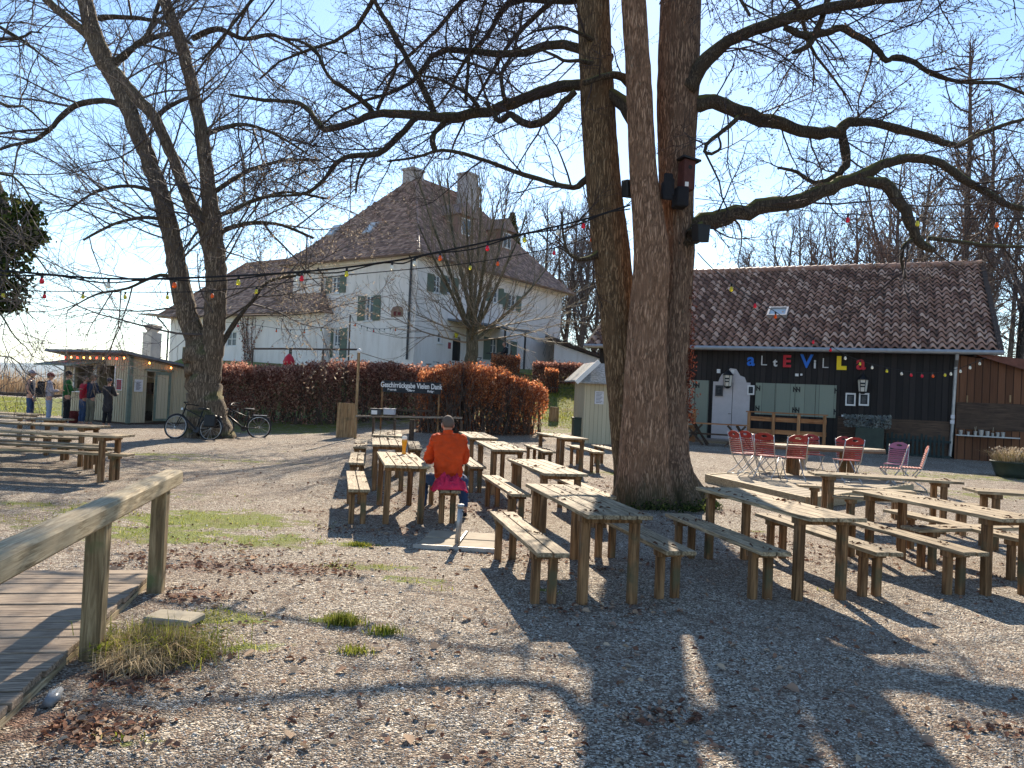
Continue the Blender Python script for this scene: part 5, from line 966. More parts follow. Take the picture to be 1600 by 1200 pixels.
    m.poly([dn(P4[0]), dn(P4[1]), dn(t1), dn(t0)]); m.poly([dn(P4[1]), dn(P4[2]), dn(t1)]); m.poly([dn(P4[2]), dn(P4[3]), dn(t0), dn(t1)]); m.poly([dn(P4[3]), dn(P4[0]), dn(t0)]); m.poly([dn(q) for q in P4][::-1]); m.build('roof_base', M['htile'], rw)
    m = MB()
    for p, q in ((P4[0], t0), (P4[1], t1), (t0, t1)): m.tube([Vector(p)+Vector((0, 0, .03)), Vector(q)+Vector((0, 0, .06))], .11, 8)
    m.build('ridge_tiles', M['htile'], rw)
    a0, a1, b0, b1 = wn; m = MB()
    for q in ((a0, a1, b0, b0+.07), (a0, a1, b1-.07, b1), (a0, a0+.07, b0, b1), (a1-.07, a1, b0, b1), ((a0+a1)/2-.04, (a0+a1)/2+.04, b0, b1), (a0, a1, (b0+b1)/2-.02, (b0+b1)/2+.02)): m.box(q[0], q[1], -.55, -.5, q[2], q[3])
    fo = m.build('window', M['white'], Hw); m = MB(); m.box(a0+.05, a1-.05, -.505, -.49, b0, b1); m.build('pane', M['glass'], fo)
    m = MB(); m.tube([(xs_-.55, Y0_-.02, ze2-.05), (xs_-.4, Y0_+.2, ze2-.3), (xs_-.1, -.7, ze2-.9), (xs_-.1, -.7, z0)], .06, 8); m.build('downpipe', M['darkgrey'], Hw)
    # climber on the wing wall
    P = []; rg = random.Random(4); S_ = []
    for k_ in range(14):
        q0 = F0.hit(rg.uniform(380, 395), 565, y=-.75); q = path(tuple(q0), (rg.gauss(0, .15), 0, 1), 3.2, 8, .12, .02, rg); q = [(x, min(-.66, y), z) for x, y, z in q]
        for j in range(8): S_.append((*q[j], *q[j+1], .02, .012)); P += [(q[j][0]+rg.gauss(0, .12), q[j][1]-abs(rg.gauss(0, .05)), q[j][2]+rg.gauss(0, .2)) for _ in range(5)]
    CLM = thing('wall_climber', 'bare climbing plant on the wall of the villa side wing', 'plant', (c.x, c.y, 0), a); segmesh('stems', S_, M['bark_stem'], CLM); leafmesh('foliage', P, .1, M['beech_d'], CLM, seed=3)
    return F0, zb
M['mural'] = solid('mural_paint', (.24, .15, .11), .9, var=.6, sc_=5)
HF, hzb = mk_villa()
# small outbuilding right of the villa
def outhouse():
    c = at(866, 545, 52); rz = R(-10); o = thing('garden_house', 'low pale garden house with a tiled roof right of the villa', 'building', (c.x, c.y, 2.9), rz); m = MB(); m.prism([(0, 0, -1), (3.6, 0, -1), (3.6, 0, 1.45), (0, 0, 2.55)], (0, 4, 0)); m.build('wall', M['plaster'], o); m = MB(); m.prism([(3.9, -.3, 1.42), (3.9, -.3, 1.62), (-.6, -.3, 3.0), (-.6, -.3, 2.8)], (0, 4.4, 0)); m.build('eaves_board', M['dark_wood'], o)
    n = Vector((1.38, 0, 4.5)); t = tileobj('roof', [tiles((3.95, 4.2, 1.68), (0, -4.6, 0), (-4.6, 0, 1.4), n, 20, 16, seed=8, amp=0, seg=1)], M['htile'], o); m = MB(); v = [(.9+.5*math.cos(k*math.pi/8), -.03, .1+.5*math.sin(k*math.pi/8)) for k in range(9)]; m.prism(v, (0, .02, 0)); m.build('arched_window', M['bluegrey'], o)
M['bluegrey'] = solid('blue_grey', (.22, .28, .36), .5)
outhouse()

# --- kiosk
def mk_kiosk():
    a = R(-30); c = gp(199, 664); F0 = Frame((c.x, c.y, 0), a); K = thing('kiosk', 'cream boarded kiosk with green trim and a lifted serving hatch', 'kiosk', (c.x, c.y, 0), a); Lw = 4.1; D = 3.2; zt = 2.48; zb_ = 2.02
    hA = rect(F0, 117, 571, 147, 611, y=0); hB = rect(F0, 151, 571, 180, 615, y=0); m = MB(); wallmb(m, 0, zt, [hA, hB], x0=-Lw, z0=.08, rev=.1)
    T = lambda u, v: zt+(zb_-zt)*v/D
    dr = rect(F0, 228, 580, 262, 657, x=0); y0, y1, z0, z1 = dr
    def bp(pts): m.poly(pts)
    bp([(0, 0, .08), (0, y0, .08), (0, y0, T(0, y0)), (0, 0, zt)]); bp([(0, y0, z1), (0, y1, z1), (0, y1, T(0, y1)), (0, y0, T(0, y0))]); bp([(0, y1, .08), (0, D, .08), (0, D, zb_), (0, y1, T(0, y1))])
    bp([(0, y0, .08), (-.1, y0, .08), (-.1, y0, z1), (0, y0, z1)]); bp([(-Lw, 0, .08), (-Lw, 0, zt), (-Lw, D, zb_), (-Lw, D, .08)]); bp([(0, D, .08), (-Lw, D, .08), (-Lw, D, zb_), (0, D, zb_)]); bp([(0, 0, .09), (0, D, .09), (-Lw, D, .09), (-Lw, 0, .09)])
    # battens
    x = -Lw+.07
    while x < -.05:
        segs = [(.08, zt)]
        for h in (hA, hB):
            if h[0]-.03 < x < h[1]+.03: segs = [(.08, h[2]), (h[3], zt)]
        for q in segs: m.box(x-.018, x+.018, -.022, 0.001, q[0], q[1]-.02)
        x += .14
    y = .09
    while y < D:
        segs = [(.08, T(0, y))] if not (y0-.03 < y < y1+.03) else [(z1+.06, T(0, y))]
        for q in segs: m.box(-.001, .022, y-.018, y+.018, q[0], q[1]-.03)
        y += .14
    m.build('wall', M['kiosk'], K)
    m = MB(); m.box(-.09, .03, -.035, .0, .06, zt); m.box(0, .035, -.035, .09, .06, zt); m.box(-Lw, -Lw+.08, -.035, 0, .06, zt); m.build('corner_trim', M['kiosk_green'], K)
    m = MB(); m.box(-Lw-.02, .0, .02, D, 0.0, .08); m.build('base', M['dark_wood'], K)
    m = MB(); v = [(-Lw-.55, -.5, zt+.02+.07), (.25, -.5, zt+.09), (.25, D+.2, zb_-.01+.03), (-Lw-.55, D+.2, zb_+.02)]; m.prism([Vector(q) for q in v], (0, 0, .09)); m.build('roof', M['rooffelt'], K)
    m = MB(); m.box(hA[0]-.05, hA[1]+.05, -.25, .02, hA[2]-.05, hA[2]-.005); m.build('counter', M['white'], K)
    for h in (hA, hB):
        m = MB(); m.box(h[0]-.05, h[0], -.04, 0, h[2], h[3]); m.box(h[1], h[1]+.05, -.04, 0, h[2], h[3]); m.build('window_frame', M['white'], K)
    # hatch flap, held by arms
    fx0 = F0.hit(104, 574, y=0).x; fx1 = hB[1]+.1; zf = hA[3]+.06; m = MB(); m.prism([(fx0-.35, -1.05, zf-.12), (fx0+2.1, -1.05, zf-.12), (fx0+2.5, -.03, zf+.1), (fx0+.0, -.03, zf+.1)], (0, 0, .05)); fl = m.build('hatch_flap', M['kiosk_green'], K); m = MB(); m.tube([(hA[0], -.03, zf-.7), (hA[0]+.02, -.45, zf-.3), (hA[0]+.0, -.85, zf-.1)], .018, 6); m.build('stay', M['zinc'], fl)
    # open door leaf
    m = MB(); m.box(0.02, .06, y0+(y1-y0)*.32, y1+.05, .14, z1-.02); dl = m.build('door', M['kiosk'], K); m = MB(); a_, b_ = y0+(y1-y0)*.32, y1+.05
    for q in ((a_, a_+.09, .14, z1-.02), (b_-.09, b_, .14, z1-.02), (a_+.09, b_-.09, .14, .23), (a_+.09, b_-.09, z1-.13, z1-.02)): m.box(.062, .085, *q)
    m.build('door_frame', M['kiosk_green'], dl); m = MB(); m.box(.0, .09, y0-.1, y1+.15, z1+.01, z1+.07); m.build('door_rail', M['kiosk_green'], K)
    def sheet(nm, px0, py0, px1, py1, mt, fr_, lines, **k):
        u0, u1, v0, v1 = rect(F0, px0, py0, px1, py1, **k); m = MB(); m2 = MB(); m3 = MB(); ys = 'y' in k
        f = (lambda M_, a0, a1, d0, d1, b0, b1: M_.box(a0, a1, -d1, -d0, b0, b1)) if ys else (lambda M_, a0, a1, d0, d1, b0, b1: M_.box(d0, d1, a0, a1, b0, b1)); f(m, u0, u1, .024, .04, v0, v1); f(m2, u0+.03, u1-.03, .041, .045, v0+.03, v1-.03)
        for k_ in range(lines): zz = v1-.09-k_*(v1-v0-.14)/lines; f(m3, u0+.06, u1-.07-.03*(k_ % 3), .046, .047, zz-.012, zz+.006)
        o = m.build(nm, fr_, K); m2.build('sheet', mt, o); m3.build('print', M['ink'], o)
    sheet('notice', 209, 593, 222, 612, M['paper'], M['white'], 9, x=0); sheet('poster', 183, 592, 192, 610, M['posterred'], M['white'], 5, y=0)
    # dim interior things
    m = MB()
    for i in range(6): m.box(-Lw+.4+i*.5, -Lw+.7+i*.5, 1.5, 1.8, 1.2, 1.45+.05*(i % 3))
    m.box(-Lw+.3, -.4, 1.45, 1.9, 1.12, 1.19); m.build('back_shelf', M['dark_wood'], K)
    tt = thing('light_string', 'string of small lit bulbs along the kiosk roof edge', 'string lights', (c.x, c.y, 0), a, 'coloured light strings'); pts = [(-Lw-.1, -.42, zt-.02)]+[(-Lw+.3+i*.4, -.42, zt-.04-.01*(i % 2)) for i in range(10)]+[(.2, -.4, zt-.02)]+[(.2, y_, T(0, y_)-.05) for y_ in (.6, 1.5, 2.4)]; m = MB(); m.tube(pts, .008, 5); m.build('cable', M['black'], tt)
    for i, p in enumerate(pts[:-1]): bulb(tt, Vector(p), ['b_litr', 'b_lit', 'b_litr', 'b_lit', 'b_litr', 'b_lit', 'b_lit', 'b_litr', 'b_lit', 'b_litr', 'b_litr', 'b_lit', 'b_lit', 'b_lit'][i % 14], .028)
    return F0
_bulb = {}
def bulb(parent, p, mt, r=.03):
    k = (mt, r)
    if k not in _bulb:
        m = MB(); m.lathe([(r*.45, 0), (r*.7, -r*.6), (r, -r*1.5), (r*.85, -r*2.2), (r*.3, -r*2.6)][::-1], 10); a = mkmesh('bulb', m.V, m.F, [M[mt]], smooth=True); m = MB(); m.lathe([(r*.55, -.1*r), (r*.55, r*1.4)], 8); _bulb[k] = (a, mkmesh('socket', m.V, m.F, [M['black']]))
    o = link('bulb', _bulb[k][0], parent, p-Vector((0, 0, r*1.2))); link('socket', _bulb[k][1], o); return o
KF = mk_kiosk()

# --- pale chimney behind kiosk
p = at(234, 600, 34); t = thing('brick_chimney', 'free-standing pale square chimney with a tin hood behind the kiosk', 'chimney', (p.x, p.y, 0), R(-25)); m = MB(); m.box(-.27, .27, -.27, .27, 0, 3.75); m.build('shaft', M['palebrick'], t); m = MB(); m.lathe([(.28, 3.7), (.3, 3.8), (.52, 4.02), (.55, 4.05), (.3, 4.08), (.26, 4.12)], 4); m.build('collar', M['palebrick'], t)
m = MB(); [m.tube([(x, y, 4.05), (x, y, 4.52)], .015, 5) for x in (-.3, .3) for y in (-.3, .3)]; m.box(-.5, .5, -.45, .45, 4.52, 4.56); m.build('hood', M['zinc'], t)

# --- garden shed right of the middle, bin
def shed():
    c = gp(939, 694); fr = Frame((c.x, c.y, 0), R(32)); z = g(c.x, c.y); t = thing('garden_shed', 'small cream shed with a green door behind the old tree', 'shed', (c.x, c.y, z), R(8)); W = .95
    m = MB(); m.box(-.62, .33, 0, 1.5, 0, 2.0); m.build('wall', M['kiosk'], t); m = MB(); m.box(.335, 1.7, -.02, 1.5, 0, 1.98); m.build('door', M['kiosk_green'], t)
    m = MB(); m.prism([(-.95, -.3, 2.0), (-.3, -.25, 2.62), (-.3, 1.7, 2.62), (-.95, 1.7, 2.0)], (0, 0, .05)); m.prism([(-.95, -.32, 1.95), (2.0, -.32, 1.95), (2.0, .8, 2.62), (-.3, .8, 2.62)], (0, 0, .05)); m.prism([(-.3, .8, 2.62), (2, .8, 2.62), (2, 1.8, 1.98), (-.3, 1.8, 1.98)], (0, 0, .05)); rf = m.build('roof', M['shingle'], t); m = MB(); m.beam((-1.0, -.36, 1.96), (-.26, -.3, 2.68), .05, .14, (0, 0, 1)); m.build('barge_board', M['white'], rf)
    m = MB(); m.box(-.28, .02, -.02, -.005, 1.3, 1.72); n_ = m.build('notice', M['paper'], t); m = MB(); [m.box(-.24, -.03-.03*(k % 3), -.023, -.021, 1.66-k*.045, 1.675-k*.045) for k in range(8)]; m.build('print', M['ink'], n_)
    b = gp(904, 691); t = thing('waste_bin', 'dark green square bin left of the small cream shed', 'bin', b, R(5)); m = MB(); m.box(-.22, .22, -.22, .22, 0, .78); m.build('body', M['bin'], t, bevel=.02); m = MB(); m.box(-.24, .24, -.24, .24, .78, .82); m.build('lid', M['bin'], t)
shed()
# ---------------------------------------------------------------- tables and benches
M['topl'] = M['top']
def mk_table(L, W=.56, H=.75, kind='table', planks=4, lmat='leg', tmat='top'):
    """length along local y, origin at the centre on the ground"""
    t = thing('garden_table' if kind == 'table' else 'garden_bench', 'x', kind); rg = random.Random(int(L*100)+planks); th = .035; w = W/planks
    m = MB()
    for i in range(planks): x = -W/2+i*w; dy = rg.uniform(-.008, .008); m.box(x+.006, x+w-.006, -L/2+dy, L/2+dy, H-th+rg.uniform(-.002, .002), H)
    m.build('tabletop' if kind == 'table' else 'seat', M[tmat], t, bevel=.003)
    lw = .076 if kind == 'table' else .068; ox = W/2-lw/2-.03; oy = L/2-(.24 if kind == 'table' else .26)
    for s in (-1, 1): m = MB(); m.box(-W/2+.02, W/2-.02, s*oy-.055, s*oy+.055, H-th-.055, H-th-.003); m.build('crossbar', M['leg'], t)
    for s in (-1, 1):
        for q in (-1, 1): m = MB(); k = rg.uniform(-.008, .008); m.box(q*ox-lw/2+k, q*ox+lw/2+k, s*oy-lw/2, s*oy+lw/2, -.06, H-th-.056); m.build('leg', M[lmat], t, bevel=.006)
    return t
_pr = {}
def place(kind, L, near, far_or_yaw, label, planks=None, W=None, H=None, yaw=None):
    key = (kind, L, planks, W); 
    x, y = near
    if key not in _pr: _pr[key] = mk_table(L, W or (.56 if kind == 'table' else .27), H or (.75 if kind == 'table' else .45), kind, planks or (4 if kind == 'table' else 2)); o = _pr[key]
    else: o = dup(_pr[key])
    a = yaw; cx = x-math.sin(a)*L/2*-1*-1 if False else x+math.sin(-a)*L/2; cy = y+math.cos(a)*L/2
    o.location = (cx, cy, g(cx, cy)); o.rotation_euler = (random.Random(x*7+y).uniform(-.006, .006), random.Random(x+y*3).uniform(-.008, .008), a); o['label'] = label; o['category'] = kind; o['group'] = 'plank tables under the trees' if kind == 'table' else 'plank benches under the trees'
    PL.append((kind, o, L, W or (.56 if kind == 'table' else .27), H or (.75 if kind == 'table' else .45))); return o
PL = []
def N(px, py, z, kind): p = gp(px, py, z); return (p.x, p.y)
Y_ = R(11.5)
TT = [  # kind, near-centre px, py, yaw deg, label
 ('table', 636, 728, 12.5, 'table with the beer glass on it, in front of the man in orange'), ('table', 609, 697, 10.5, 'table directly behind the one with the beer glass'), ('table', 605, 682, 9, 'farthest table of the row left of the man in orange'),
 ('table', 757, 685.5, 10, 'far small-looking table just right of the man, nearest the fence rail'), ('table', 797, 704.5, 10.5, 'table third back in the row left of the old tree'), ('table', 886, 741, 12.5, 'second nearest table in the row left of the old tree'), ('table', 970, 806.5, 12.2, 'nearest table strewn with dark leaf bits, left of the old trunk'),
 ('table', 900, 686.5, 14, 'distant table in front of the green bin and small shed'), ('table', 1311, 810, 12.8, 'near table right of the old trunk, strewn with bits'), ('table', 1608, 812, 12.4, 'large near table cut off by the right edge'),
 ('bench', 561.5, 765, 12.8, 'bench left of the table with the beer glass'), ('bench', 557.5, 725, 10.8, 'second bench back on the far left of the left table row'), ('bench', 562, 700, 10, 'farthest bench on the left of the left table row'),
 ('bench', 704, 767, 10.5, 'bench the man in orange sits on'), ('bench', 650, 702, 9, 'short-looking bench just left of the man, behind his table'), ('bench', 716, 699, 9, 'bench end peeping out right of the man at shoulder height'),
 ('bench', 748, 730.5, 11.5, 'bench right beside the man, one step back'), ('bench', 814.5, 772, 12, 'second nearest bench in the row right of the man'), ('bench', 865.5, 865.5, 11.5, 'nearest bench with leaf bits, left of the leaf-strewn table'),
 ('bench', 859, 707, 10, 'distant bench left of the table by the green bin'), ('bench', 948, 775, 12, 'bench tucked against the left foot of the old trunk'), ('bench', 936, 707.5, 11, 'distant bench right of the table by the green bin'), ('bench', 1066, 862, 12, 'nearest bench between the leaf-strewn table and the old trunk'),
 ('bench', 975, 707, 10, 'distant bench half hidden by the left side of the old trunk'), ('bench', 1215, 864.5, 10.5, 'near bench just right of the old trunk'), ('bench', 1391, 863, 10.5, 'near bench to the right of the table beside the old trunk'), ('bench', 1527, 862.5, 11.5, 'near bench left of the large table at the right edge'), ('bench', 1625, 846, 12, 'bench beyond the large table, cut off by the right edge'),
 ('bench', 905, 745, 12, 'bench right of the second nearest table, seen behind it')]
for k, px, py, yw, lb in TT[:-1]: place(k, 2.12 if k == 'table' else 2.15, N(px, py, .75 if k == 'table' else .45, k), None, lb, yaw=R(yw))
# cross-lying set in front of the chairs and right edge set
def placex(kind, L, cpx, cpy, H, yaw, lb, W=None):
    p = gp(cpx, cpy, H); k = (kind, L, 'x', W)
    if k not in _pr: _pr[k] = mk_table(L, W or (.5 if kind == 'table' else .27), H, kind, 4 if kind == 'table' else 2); o = _pr[k]
    else: o = dup(_pr[k])
    o.location = (p.x, p.y, g(p.x, p.y)); o.rotation_euler = (0, 0, yaw); o['label'] = lb; o['group'] = 'plank tables under the trees' if kind == 'table' else 'plank benches under the trees'; PL.append((kind, o, L, W or (.5 if kind == 'table' else .27), H)); return o
placex('table', 2.0, 1380, 744, .75, R(-99), 'table lying crosswise in front of the red folding chairs')
placex('bench', 1.75, 1336, 762, .45, R(-98), 'bench lying crosswise right behind the crosswise table'); placex('bench', 2.0, 1415, 781, .45, R(-99), 'bench lying crosswise in front of the crosswise table')
placex('bench', 2.15, 1535, 822, .45, R(-70), 'bench slanting behind the large table near the right edge')
placex('table', 2.0, 1650, 772, .75, R(-100), 'far table cut off by the right edge below the plant tub')
# left block
LFT = [('table', .75, 198, 679, 12.9, 'nearest table of the left block by the wooden railing'), ('table', .75, 161, 665, 14.6, 'second nearest table of the left block'), ('table', .75, 105, 655, 16.8, 'third table back in the left block'), ('table', .75, 60, 647, 19.6, 'farthest table of the left block, in front of the queueing people'),
 ('bench', .45, 207, 708, 12.2, 'nearest bench of the left block by the wooden railing'), ('bench', .45, 183, 699, 13.5, 'bench behind the nearest table of the left block'), ('bench', .45, 164, 694, 14.0, 'bench before the second nearest table of the left block'), ('bench', .45, 125, 684, 15.4, 'bench behind the second nearest table of the left block'), ('bench', .45, 95, 674, 17.4, 'bench behind the third table of the left block')]
for k, H, px, py, d, lb in LFT:
    L = 4.2; e = gp(px, py, H); y = e.y; key = (k, L, 'l')
    if key not in _pr: _pr[key] = mk_table(L, .6 if k == 'table' else .27, H, k, 4 if k == 'table' else 2, 'leg', 'top'); o = _pr[key]; [setattr(c, 'location', c.location) for c in kids(o)]
    else: o = dup(_pr[key])
    o.location = (e.x-L/2, y, 0); o.rotation_euler = (0, 0, R(90-1)); o['label'] = lb; o['group'] = 'long tables of the left block' if k == 'table' else 'long benches of the left block'; PL.append((k, o, L, .6 if k == 'table' else .27, H))
# bits of catkins on the tops
rg = random.Random(77); P = []
for kind, o, L, W, H in PL:
    n = 34 if kind == 'table' else 14
    if o.location.x < -4: n = 3
    Mx = Matrix.Translation(o.location) @ o.rotation_euler.to_matrix().to_4x4()
    for c in range(n // 4+1):
        cx, cy = rg.uniform(-W/2+.03, W/2-.03), rg.uniform(-L/2+.05, L/2-.05)
        for _ in range(rg.randint(2, 8)): x = max(-W/2+.02, min(W/2-.02, cx+rg.gauss(0, .05))); y = max(-L/2+.02, min(L/2-.02, cy+rg.gauss(0, .06))); P.append(Mx @ Vector((x, y, H+.007)))
tag(leafmesh('catkin_bits', P, .042, M['catkin'], flat=True, aspect=.3, seed=8), kind='stuff')

# ---------------------------------------------------------------- oval table on its platform, folding chairs
c0 = gp(1285, 748); zP = g(c0.x, c0.y)
PF = thing('wooden_platform', 'low square timber platform under the oval table', 'platform', (0, 0, 0)); m = MB()
cr = [gp(*q, .16) for q in ((1104, 741), (1262, 783), (1425, 757), (1262, 727))]; cr = [Vector((p.x, p.y, .24)) for p in cr]
for i, (a, b) in enumerate(zip(cr, cr[1:]+cr[:1])): m = MB(); m.beam(a-Vector((0, 0, .09)), b-Vector((0, 0, .09)), .07, .2); m.build('edge_beam', M['rail'], PF)
m = MB(); nb = 16
for i in range(nb):
    t0, t1 = i/nb+.003, (i+1)/nb-.003; a0, a1 = cr[0].lerp(cr[1], t0), cr[0].lerp(cr[1], t1); b0, b1 = cr[3].lerp(cr[2], t0), cr[3].lerp(cr[2], t1); dz = Vector((0, 0, -.03)); m.prism([a0+dz, a1+dz, b1+dz, b0+dz], (0, 0, .025))
m.build('planks', M['slab'], PF)
zc = .24
tc = at(1282, 697, 17.1); OT = thing('oval_table', 'large oval table ringed by red folding chairs', 'table', (tc.x, tc.y, zc-.02)); zt = at(1282, 697, 17.1).z-zc+.02
m = MB(); v = [(1.42*math.cos(k*math.pi/16), .6*math.sin(k*math.pi/16), zt-.05) for k in range(32)]; m.prism(v, (0, 0, .045)); m.build('tabletop', M['topx'], OT)
m = MB(); v = [(1.43*math.cos(k*math.pi/16), .61*math.sin(k*math.pi/16), zt-.09) for k in range(32)]; m.prism(v, (0, 0, .038)); m.build('rim', M['c_brown'], OT)
for x in (-.6, .6):
    for y in (-.2, .2): m = MB(); m.box(x-.06, x+.06, y-.06, y+.06, 0, zt-.1); m.build('leg', M['leg'], OT, bevel=.005)
def mk_chair():
    t = thing('folding_chair', 'x', 'chair'); red = M['red']; m = MB()
    for s in (-1, 1):
        x = s*.2
        m.tube([(x, -.30, .90), (x, -.25, .70), (x, -.19, .47), (x, -.04, .26), (x, .12, .10), (x, .2, .0)], .011, 6)
        m.tube([(x*.9, .20, .45), (x*.9, .06, .30), (x*.9, -.10, .15), (x*.9, -.26, .06), (x*.9, -.30, .0)], .011, 6); m.tube([(x*.9, -.17, .45), (x*.9, .21, .455)], .01, 6)
    m.tube([(-.2, .17, .04), (.2, .17, .04)], .009, 6); m.tube([(-.18, -.27, .05), (.18, -.27, .05)], .009, 6); m.build('frame', M['steel'], t, True)
    m = MB()
    for i in range(7): y = -.19+i*.058; m.box(-.21, .21, y, y+.038, .462, .476)
    m.build('seat', red, t, bevel=.003); m = MB()
    def bk(z): return -.25+(z-.7)*-.25 if z > .7 else -.19-(z-.47)*.26
    for i in range(7): z = .50+i*.042; m.box(-.205, .205, bk(z)-.002, bk(z)+.012, z, z+.026)
    m.build('back_slats', red, t, bevel=.002)
    m = MB(); out = [(-.21, .79), (.21, .79), (.21, .86), (.15, .91), (.1, .925), (.05, .955), (-.05, .955), (-.1, .925), (-.15, .91), (-.21, .86)]; hole = [(.065*math.cos(k*math.pi/5), .875+.022*math.sin(k*math.pi/5)) for k in range(10)]
    # board with a hand hole: ring of quads between hole and outline
    o2 = []
    for hx, hz in hole:
        d = Vector((hx, hz-.875)); d.normalize(); best = None
        for i in range(len(out)):
            a, b = Vector(out[i]), Vector(out[(i+1) % len(out)]); c = Vector((0, .875)); e = b-a; den = d.x*e.y-d.y*e.x
            if abs(den) < 1e-9: continue
            tt = ((a.x-c.x)*e.y-(a.y-c.y)*e.x)/den; uu = ((a.x-c.x)*d.y-(a.y-c.y)*d.x)/den
            if tt > 0 and -1e-6 <= uu <= 1+1e-6 and (best is None or tt < best): best = tt
        o2.append((d.x*best, .875+d.y*best))
    n = 10; F3 = lambda p, dy: (p[0], bk(p[1])+dy, p[1]); vs = [F3(p, -.004) for p in hole]+[F3(p, -.004) for p in o2]+[F3(p, .014) for p in hole]+[F3(p, .014) for p in o2]; fs = []
    for i in range(n): j = (i+1) % n; fs += [(i, n+i, n+j, j), (2*n+i, 2*n+j, 3*n+j, 3*n+i), (i, j, 2*n+j, 2*n+i), (n+i, 3*n+i, 3*n+j, n+j)]
    m.add(vs, fs); m.build('top_board', red, t); return t
ch0 = mk_chair(); first = True
for px, d, face, mt, lb in ((1163, 16.3, -70, None, 'red folding chair seen from the side, leftmost of the ring'), (1178, 16.6, -62, None, 'second red folding chair from the left, edge-on'), (1196, 17.6, -140, None, 'red folding chair turned to us at the left end of the oval table'), (1199, 15.9, -35, None, 'red folding chair with its back to us at the left front of the oval table'), (1239, 15.6, -4, None, 'red folding chair with its back to us, front middle left'), (1271, 18.6, 176, None, 'red folding chair on the far side, left of the dry flowers'), (1325, 18.3, 178, None, 'red folding chair on the far side behind the front right one'), (1323, 15.7, 5, None, 'red folding chair with its back to us, front middle right'),
    (1399, 16.9, 140, 'purple', 'purplish folding chair at the right end of the oval table'), (1392, 15.9, 62, 'redfade', 'faded folding chair edge-on before the purplish one'), (1424, 16.2, 68, 'redfade', 'faded orange folding chair, rightmost of the ring')):
    p = at(px, 720, d); o = ch0 if first else dup(ch0); first = False; inside = 1130 < px < 1380; z_ = zc-.02 if (px < 1345 and d < 17.2) else g(p.x, p.y)
    o.location = (p.x, p.y, z_); o.rotation_euler = (0, 0, R(face)); o['label'] = lb; o['group'] = 'folding chairs round the oval table'
    if mt:
        for k in kids(o):
            if 'frame' not in k.name:
                k.data = k.data.copy(); k.data.materials.clear(); k.data.materials.append(M[mt])
# flower tub on / behind table
def plant_tub(p, r, h, lb, nm, mt, n, ph, flower='drygrass', seed=3):
    t = thing(nm, lb, 'planter', p); m = MB(); m.lathe([(r*.72, 0), (r*.85, h*.35), (r*.98, h*.9), (r*1.04, h*.92), (r*1.04, h), (r*.95, h), (r*.93, h*.9)], 24); m.build('tub', mt, t, True); rg = np.random.default_rng(seed)
    th = rg.uniform(0, 6.28, n); rr = np.sqrt(rg.uniform(0, 1, n))*r*.9; P = np.stack([rr*np.cos(th), rr*np.sin(th), np.full(n, h*.88)], 1); blademesh('dry_plants', P, ph, M[flower], t, seed=seed, lean=.9, wd=.006); 
    Q = P[:n//2]+np.stack([rg.normal(0, .1, n//2), rg.normal(0, .1, n//2), rg.uniform(.3, 1, n//2)*ph], 1); leafmesh('dry_heads', Q, .045, M['budleaf' if flower != 'lavender' else 'lavender'], t, seed=seed); return t
plant_tub(gp(1583, 746), .52, .42, 'wide dark tub of dry flowers at the right edge', 'plant_tub', M['bin'], 900, .42)
q = at(1248, 690, 19.5); plant_tub(Vector((q.x, q.y, g(q.x, q.y))), .22, .35, 'pot of dry pale grasses behind the oval table', 'grass_pot', M['concrete'], 260, .55)
q = gp(1356, 708); q = BF.w(BF.hit(1358, 700, y=BY0-.5).x, BY0-.5, 0); q.z = g(q.x, q.y)-.05
t = thing('square_planter', 'dark square planter of silvery plants against the barn wall', 'planter', q, R(-26)); m = MB(); m.box(-.45, .45, -.3, .3, 0, .95); m.build('box', M['bin'], t, bevel=.01); P = np.random.default_rng(3).uniform(-1, 1, (700, 3))*np.array([[.75, .35, .22]])+np.array([[-.1, 0, 1.15]]); leafmesh('foliage', P, .09, M['lavender'], t, seed=5)
# picket fence leaned on the barn wall
x0 = BF.hit(1385, 690, y=BY0-.35).x; x1 = BF.hit(1486, 690, y=BY0-.35).x; t = thing('picket_fence', 'dark slatted picket fence leaning on the barn wall', 'fence', BF.w(x0, BY0-.4, g(13, 23.8)-.2), R(-26)); W = x1-x0; m = MB()
for i in range(int(W/.13)): x = i*.13; h_ = .98+.05*math.sin(i*1.7); m.box(x, x+.07, 0, .03, .02, h_)
m.build('slats', M['picket'], t); m = MB(); m.box(0, W, .035, .07, .25, .33); m.box(0, W, .035, .07, .75, .83); m.build('rails', M['picket'], t)
# beer-garden table before the barn deck
q = BF.w(BF.hit(1122, 700, y=-2.2).x, -2.2, 0); t = thing('trestle_table', 'reddish trestle table with crossed legs before the barn deck', 'table', (q.x, q.y, g(q.x, q.y)), R(-18)); m = MB()
for i in range(4): m.box(-1.3, 1.0, -.36+i*.18, -.36+i*.18+.17, .74, .775)
m.build('tabletop', M['orange_wood'], t)
for s in (-.85, .6):
    for k in (-1, 1): m = MB(); m.beam((s-.3*k, -.3, .73), (s+.45*k*.8, -.3, 0), .04, .07); m.build('leg', M['dark_wood'], t); m = MB(); m.beam((s+.0, -.3*k, .73), (s+.5, .3*k, 0), .04, .07); m.build('leg', M['dark_wood'], t)
m = MB(); m.box(-1.2, .9, -.02, .02, .36, .42); m.build('stretcher', M['dark_wood'], t)

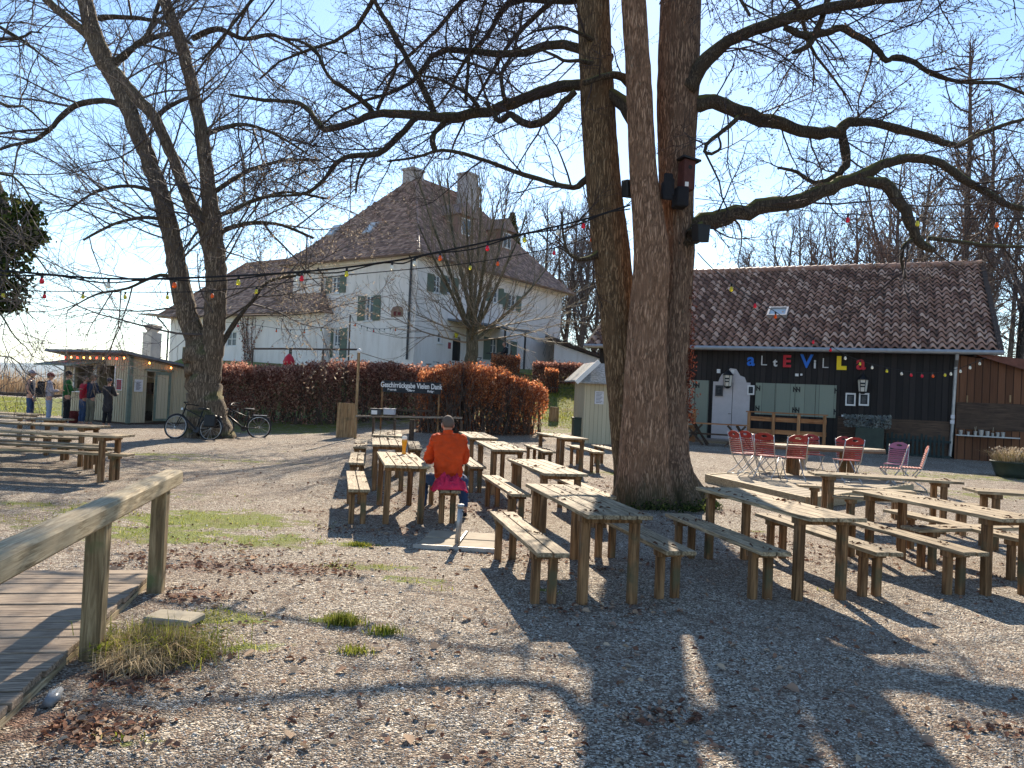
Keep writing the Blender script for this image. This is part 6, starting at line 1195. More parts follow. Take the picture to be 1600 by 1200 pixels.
# ---------------------------------------------------------------- railing and deck, near left
P1 = gp(243, 926); P2 = gp(143, 1030); dv = (P1-P2).normalized(); dv.z = 0; dv.normalize(); nv = Vector((-dv.y, dv.x, 0)); yaw = math.atan2(-dv.x, dv.y)
RB = thing('wooden_railing', 'square-beam wooden railing along the plank walkway', 'railing', P2, yaw); dist = (P1-P2).length
for y in (0, dist, -1.75): m = MB(); m.box(-.055, .055, y-.06, y+.06, -.15, .80); m.build('post', M['railpost'] if 'railpost' in M else M.setdefault('railpost', wood('rail_post', (.16, .11, .055), (.33, .25, .14), 'z', stain=(.11, .12, .05))), RB, bevel=.008)
m = MB(); m.box(-.075, .075, -2.6, dist+.42, .79, .915); m.build('handrail', M['rail'], RB, bevel=.018)
WK = thing('plank_walkway', 'weathered plank walkway at the lower left', 'walkway', P2, yaw); rg = random.Random(1); m = MB(); y = -2.6
while y < dist+.25: wv = .145; m.box(-2.6, -.10+rg.uniform(-.015, .015), y, y+wv-.012, .045+rg.uniform(-.004, .004), .085+rg.uniform(-.004, .004)); y += wv
m.build('planks', M['deckw'], WK, bevel=.004); m = MB(); m.box(-.15, -.10, -2.6, dist+.2, -.08, .04); m.box(-2.4, -2.3, -2.6, dist+.2, -.08, .04); m.build('side_beam', M['rail'], WK)
# stone slab, grass tuft, plastic cup
q = gp(268, 974); t = tag((lambda m: m.build('stone_slab', M['concrete'], None, False, q, R(-8), .01))(MB().box(-.17, .17, -.08, .14, 0, .05)), 'flat stone slab lying among leaves beside the railing', 'slab')
q = gp(230, 1035); GT = thing('grass_tuft', 'shaggy tuft of green and dry grass at the foot of the railing post', 'grass', q); rg = np.random.default_rng(6); n = 5200; c = rg.integers(0, 3, n); cx = np.array([-.12, .10, .0])[c]; cy = np.array([.10, .08, -.10])[c]; P = np.stack([cx+rg.normal(0, .07, n), cy+rg.normal(0, .065, n), 0*cx], 1)
blademesh('blades', P, np.where(c == 2, .15, .19)*rg.uniform(.35, 1.15, n), M['drygrass'], GT, seed=3, lean=1.7, wd=.0022, rnd=np.clip(np.where(c == 2, .75, .42)+rg.normal(0, .28, n), 0, 1)); P = np.stack([rg.normal(0, .14, 3000), .10+rg.normal(0, .07, 3000), np.zeros(3000)], 1); blademesh('green_blades', P[:1500]*np.array([[1.25, 1.4, 1]]), rg.uniform(.05, .24, 1500), M['grassb'], GT, seed=4, lean=1.5, wd=.0025)
P = np.stack([-.26+rg.normal(0, .04, 40), -.02+rg.normal(0, .04, 40), .05+rg.uniform(0, .06, 40)], 1); leafmesh('weed_leaves', P, .05, M['grassb'], GT, seed=3)
for i, (px, py, h_, n) in enumerate(((535, 975, .09, 420), (603, 989, .06, 200), (555, 1020, .05, 160), (560, 853, .05, 300), (1180, 700, .3, 160))):
    q = gp(px, py); rg = np.random.default_rng(i); P = np.stack([rg.normal(0, .06, n), rg.normal(0, .035, n), 0*rg.normal(0, 1, n)], 1); t = thing('grass_tuft', ['bright green grass tuft alone on the gravel in the near middle', 'small green tuft right of the bright one on the near gravel', 'tiny green tuft below the bright one on the near gravel', 'mossy green tuft in front of the bench shadow', 'dry weed growing before the barn deck'][i], 'grass', q, 0, 'tufts on the gravel'); blademesh('blades', P, h_, M['grassb' if i < 4 else 'drygrass'], t, seed=i, lean=.9, wd=.003)
q = gp(72, 1110); t = thing('plastic_cup', 'crushed clear plastic cup lying beside the walkway', 'cup', q, .6); m = MB(); m.tube([(0, 0, .03), (.03, .05, .03), (.05, .11, .035)], [.022, .03, .034], 12, True, lambda p, th, r, i: r*(1+.25*math.sin(3*th+i*2))); m.build('cup_body', M['clear'] if 'clear' in M else M.setdefault('clear', solid('clear_plastic', (.20, .21, .22), .2)), t, True)
# umbrella base slabs and sleeve
U = gp(712, 862); UB = thing('umbrella_base', 'parasol base of square paving slabs with an empty metal sleeve', 'parasol base', (-.5, 8.42, 0), R(-4))
for x in (-.42, .02): 
    for y in (-.25, .24): m = MB(); w_ = .42; m.box(x, x+w_-.03, y, y+.45, .0, .034); m.build('paving_slab', M['slab'], UB, bevel=.006)
m = MB(); m.box(-.45, .45, -.275, -.262, 0, .045); m.box(-.015, .01, -.24, .70, 0, .042); m.build('steel_frame', M['zinc'], UB); m = MB(); m.tube([(0, -.12, .05), (.02, -.12, .46)], .03, 14); m.tube([(.02, -.12, .43), (.02, -.12, .47)], .036, 14); sl2 = m.build('sleeve', M['zinc'], UB, True); m = MB(); m.tube([(.05, -.15, .40), (.06, -.17, .40)], .012, 6); m.build('bolt', M['black'], sl2)

# ---------------------------------------------------------------- return station: sign, rail, crates, post
def sign():
    A = at(597, 613, 23.4); Bp = at(688, 613, 23.4); zg0 = g(A.x, A.y); t = thing('return_sign', 'blackboard sign for returning dishes with white lettering, on posts', 'sign', (A.x, A.y, 0), R(-2)); W = (Bp-A).length; z1 = at(640, 597, 23.4).z; z0 = at(640, 613, 23.4).z
    m = MB(); m.box(.02, W+.02, -.02, .02, z0-.02, z1+.02); b = m.build('board', M['slate'], t)
    text('Geschirrrückgabe Vielen Dank'.replace('rrr', 'rr'), .195, .003, M['chalk'], 'lettering', b, UPR(W/2, -.025, z0+.13) @ Matrix.Diagonal((.80, 1.15, 1, 1)), .004)
    for s, u in (('Besteck', .17), ('Gläser', .5), ('Krüge', .84)): text(s, .085, .003, M['chalk'], 'small_lettering', b, UPR(W*u, -.025, z0+.03), .003)
    for x in (0.0, W-.03): m = MB(); m.box(x-.025, x+.025, .022, .06, zg0-.05, z1); m.build('post', M['leg'], t)
    t2_ = thing('rail_counter', 'low brown rail counter behind the tables', 'railing', (0, 0, 0)); a = at(556, 650, 23.0); b_ = at(722, 653, 23.0); m = MB(); m.beam(a, b_, .12, .05); m.build('rail', M['topd'], t2_); 
    for px in (584, 642, 646, 721, 617): p = at(px, 652, 23.0); m = MB(); m.box(p.x-.035, p.x+.035, p.y+.0, p.y+.07, g(p.x, p.y)-.05, a.z-.03-(.0)); m.build('post', M['dark_wood'], t2_)
    a = at(600, 641, 23.2); b_ = at(676, 642, 23.2); m = MB(); m.beam(a, b_, .04, .05); m.build('upper_rail', M['dark_wood'], t2_)
    for i, (p0, p1, mt, lb) in enumerate(((580, 597, 'darkgrey', 'dark grey plastic tray box with a white label on the rail counter'), (600, 617, 'greybox', 'light grey plastic box on the rail counter, under the sign'))):
        a = at(p0, 649, 23.0); b_ = at(p1, 649, 23.0); w_ = b_.x-a.x; o = thing('tray_box', lb, 'box', (a.x, a.y, a.z+.03), 0, 'boxes on the rail counter'); m = MB(); m.box(0, w_, -.16, .16, 0, .165); m.build('body', M[mt], o, bevel=.01); m = MB(); m.box(-.012, w_+.012, -.172, .172, .166, .185); m.build('rim', M[mt], o)
        if i == 0: m = MB(); m.box(.03, w_*.62, -.166, -.161, .01, .13); m.build('label', M['white'], o)
    for i, (px0, py0, px1, py1, d, lb) in enumerate(((525, 629, 553, 672, 23.6, 'tall brown board bin left of the return sign'),)):
        a = at(px0, py1, d); b_ = at(px1, py1, d); z1 = at(px0, py0, d).z; w_ = b_.x-a.x; t3_ = thing('board_box', lb, 'bin', (a.x, a.y, 0), R(2)); m = MB(); n = 5
        for k in range(n): m.box(k*w_/n+.003, (k+1)*w_/n-.003, 0, .025, g(a.x, a.y)-.02, z1)
        m.box(.02, w_-.02, .026, .45, g(a.x, a.y)-.02, z1-.04); m.build('boards', M['crate'], t3_)
    p = at(556, 660, 23.2); q = at(561, 549, 23.2); t4 = thing('light_pole', 'slim wooden pole with a round white top beside the board bin', 'pole', (p.x, p.y, g(p.x, p.y))); o = t4.location; m = MB(); m.tube([Vector((0, 0, -.1)), q-Vector(o)], [.045, .04], 8); m.build('pole', M['crate'], t4); m = MB(); m.lathe([(.02, -.06), (.07, -.03), (.08, .02), (.05, .07), (.01, .09)], 12, q-Vector(o)); m.build('cap', M['white'], t4, True)
    for px, py0, py1, d, lb in ((842, 610, 668, 28.5, 'thin pole at the right end of the orange hedge'), (545, 492, 560, 40, 'dark post rising behind the dark hedge in front of the villa')):
        p = at(px, py1, d); q = at(px+2, py0, d); t5 = thing('thin_pole', lb, 'pole', (p.x, p.y, g(p.x, p.y))); m = MB(); m.tube([(0, 0, -.1), Vector((q.x-p.x, 0, q.z-t5.location.z))], .04, 6); m.build('pole', M['bark_stem'], t5)
    p = gp(865, 659); t6 = thing('tree_stump', 'short cut log standing upright on the sunny lawn', 'stump', p); m = MB(); m.tube([(0, 0, -.1), (0, 0, .5), (0, 0, .62)], [.22, .2, .2], 12, True, bark_fn(.012, 4)); m.build('log', M['crate'], t6)
M['greybox'] = solid('grey_plastic', (.42, .42, .46), .5, var=.1)
sign()
# terrace fence behind the hedge
T_ = thing('terrace_fence', 'dark horizontal rail fence along the villa terrace', 'fence', (0, 0, 0)); pa = [at(px, py, 38.5) for px, py in ((395, 545), (455, 545), (505, 546), (560, 546))]; m = MB()
for a, b in zip(pa, pa[1:]): m.beam(a, b, .06, .09)
m.build('rail', M['bark_stem'], T_)
for p in pa: m = MB(); m.tube([(p.x, p.y, g(p.x, p.y)-.2), (p.x, p.y, p.z)], .05, 6); m.build('post', M['bark_stem'], T_)
T_ = thing('plank_fence', 'grey-brown plank fence above the orange hedge', 'fence', (0, 0, 0)); a, b = at(768, 581, 37), at(838, 588, 37); m = MB(); n = 26
for i in range(n): p = a.lerp(b, i/n); m.box(p.x, p.x+(b.x-a.x)/n-.01, p.y, p.y+.03, g(p.x, p.y)-.3, p.z+.05)
m.build('boards', M['dark_wood'], T_)
# red folded parasol & dark bikes on the terrace
q = at(452, 556, 38); t = thing('folded_parasol', 'bundle of bright red cloth behind the terrace rail', 'parasol', (q.x, q.y, q.z-.9)); m = MB(); m.tube([(0, 0, 0), (0, 0, 1.2)], .03, 6); m.build('pole', M['darkgrey'], t); m = MB(); m.lathe([(.05, .3), (.26, .4), (.3, .62), (.2, .85), (.05, 1.0)], 12); [None for _ in ()]; m.build('cloth', M['lred'], t, True)

# ---------------------------------------------------------------- bicycles
def bicycle(lb, loc, rz, tilt=0.0, col_='black', bag=False, steer=0.0):
    t = thing('bicycle', lb, 'bicycle', loc, rz, 'bicycles leaning at the left tree'); t.rotation_euler = (tilt, 0, rz); r = .345
    def wheel(x):
        m = MB(); n = 32; m.tube([(x+r*math.cos(k*2*math.pi/n), 0, r+r*math.sin(k*2*math.pi/n)) for k in range(n+1)], .022, 6, False); w_ = m.build('wheel', M['rubber'], t, True); m = MB(); m.tube([(x+(r-.03)*math.cos(k*2*math.pi/n), 0, r+(r-.03)*math.sin(k*2*math.pi/n)) for k in range(n+1)], .011, 5, False); m.build('rim', M['steel'], w_); m = MB()
        for k in range(14): th = k*2*math.pi/14; m.tube([(x, .02*(-1)**k, r), (x+(r-.03)*math.cos(th), 0, r+(r-.03)*math.sin(th))], .0025, 3, False)
        m.tube([(x, -.05, r), (x, .05, r)], .025, 8); m.build('spokes', M['steel'], w_)
    wheel(-.52); wheel(.56); m = MB(); bb = (-.08, 0, .29); st = (-.2, 0, .82); hd = (.36, 0, .88); hb = (.40, 0, .68); rx = (-.52, 0, r); fx = (.56, 0, r)
    m.tube([bb, st], .02, 8); m.tube([bb, hb], .03, 8); m.tube([(-.17, 0, .66), hd], .018, 8); m.tube([hb, hd], .024, 8)
    for s in (-.05, .05): m.tube([bb, (rx[0], s, rx[2])], .011, 6); m.tube([(-.18, 0, .72), (rx[0], s, rx[2])], .009, 6)
    m.build('frame', M[col_], t, True); m = MB(); [m.tube([(hb[0], 0, hb[2]), (.43, s, .66), (.56, s, r)], .013, 6) for s in (-.05, .05)]; m.build('fork', M[col_], t, True)
    m = MB(); m.tube([hd, (.33, 0, 1.0)], .015, 6); m.tube([(.22, -.3, 1.03), (.3, -.2, 1.04), (.33, 0, 1.0), (.3, .2, 1.04), (.22, .3, 1.03)], .013, 6); m.build('handlebar', M['black'], t, True); m = MB(); m.tube([(.12, -.29, 1.03), (.22, -.3, 1.03)], .018, 6); m.tube([(.12, .29, 1.03), (.22, .3, 1.03)], .018, 6); m.build('grip', M['rubber'], t)
    m = MB(); m.prism([(-.36, -.08, .87), (-.36, .08, .87), (-.2, .06, .88), (-.06, .02, .885), (-.06, -.02, .885), (-.2, -.06, .88)], (0, 0, .045)); m.tube([st, (-.21, 0, .88)], .014, 6); m.build('saddle', M['black'], t, bevel=.012)
    m = MB(); m.lathe([(.09, -.015), (.09, .015)], 14); m.V = [(x+bb[0], z, y+bb[2]) for x, y, z in m.V]; m.tube([(bb[0], .07, bb[2]), (bb[0]+.1, .07, bb[2]-.14)], .01, 5); m.tube([(bb[0], -.07, bb[2]), (bb[0]-.1, -.07, bb[2]+.14)], .01, 5); m.box(bb[0]+.06, bb[0]+.14, .05, .14, bb[2]-.155, bb[2]-.135); m.build('crank', M['darkgrey'], t)
    m = MB(); m.box(-.75, -.35, -.06, .06, .71, .725); m.tube([(-.7, .05, .71), (-.52, .06, r)], .007, 5); m.tube([(-.7, -.05, .71), (-.52, -.06, r)], .007, 5); m.build('rack', M['darkgrey'], t); m = MB(); m.tube([(-.52+.37*math.cos(R(a)), 0, r+.37*math.sin(R(a))) for a in range(20, 190, 17)], .018, 5, False); m.tube([(.56+.37*math.cos(R(a)), 0, r+.37*math.sin(R(a))) for a in range(40, 170, 17)], .018, 5, False); m.build('mudguard', M['darkgrey'], t)
    m = MB(); m.box(.40, .46, -.03, .03, .84, .9); m.build('lamp', M['steel'], t)
    if bag: m = MB(); m.box(-.72, -.38, .08, .2, .38, .72); m.box(-.72, -.38, -.2, -.08, .38, .72); m.build('pannier', M['black'], t, bevel=.02)
    return t
q = gp(322, 684); bicycle('black bicycle with panniers leaning left of the leaning tree', (q.x-.02, q.y-.95, 0), R(172), R(9), 'black', True)
q = gp(372, 683); bicycle('dark bicycle leaning on the right side of the leaning tree', (q.x+.15, q.y-.2, 0), R(196), R(-6), 'black')
for i, (px, py, lb) in enumerate(((675, 570, 'dark bicycle parked by the villa corner behind the hedge'), (700, 570, 'second dark bicycle by the villa corner, nearer the door'), (590, 566, 'lone bicycle before the blank villa wall'))):
    q = at(px, py, 40.5); o = bicycle(lb, (q.x, q.y, g(q.x, q.y)-.3), R((25, -20, 170)[i]), R(4)); o['group'] = 'bicycles on the villa terrace'
# ---------------------------------------------------------------- people
def skin(nodes, edges, sub=1):
    """nodes: (x,y,z,r) ; returns evaluated mesh of a Skin surface, root = node 0"""
    me = bpy.data.meshes.new('s'); me.from_pydata([n[:3] for n in nodes], edges, []); o = bpy.data.objects.new('s', me); col.objects.link(o)
    o.modifiers.new('k', 'SKIN'); 
    if not me.skin_vertices: bpy.context.view_layer.objects.active = o
    for i, n in enumerate(nodes): v = me.skin_vertices[0].data[i]; v.radius = (n[3], n[4] if len(n) > 4 else n[3]); v.use_root = (i == 0)
    s = o.modifiers.new('b', 'SUBSURF'); s.levels = s.render_levels = sub
    dg = bpy.context.evaluated_depsgraph_get(); dg.update(); r = bpy.data.meshes.new_from_object(o.evaluated_get(dg)); bpy.data.objects.remove(o); r.polygons.foreach_set('use_smooth', [True]*len(r.polygons)); return r
def merge(meshes, name, mats):
    V = []; F = []; mi = []
    for k, me in enumerate(meshes):
        b = len(V); V += [tuple(v.co) for v in me.vertices]; F += [[i+b for i in p.vertices] for p in me.polygons]; mi += [min(k, len(mats)-1) if len(mats) > 1 else 0]*len(me.polygons)
    return mkmesh(name, V, F, mats, mi if len(mats) > 1 else None, smooth=True, uv=False)
def wrinkle(me, amp=.007, f=9, seed=0):
    for v in me.vertices:
        c = v.co; a = 1-abs(mnoise.noise(Vector((c.x*f, c.y*f, c.z*f*1.4+seed)))); b = mnoise.noise(Vector((c.x*f*2.3, c.y*f*2.3+seed, c.z*f*2.3))); v.co = c+v.normal*amp*((a**4-.4)*1.6+b*.8)
    me.update(); return me
def ell(c, r, n=16, m_=12, T=None, fn=None):
    V = []; F = []
    for i in range(m_+1):
        ph = math.pi*i/m_
        for k in range(n):
            th = 2*math.pi*k/n; v = Vector((r[0]*math.sin(ph)*math.cos(th), r[1]*math.sin(ph)*math.sin(th), r[2]*math.cos(ph)))
            if fn: v = fn(v)
            v = v+Vector(c) if T is None else T @ v+Vector(c); V.append(v)
    for i in range(m_):
        for k in range(n): k2 = (k+1) % n; F.append((i*n+k, (i+1)*n+k, (i+1)*n+k2, i*n+k2))
    return mkmesh('e', [tuple(v) for v in V], F, (), uv=False)
def hand(w, e, side):
    """palm and five fingers continuing the forearm direction e->w"""
    w = Vector(w); d = (w-Vector(e)).normalized(); sx = d.cross(Vector((0, 0, 1))); sx = sx.normalized() if sx.length > .1 else Vector((1, 0, 0)); up = sx.cross(d)
    sx = sx*(1 if side > 0 else -1); nodes = [(*w, .026), (*(w+d*.045), .034, .018), (*(w+d*.085), .036, .017)]; out = [skin(nodes, [(0, 1), (1, 2)], 1)]
    for k, (o, l) in enumerate(((-.028, .068), (-.010, .078), (.009, .073), (.027, .058))): a = w+d*.085+sx*o; b = a+d*l*.5-up*.012; c = b+d*l*.4-up*.026; out.append(skin([(*a, .0095), (*b, .0088), (*c, .0075)], [(0, 1), (1, 2)], 1))
    a = w+d*.03-sx*.03; b = a-sx*.025+d*.03-up*.01; c = b+d*.035-up*.012; out.append(skin([(*a, .012), (*b, .0105), (*c, .0085)], [(0, 1), (1, 2)], 1)); return out
def person(lb, loc, rz, J, wear, h=1.0, headrot=0.0, hat=None, hair='c_hair', coat_to=None, headtilt=0.0):
    """J: joint dict; body mesh is the root, clothes and hair its children"""
    e_ = lambda *k: [(*J[q][:3], *J[q][3:]) for q in k]
    hd = Vector(J['head']); nk = Vector(J['neck']); keys = ['pelvis', 'waist', 'chest', 'neck']
    nodes = [(*J['pelvis'], .13, .1), (*J['waist'], .115, .09), (*J['chest'], .14, .095), (*J['neck'], .052), (*(nk.lerp(hd, .5)), .05)]; ed = [(0, 1), (1, 2), (2, 3), (3, 4)]
    for s in 'lr':
        b = len(nodes); nodes += [(*J['sh'+s], .055), (*J['el'+s], .04), (*J['wr'+s], .026)]; ed += [(2, b), (b, b+1), (b+1, b+2)]
        b = len(nodes); nodes += [(*J['hip'+s], .085), (*J['kn'+s], .055), (*J['an'+s], .038), (*J['to'+s], .034)]; ed += [(0, b), (b, b+1), (b+1, b+2), (b+2, b+3)]
    parts = [skin(nodes, ed, 1)]
    Rh = Matrix.Rotation(headrot, 3, 'Z') @ Matrix.Rotation(headtilt, 3, 'X')
    def hf(v):  # face towards +y, narrower chin
        k = 1-max(0, -v.z)*2.2; return Vector((v.x*k, v.y*(1-max(0, -v.z)*.8)+max(0, -v.z)*.06, v.z))
    parts.append(ell(hd, (.075, .095, .115), T=Rh, fn=hf)); parts.append(ell(hd+Rh @ Vector((0, .098, -.012)), (.012, .018, .022), 8, 6, Rh))
    for s in (-1, 1): parts.append(ell(hd+Rh @ Vector((s*.077, -.002, -.005)), (.012, .022, .034), 8, 6, Rh))
    for s in 'lr': parts += hand(J['wr'+s], J['el'+s], 1 if s == 'r' else -1)
    root = link('person', merge(parts, 'person', [M['skin']]), None, loc, rz); root.scale = (h, h, h); tag(root, lb, 'person')
    # face details
    m = MB()
    for s in (-1, 1): m.V += []; a = hd+Rh @ Vector((s*.03, .088, .018)); m.lathe([(.002, -.006), (.009, 0), (.002, .006)], 6, a)
    m.build('eyes', M['white'], root); m = MB(); a = hd+Rh @ Vector((0, .088, -.052)); m.box(a.x-.02, a.x+.02, a.y-.012, a.y+.002, a.z-.005, a.z+.005); m.build('mouth', M['c_dred'], root)
    jk = wear['top']; g_ = wear.get('fat', .022); lowz = wear.get('low', -.25)
    nodes = [(*Vector(J['pelvis']).lerp(Vector(J['waist']), lowz if not coat_to else 0), .145+g_*wear.get('wk', 1), .11+g_), (*J['waist'], .125+g_*wear.get('wk', 1), .10+g_), (*J['chest'], .15+g_, .105+g_), (*nk.lerp(Vector(J['chest']), .3), .072, .072)]; ed = [(0, 1), (1, 2), (2, 3)]
    slv = wear.get('sleeve', 1.0)
    for s in 'lr':
        b = len(nodes); S_, E_, W_ = Vector(J['sh'+s]), Vector(J['el'+s]), Vector(J['wr'+s]); nodes += [(*S_, .07+g_*.5)]; ed += [(2, b)]
        if slv > .3: nodes += [(*E_, .055+g_*.4), (*E_.lerp(W_, .93), .042+g_*.3)]; ed += [(b, b+1), (b+1, b+2)]
        elif slv > 0: nodes += [(*S_.lerp(E_, .6), .06)]; ed += [(b, b+1)]
    if coat_to:
        P0 = Vector(J['pelvis']); b = len(nodes); nodes += [(P0.x, P0.y+.01, P0.z*.8, .19, .15), (P0.x, P0.y+.01, coat_to, .2, .165)]; ed += [(0, b), (b, b+1)]
    link('jacket', wrinkle(merge([skin(nodes, ed, wear.get('sub', 2))], 'jacket', [M[jk]]), wear.get('wr', .010)), root)
    if wear.get('collar'): m = MB(); m.tube([nk+Vector((0, 0, -.045)), nk.lerp(hd, .38)], [.078, .066], 14, False); m.build('collar', M[jk], root, True)
    if wear.get('bottom'):
        nodes = [(*J['pelvis'], .135, .115), (*Vector(J['pelvis']).lerp(Vector(J['waist']), .45), .13, .105)]; ed = [(0, 1)]
        for s in 'lr': b = len(nodes); A_ = Vector(J['an'+s]); nodes += [(*J['hip'+s], .1), (*J['kn'+s], .074), (*A_.lerp(Vector(J['kn'+s]), .1), .06)]; ed += [(0, b), (b, b+1), (b+1, b+2)]
        link('trousers', wrinkle(merge([skin(nodes, ed, 2)], 'trousers', [M[wear['bottom']]]), .010), root)
    for s in 'lr':
        A_, T_o = Vector(J['an'+s]), Vector(J['to'+s]); d = (T_o-A_); d.z = 0; d.normalize(); link('shoe', merge([skin([(*(A_+Vector((0, 0, -.03))-d*.02), .046), (*(T_o-d*.02), .043, .036), (*(T_o+d*.05), .036, .028)], [(0, 1), (1, 2)], 1)], 'shoe', [M[wear.get('shoe', 'c_black')]]), root)
    if hat: link('cap' if hat != 'hood' else 'hood', merge([ell(hd+Rh @ Vector((0, -.008, .03)), (.09, .108, .10), T=Rh, fn=lambda v: Vector((v.x, v.y, max(v.z, -.02 if hat != 'hood' else -.1))))]+([ell(hd+Rh @ Vector((0, .11, .03)), (.06, .055, .012), 12, 6, Rh)] if hat == 'cap' else []), 'cap', [M[wear.get('hatc', 'c_black')]]), root)
    link('hair', merge([ell(hd+Rh @ Vector((0, -.014, .014)), (.081, .096, .112), T=Rh, fn=lambda v: Vector((v.x, v.y-(.0 if v.z > 0 else .0), max(v.z, -.06+.3*v.y if v.y < 0 else .03+v.y*.35))))], 'hair', [M[hair]]), root)
    return root
def stand(armL=None, armR=None, lean=0.0, stride=.0, H=0.0):
    J = dict(pelvis=(0, 0, .93), waist=(0, lean*.3, 1.08), chest=(0, lean*.7, 1.30), neck=(0, lean, 1.47), head=(0, lean+.02, 1.625), shl=(-.17, lean*.9, 1.41), shr=(.17, lean*.9, 1.41), hipl=(-.09, 0, .88), hipr=(.09, 0, .88), knl=(-.1, stride*.5+.02, .49), knr=(.1, -stride*.5+.02, .49), anl=(-.11, stride*.6-.02, .085), anr=(.11, -stride*.6-.02, .085), tol=(-.12, stride*.6+.1, .035), tor=(.12, -stride*.6+.1, .035))
    for s, x, a in (('l', -1, armL), ('r', 1, armR)):
        e, w_ = a if a else ((.24, -.02, 1.13), (.25, .06, .88)); J['el'+s] = (x*e[0], e[1], e[2]); J['wr'+s] = (x*w_[0], w_[1], w_[2])
    return J
FR = ((.23, .08, 1.14), (.12, .28, 1.18))  # forearms forward
def kp(px, py): q = gp(px, py); return q
PPL = [
 (45, 664, R(-75), stand(((.25, -.06, 1.14), (.23, .05, .90)), ((.25, -.02, 1.13), (.2, .1, .9))), dict(top='c_navy', bottom='c_jean', sleeve=.0, shoe='c_black', fat=.02), 'man in a dark vest and cap, last in the queue at the left', 1.03, dict(hat='cap', hatc='c_grey')),
 (74, 667, R(-60), stand(None, FR), dict(top='c_grey', bottom='c_ljean', shoe='c_grey'), 'person in a pale grey jacket with a black backpack in the queue', 1.0, dict(hat='cap', hatc='c_dred')),
 (102, 666, R(-50), stand(FR, FR), dict(top='c_green', bottom='c_black'), 'person in a green hooded jacket standing at the hatch', 1.05, dict(hat='hood', hatc='c_black')),
 (127, 665, R(-38), stand(FR, FR, .04), dict(top='c_red', bottom='c_jean', shoe='c_grey'), 'person in a red jacket at the serving hatch', .97, {}),
 (139, 666, R(-25), stand(FR, FR, .05), dict(top='c_navy', bottom='c_olive'), 'person in a dark blue jacket leaning at the serving hatch', 1.0, dict(hat='cap', hatc='c_brown')),
 (166, 668, R(-15), stand(FR, FR, .02), dict(top='c_coat', bottom='c_black', shoe='c_grey'), 'person in a long black coat in front of the kiosk wall', .95, dict(coat_to=.48, hat='beanie', hatc='c_navy'))]
for px, py, rz, J, wear, lb, h, kw in PPL:
    q = kp(px, py); d = dict(kw); wear = dict(wear); 
    if 'hatc' in d: wear['hatc'] = d.pop('hatc')
    p_ = person(lb, (q.x, q.y, 0), rz, J, wear, h, **d); p_['group'] = 'people queueing at the kiosk'
    if 'backpack' in lb:
        m = MB(); m.box(-.15, .15, -.33, -.13, 1.02, 1.45); m.box(-.12, .12, -.38, -.33, 1.05, 1.25); bp_ = thing('backpack', 'black backpack worn by the person in pale grey', 'backpack', (q.x, q.y, 0), rz); m.build('bag', M['c_black'], bp_, bevel=.04); m = MB(); [m.tube([(s*.1, -.13, 1.43), (s*.12, .0, 1.5), (s*.12, .15, 1.35), (s*.13, .12, 1.12), (s*.12, -.12, 1.08)], .016, 6) for s in (-1, 1)]; m.build('strap', M['c_black'], bp_)
q = gp(112, 661); t = thing('bucket', 'dark red bucket standing at the kiosk wall beside the queue', 'bucket', (q.x+.05, q.y, 0)); m = MB(); m.lathe([(.14, 0), (.19, .42), (.2, .43), (.18, .42), (.13, .05)], 16); m.build('bucket_body', M['c_dred'], t, True)
# man in orange, straddling the bench, seen from behind
bq = gp(686, 757, .45); SB = [o for k, o, L, W, H in PL if 'man in orange sits' in o['label']][0]; rz = R(10.5)
J = dict(pelvis=(0, -.02, .56), waist=(.0, -.03, .70), chest=(-.01, .04, .93), neck=(-.01, .10, 1.12), head=(-.015, .165, 1.245), shl=(-.185, .08, 1.05), shr=(.175, .08, 1.05), ell=(-.255, .10, .77), elr=(.235, .14, .78), wrl=(-.17, .34, .80), wrr=(.04, .38, .80), hipl=(-.1, 0, .53), hipr=(.1, 0, .53), knl=(-.27, .40, .51), knr=(.25, .42, .51), anl=(-.30, .22, .095), anr=(.27, .25, .095), tol=(-.33, .34, .04), tor=(.29, .37, .04))
yb = 9.98; ly = yb; lx = SB.location.x+(yb-SB.location.y)*-math.tan(rz)
PM = person('man in a bright orange fleece sitting astride a bench with his back to us', (lx, ly, 0), rz, J, dict(top='c_orange', bottom='c_jean', collar=True, fat=.045, low=-.3, wk=1.6, sub=4, wr=.013, shoe='c_black'), 1.0, headrot=R(6), headtilt=R(-22), hair='c_hairg')
# pink cloth on the bench behind him
V = []; F = []; n = 30; rg = random.Random(4)
for i in range(n+1):
    for j in range(n+1):
        u, v = i/n-.5, j/n-.5; x = u*.44; y = v*.34; e = max(0, 1-(abs(u)*2)**3)*max(0, 1-(abs(v)*2)**3); z = .462+e*(.10+.10*mnoise.noise(Vector((u*6, v*6, 1)))+.07*(1-3*abs(mnoise.noise(Vector((u*9, v*9, 7))))))+e*.015*math.sin(u*26+v*9)
        if abs(x) > .17: z -= (abs(x)-.17)*.5+.01*math.sin(v*30)
        V.append((x+.03*mnoise.noise(Vector((u*6, v*6, 5))), y, max(z, .36)))
for i in range(n):
    for j in range(n): a = i*(n+1)+j; F.append((a, a+n+1, a+n+2, a+1))
t = link('pink_jacket', mkmesh('pink_jacket', V, F, [M['c_pink']], smooth=True), None, (lx+.045, ly-.24, 0), rz); t.modifiers.new('s', 'SOLIDIFY').thickness = .012; tag(t, 'bright pink jacket lying on the bench behind the man in orange', 'jacket')
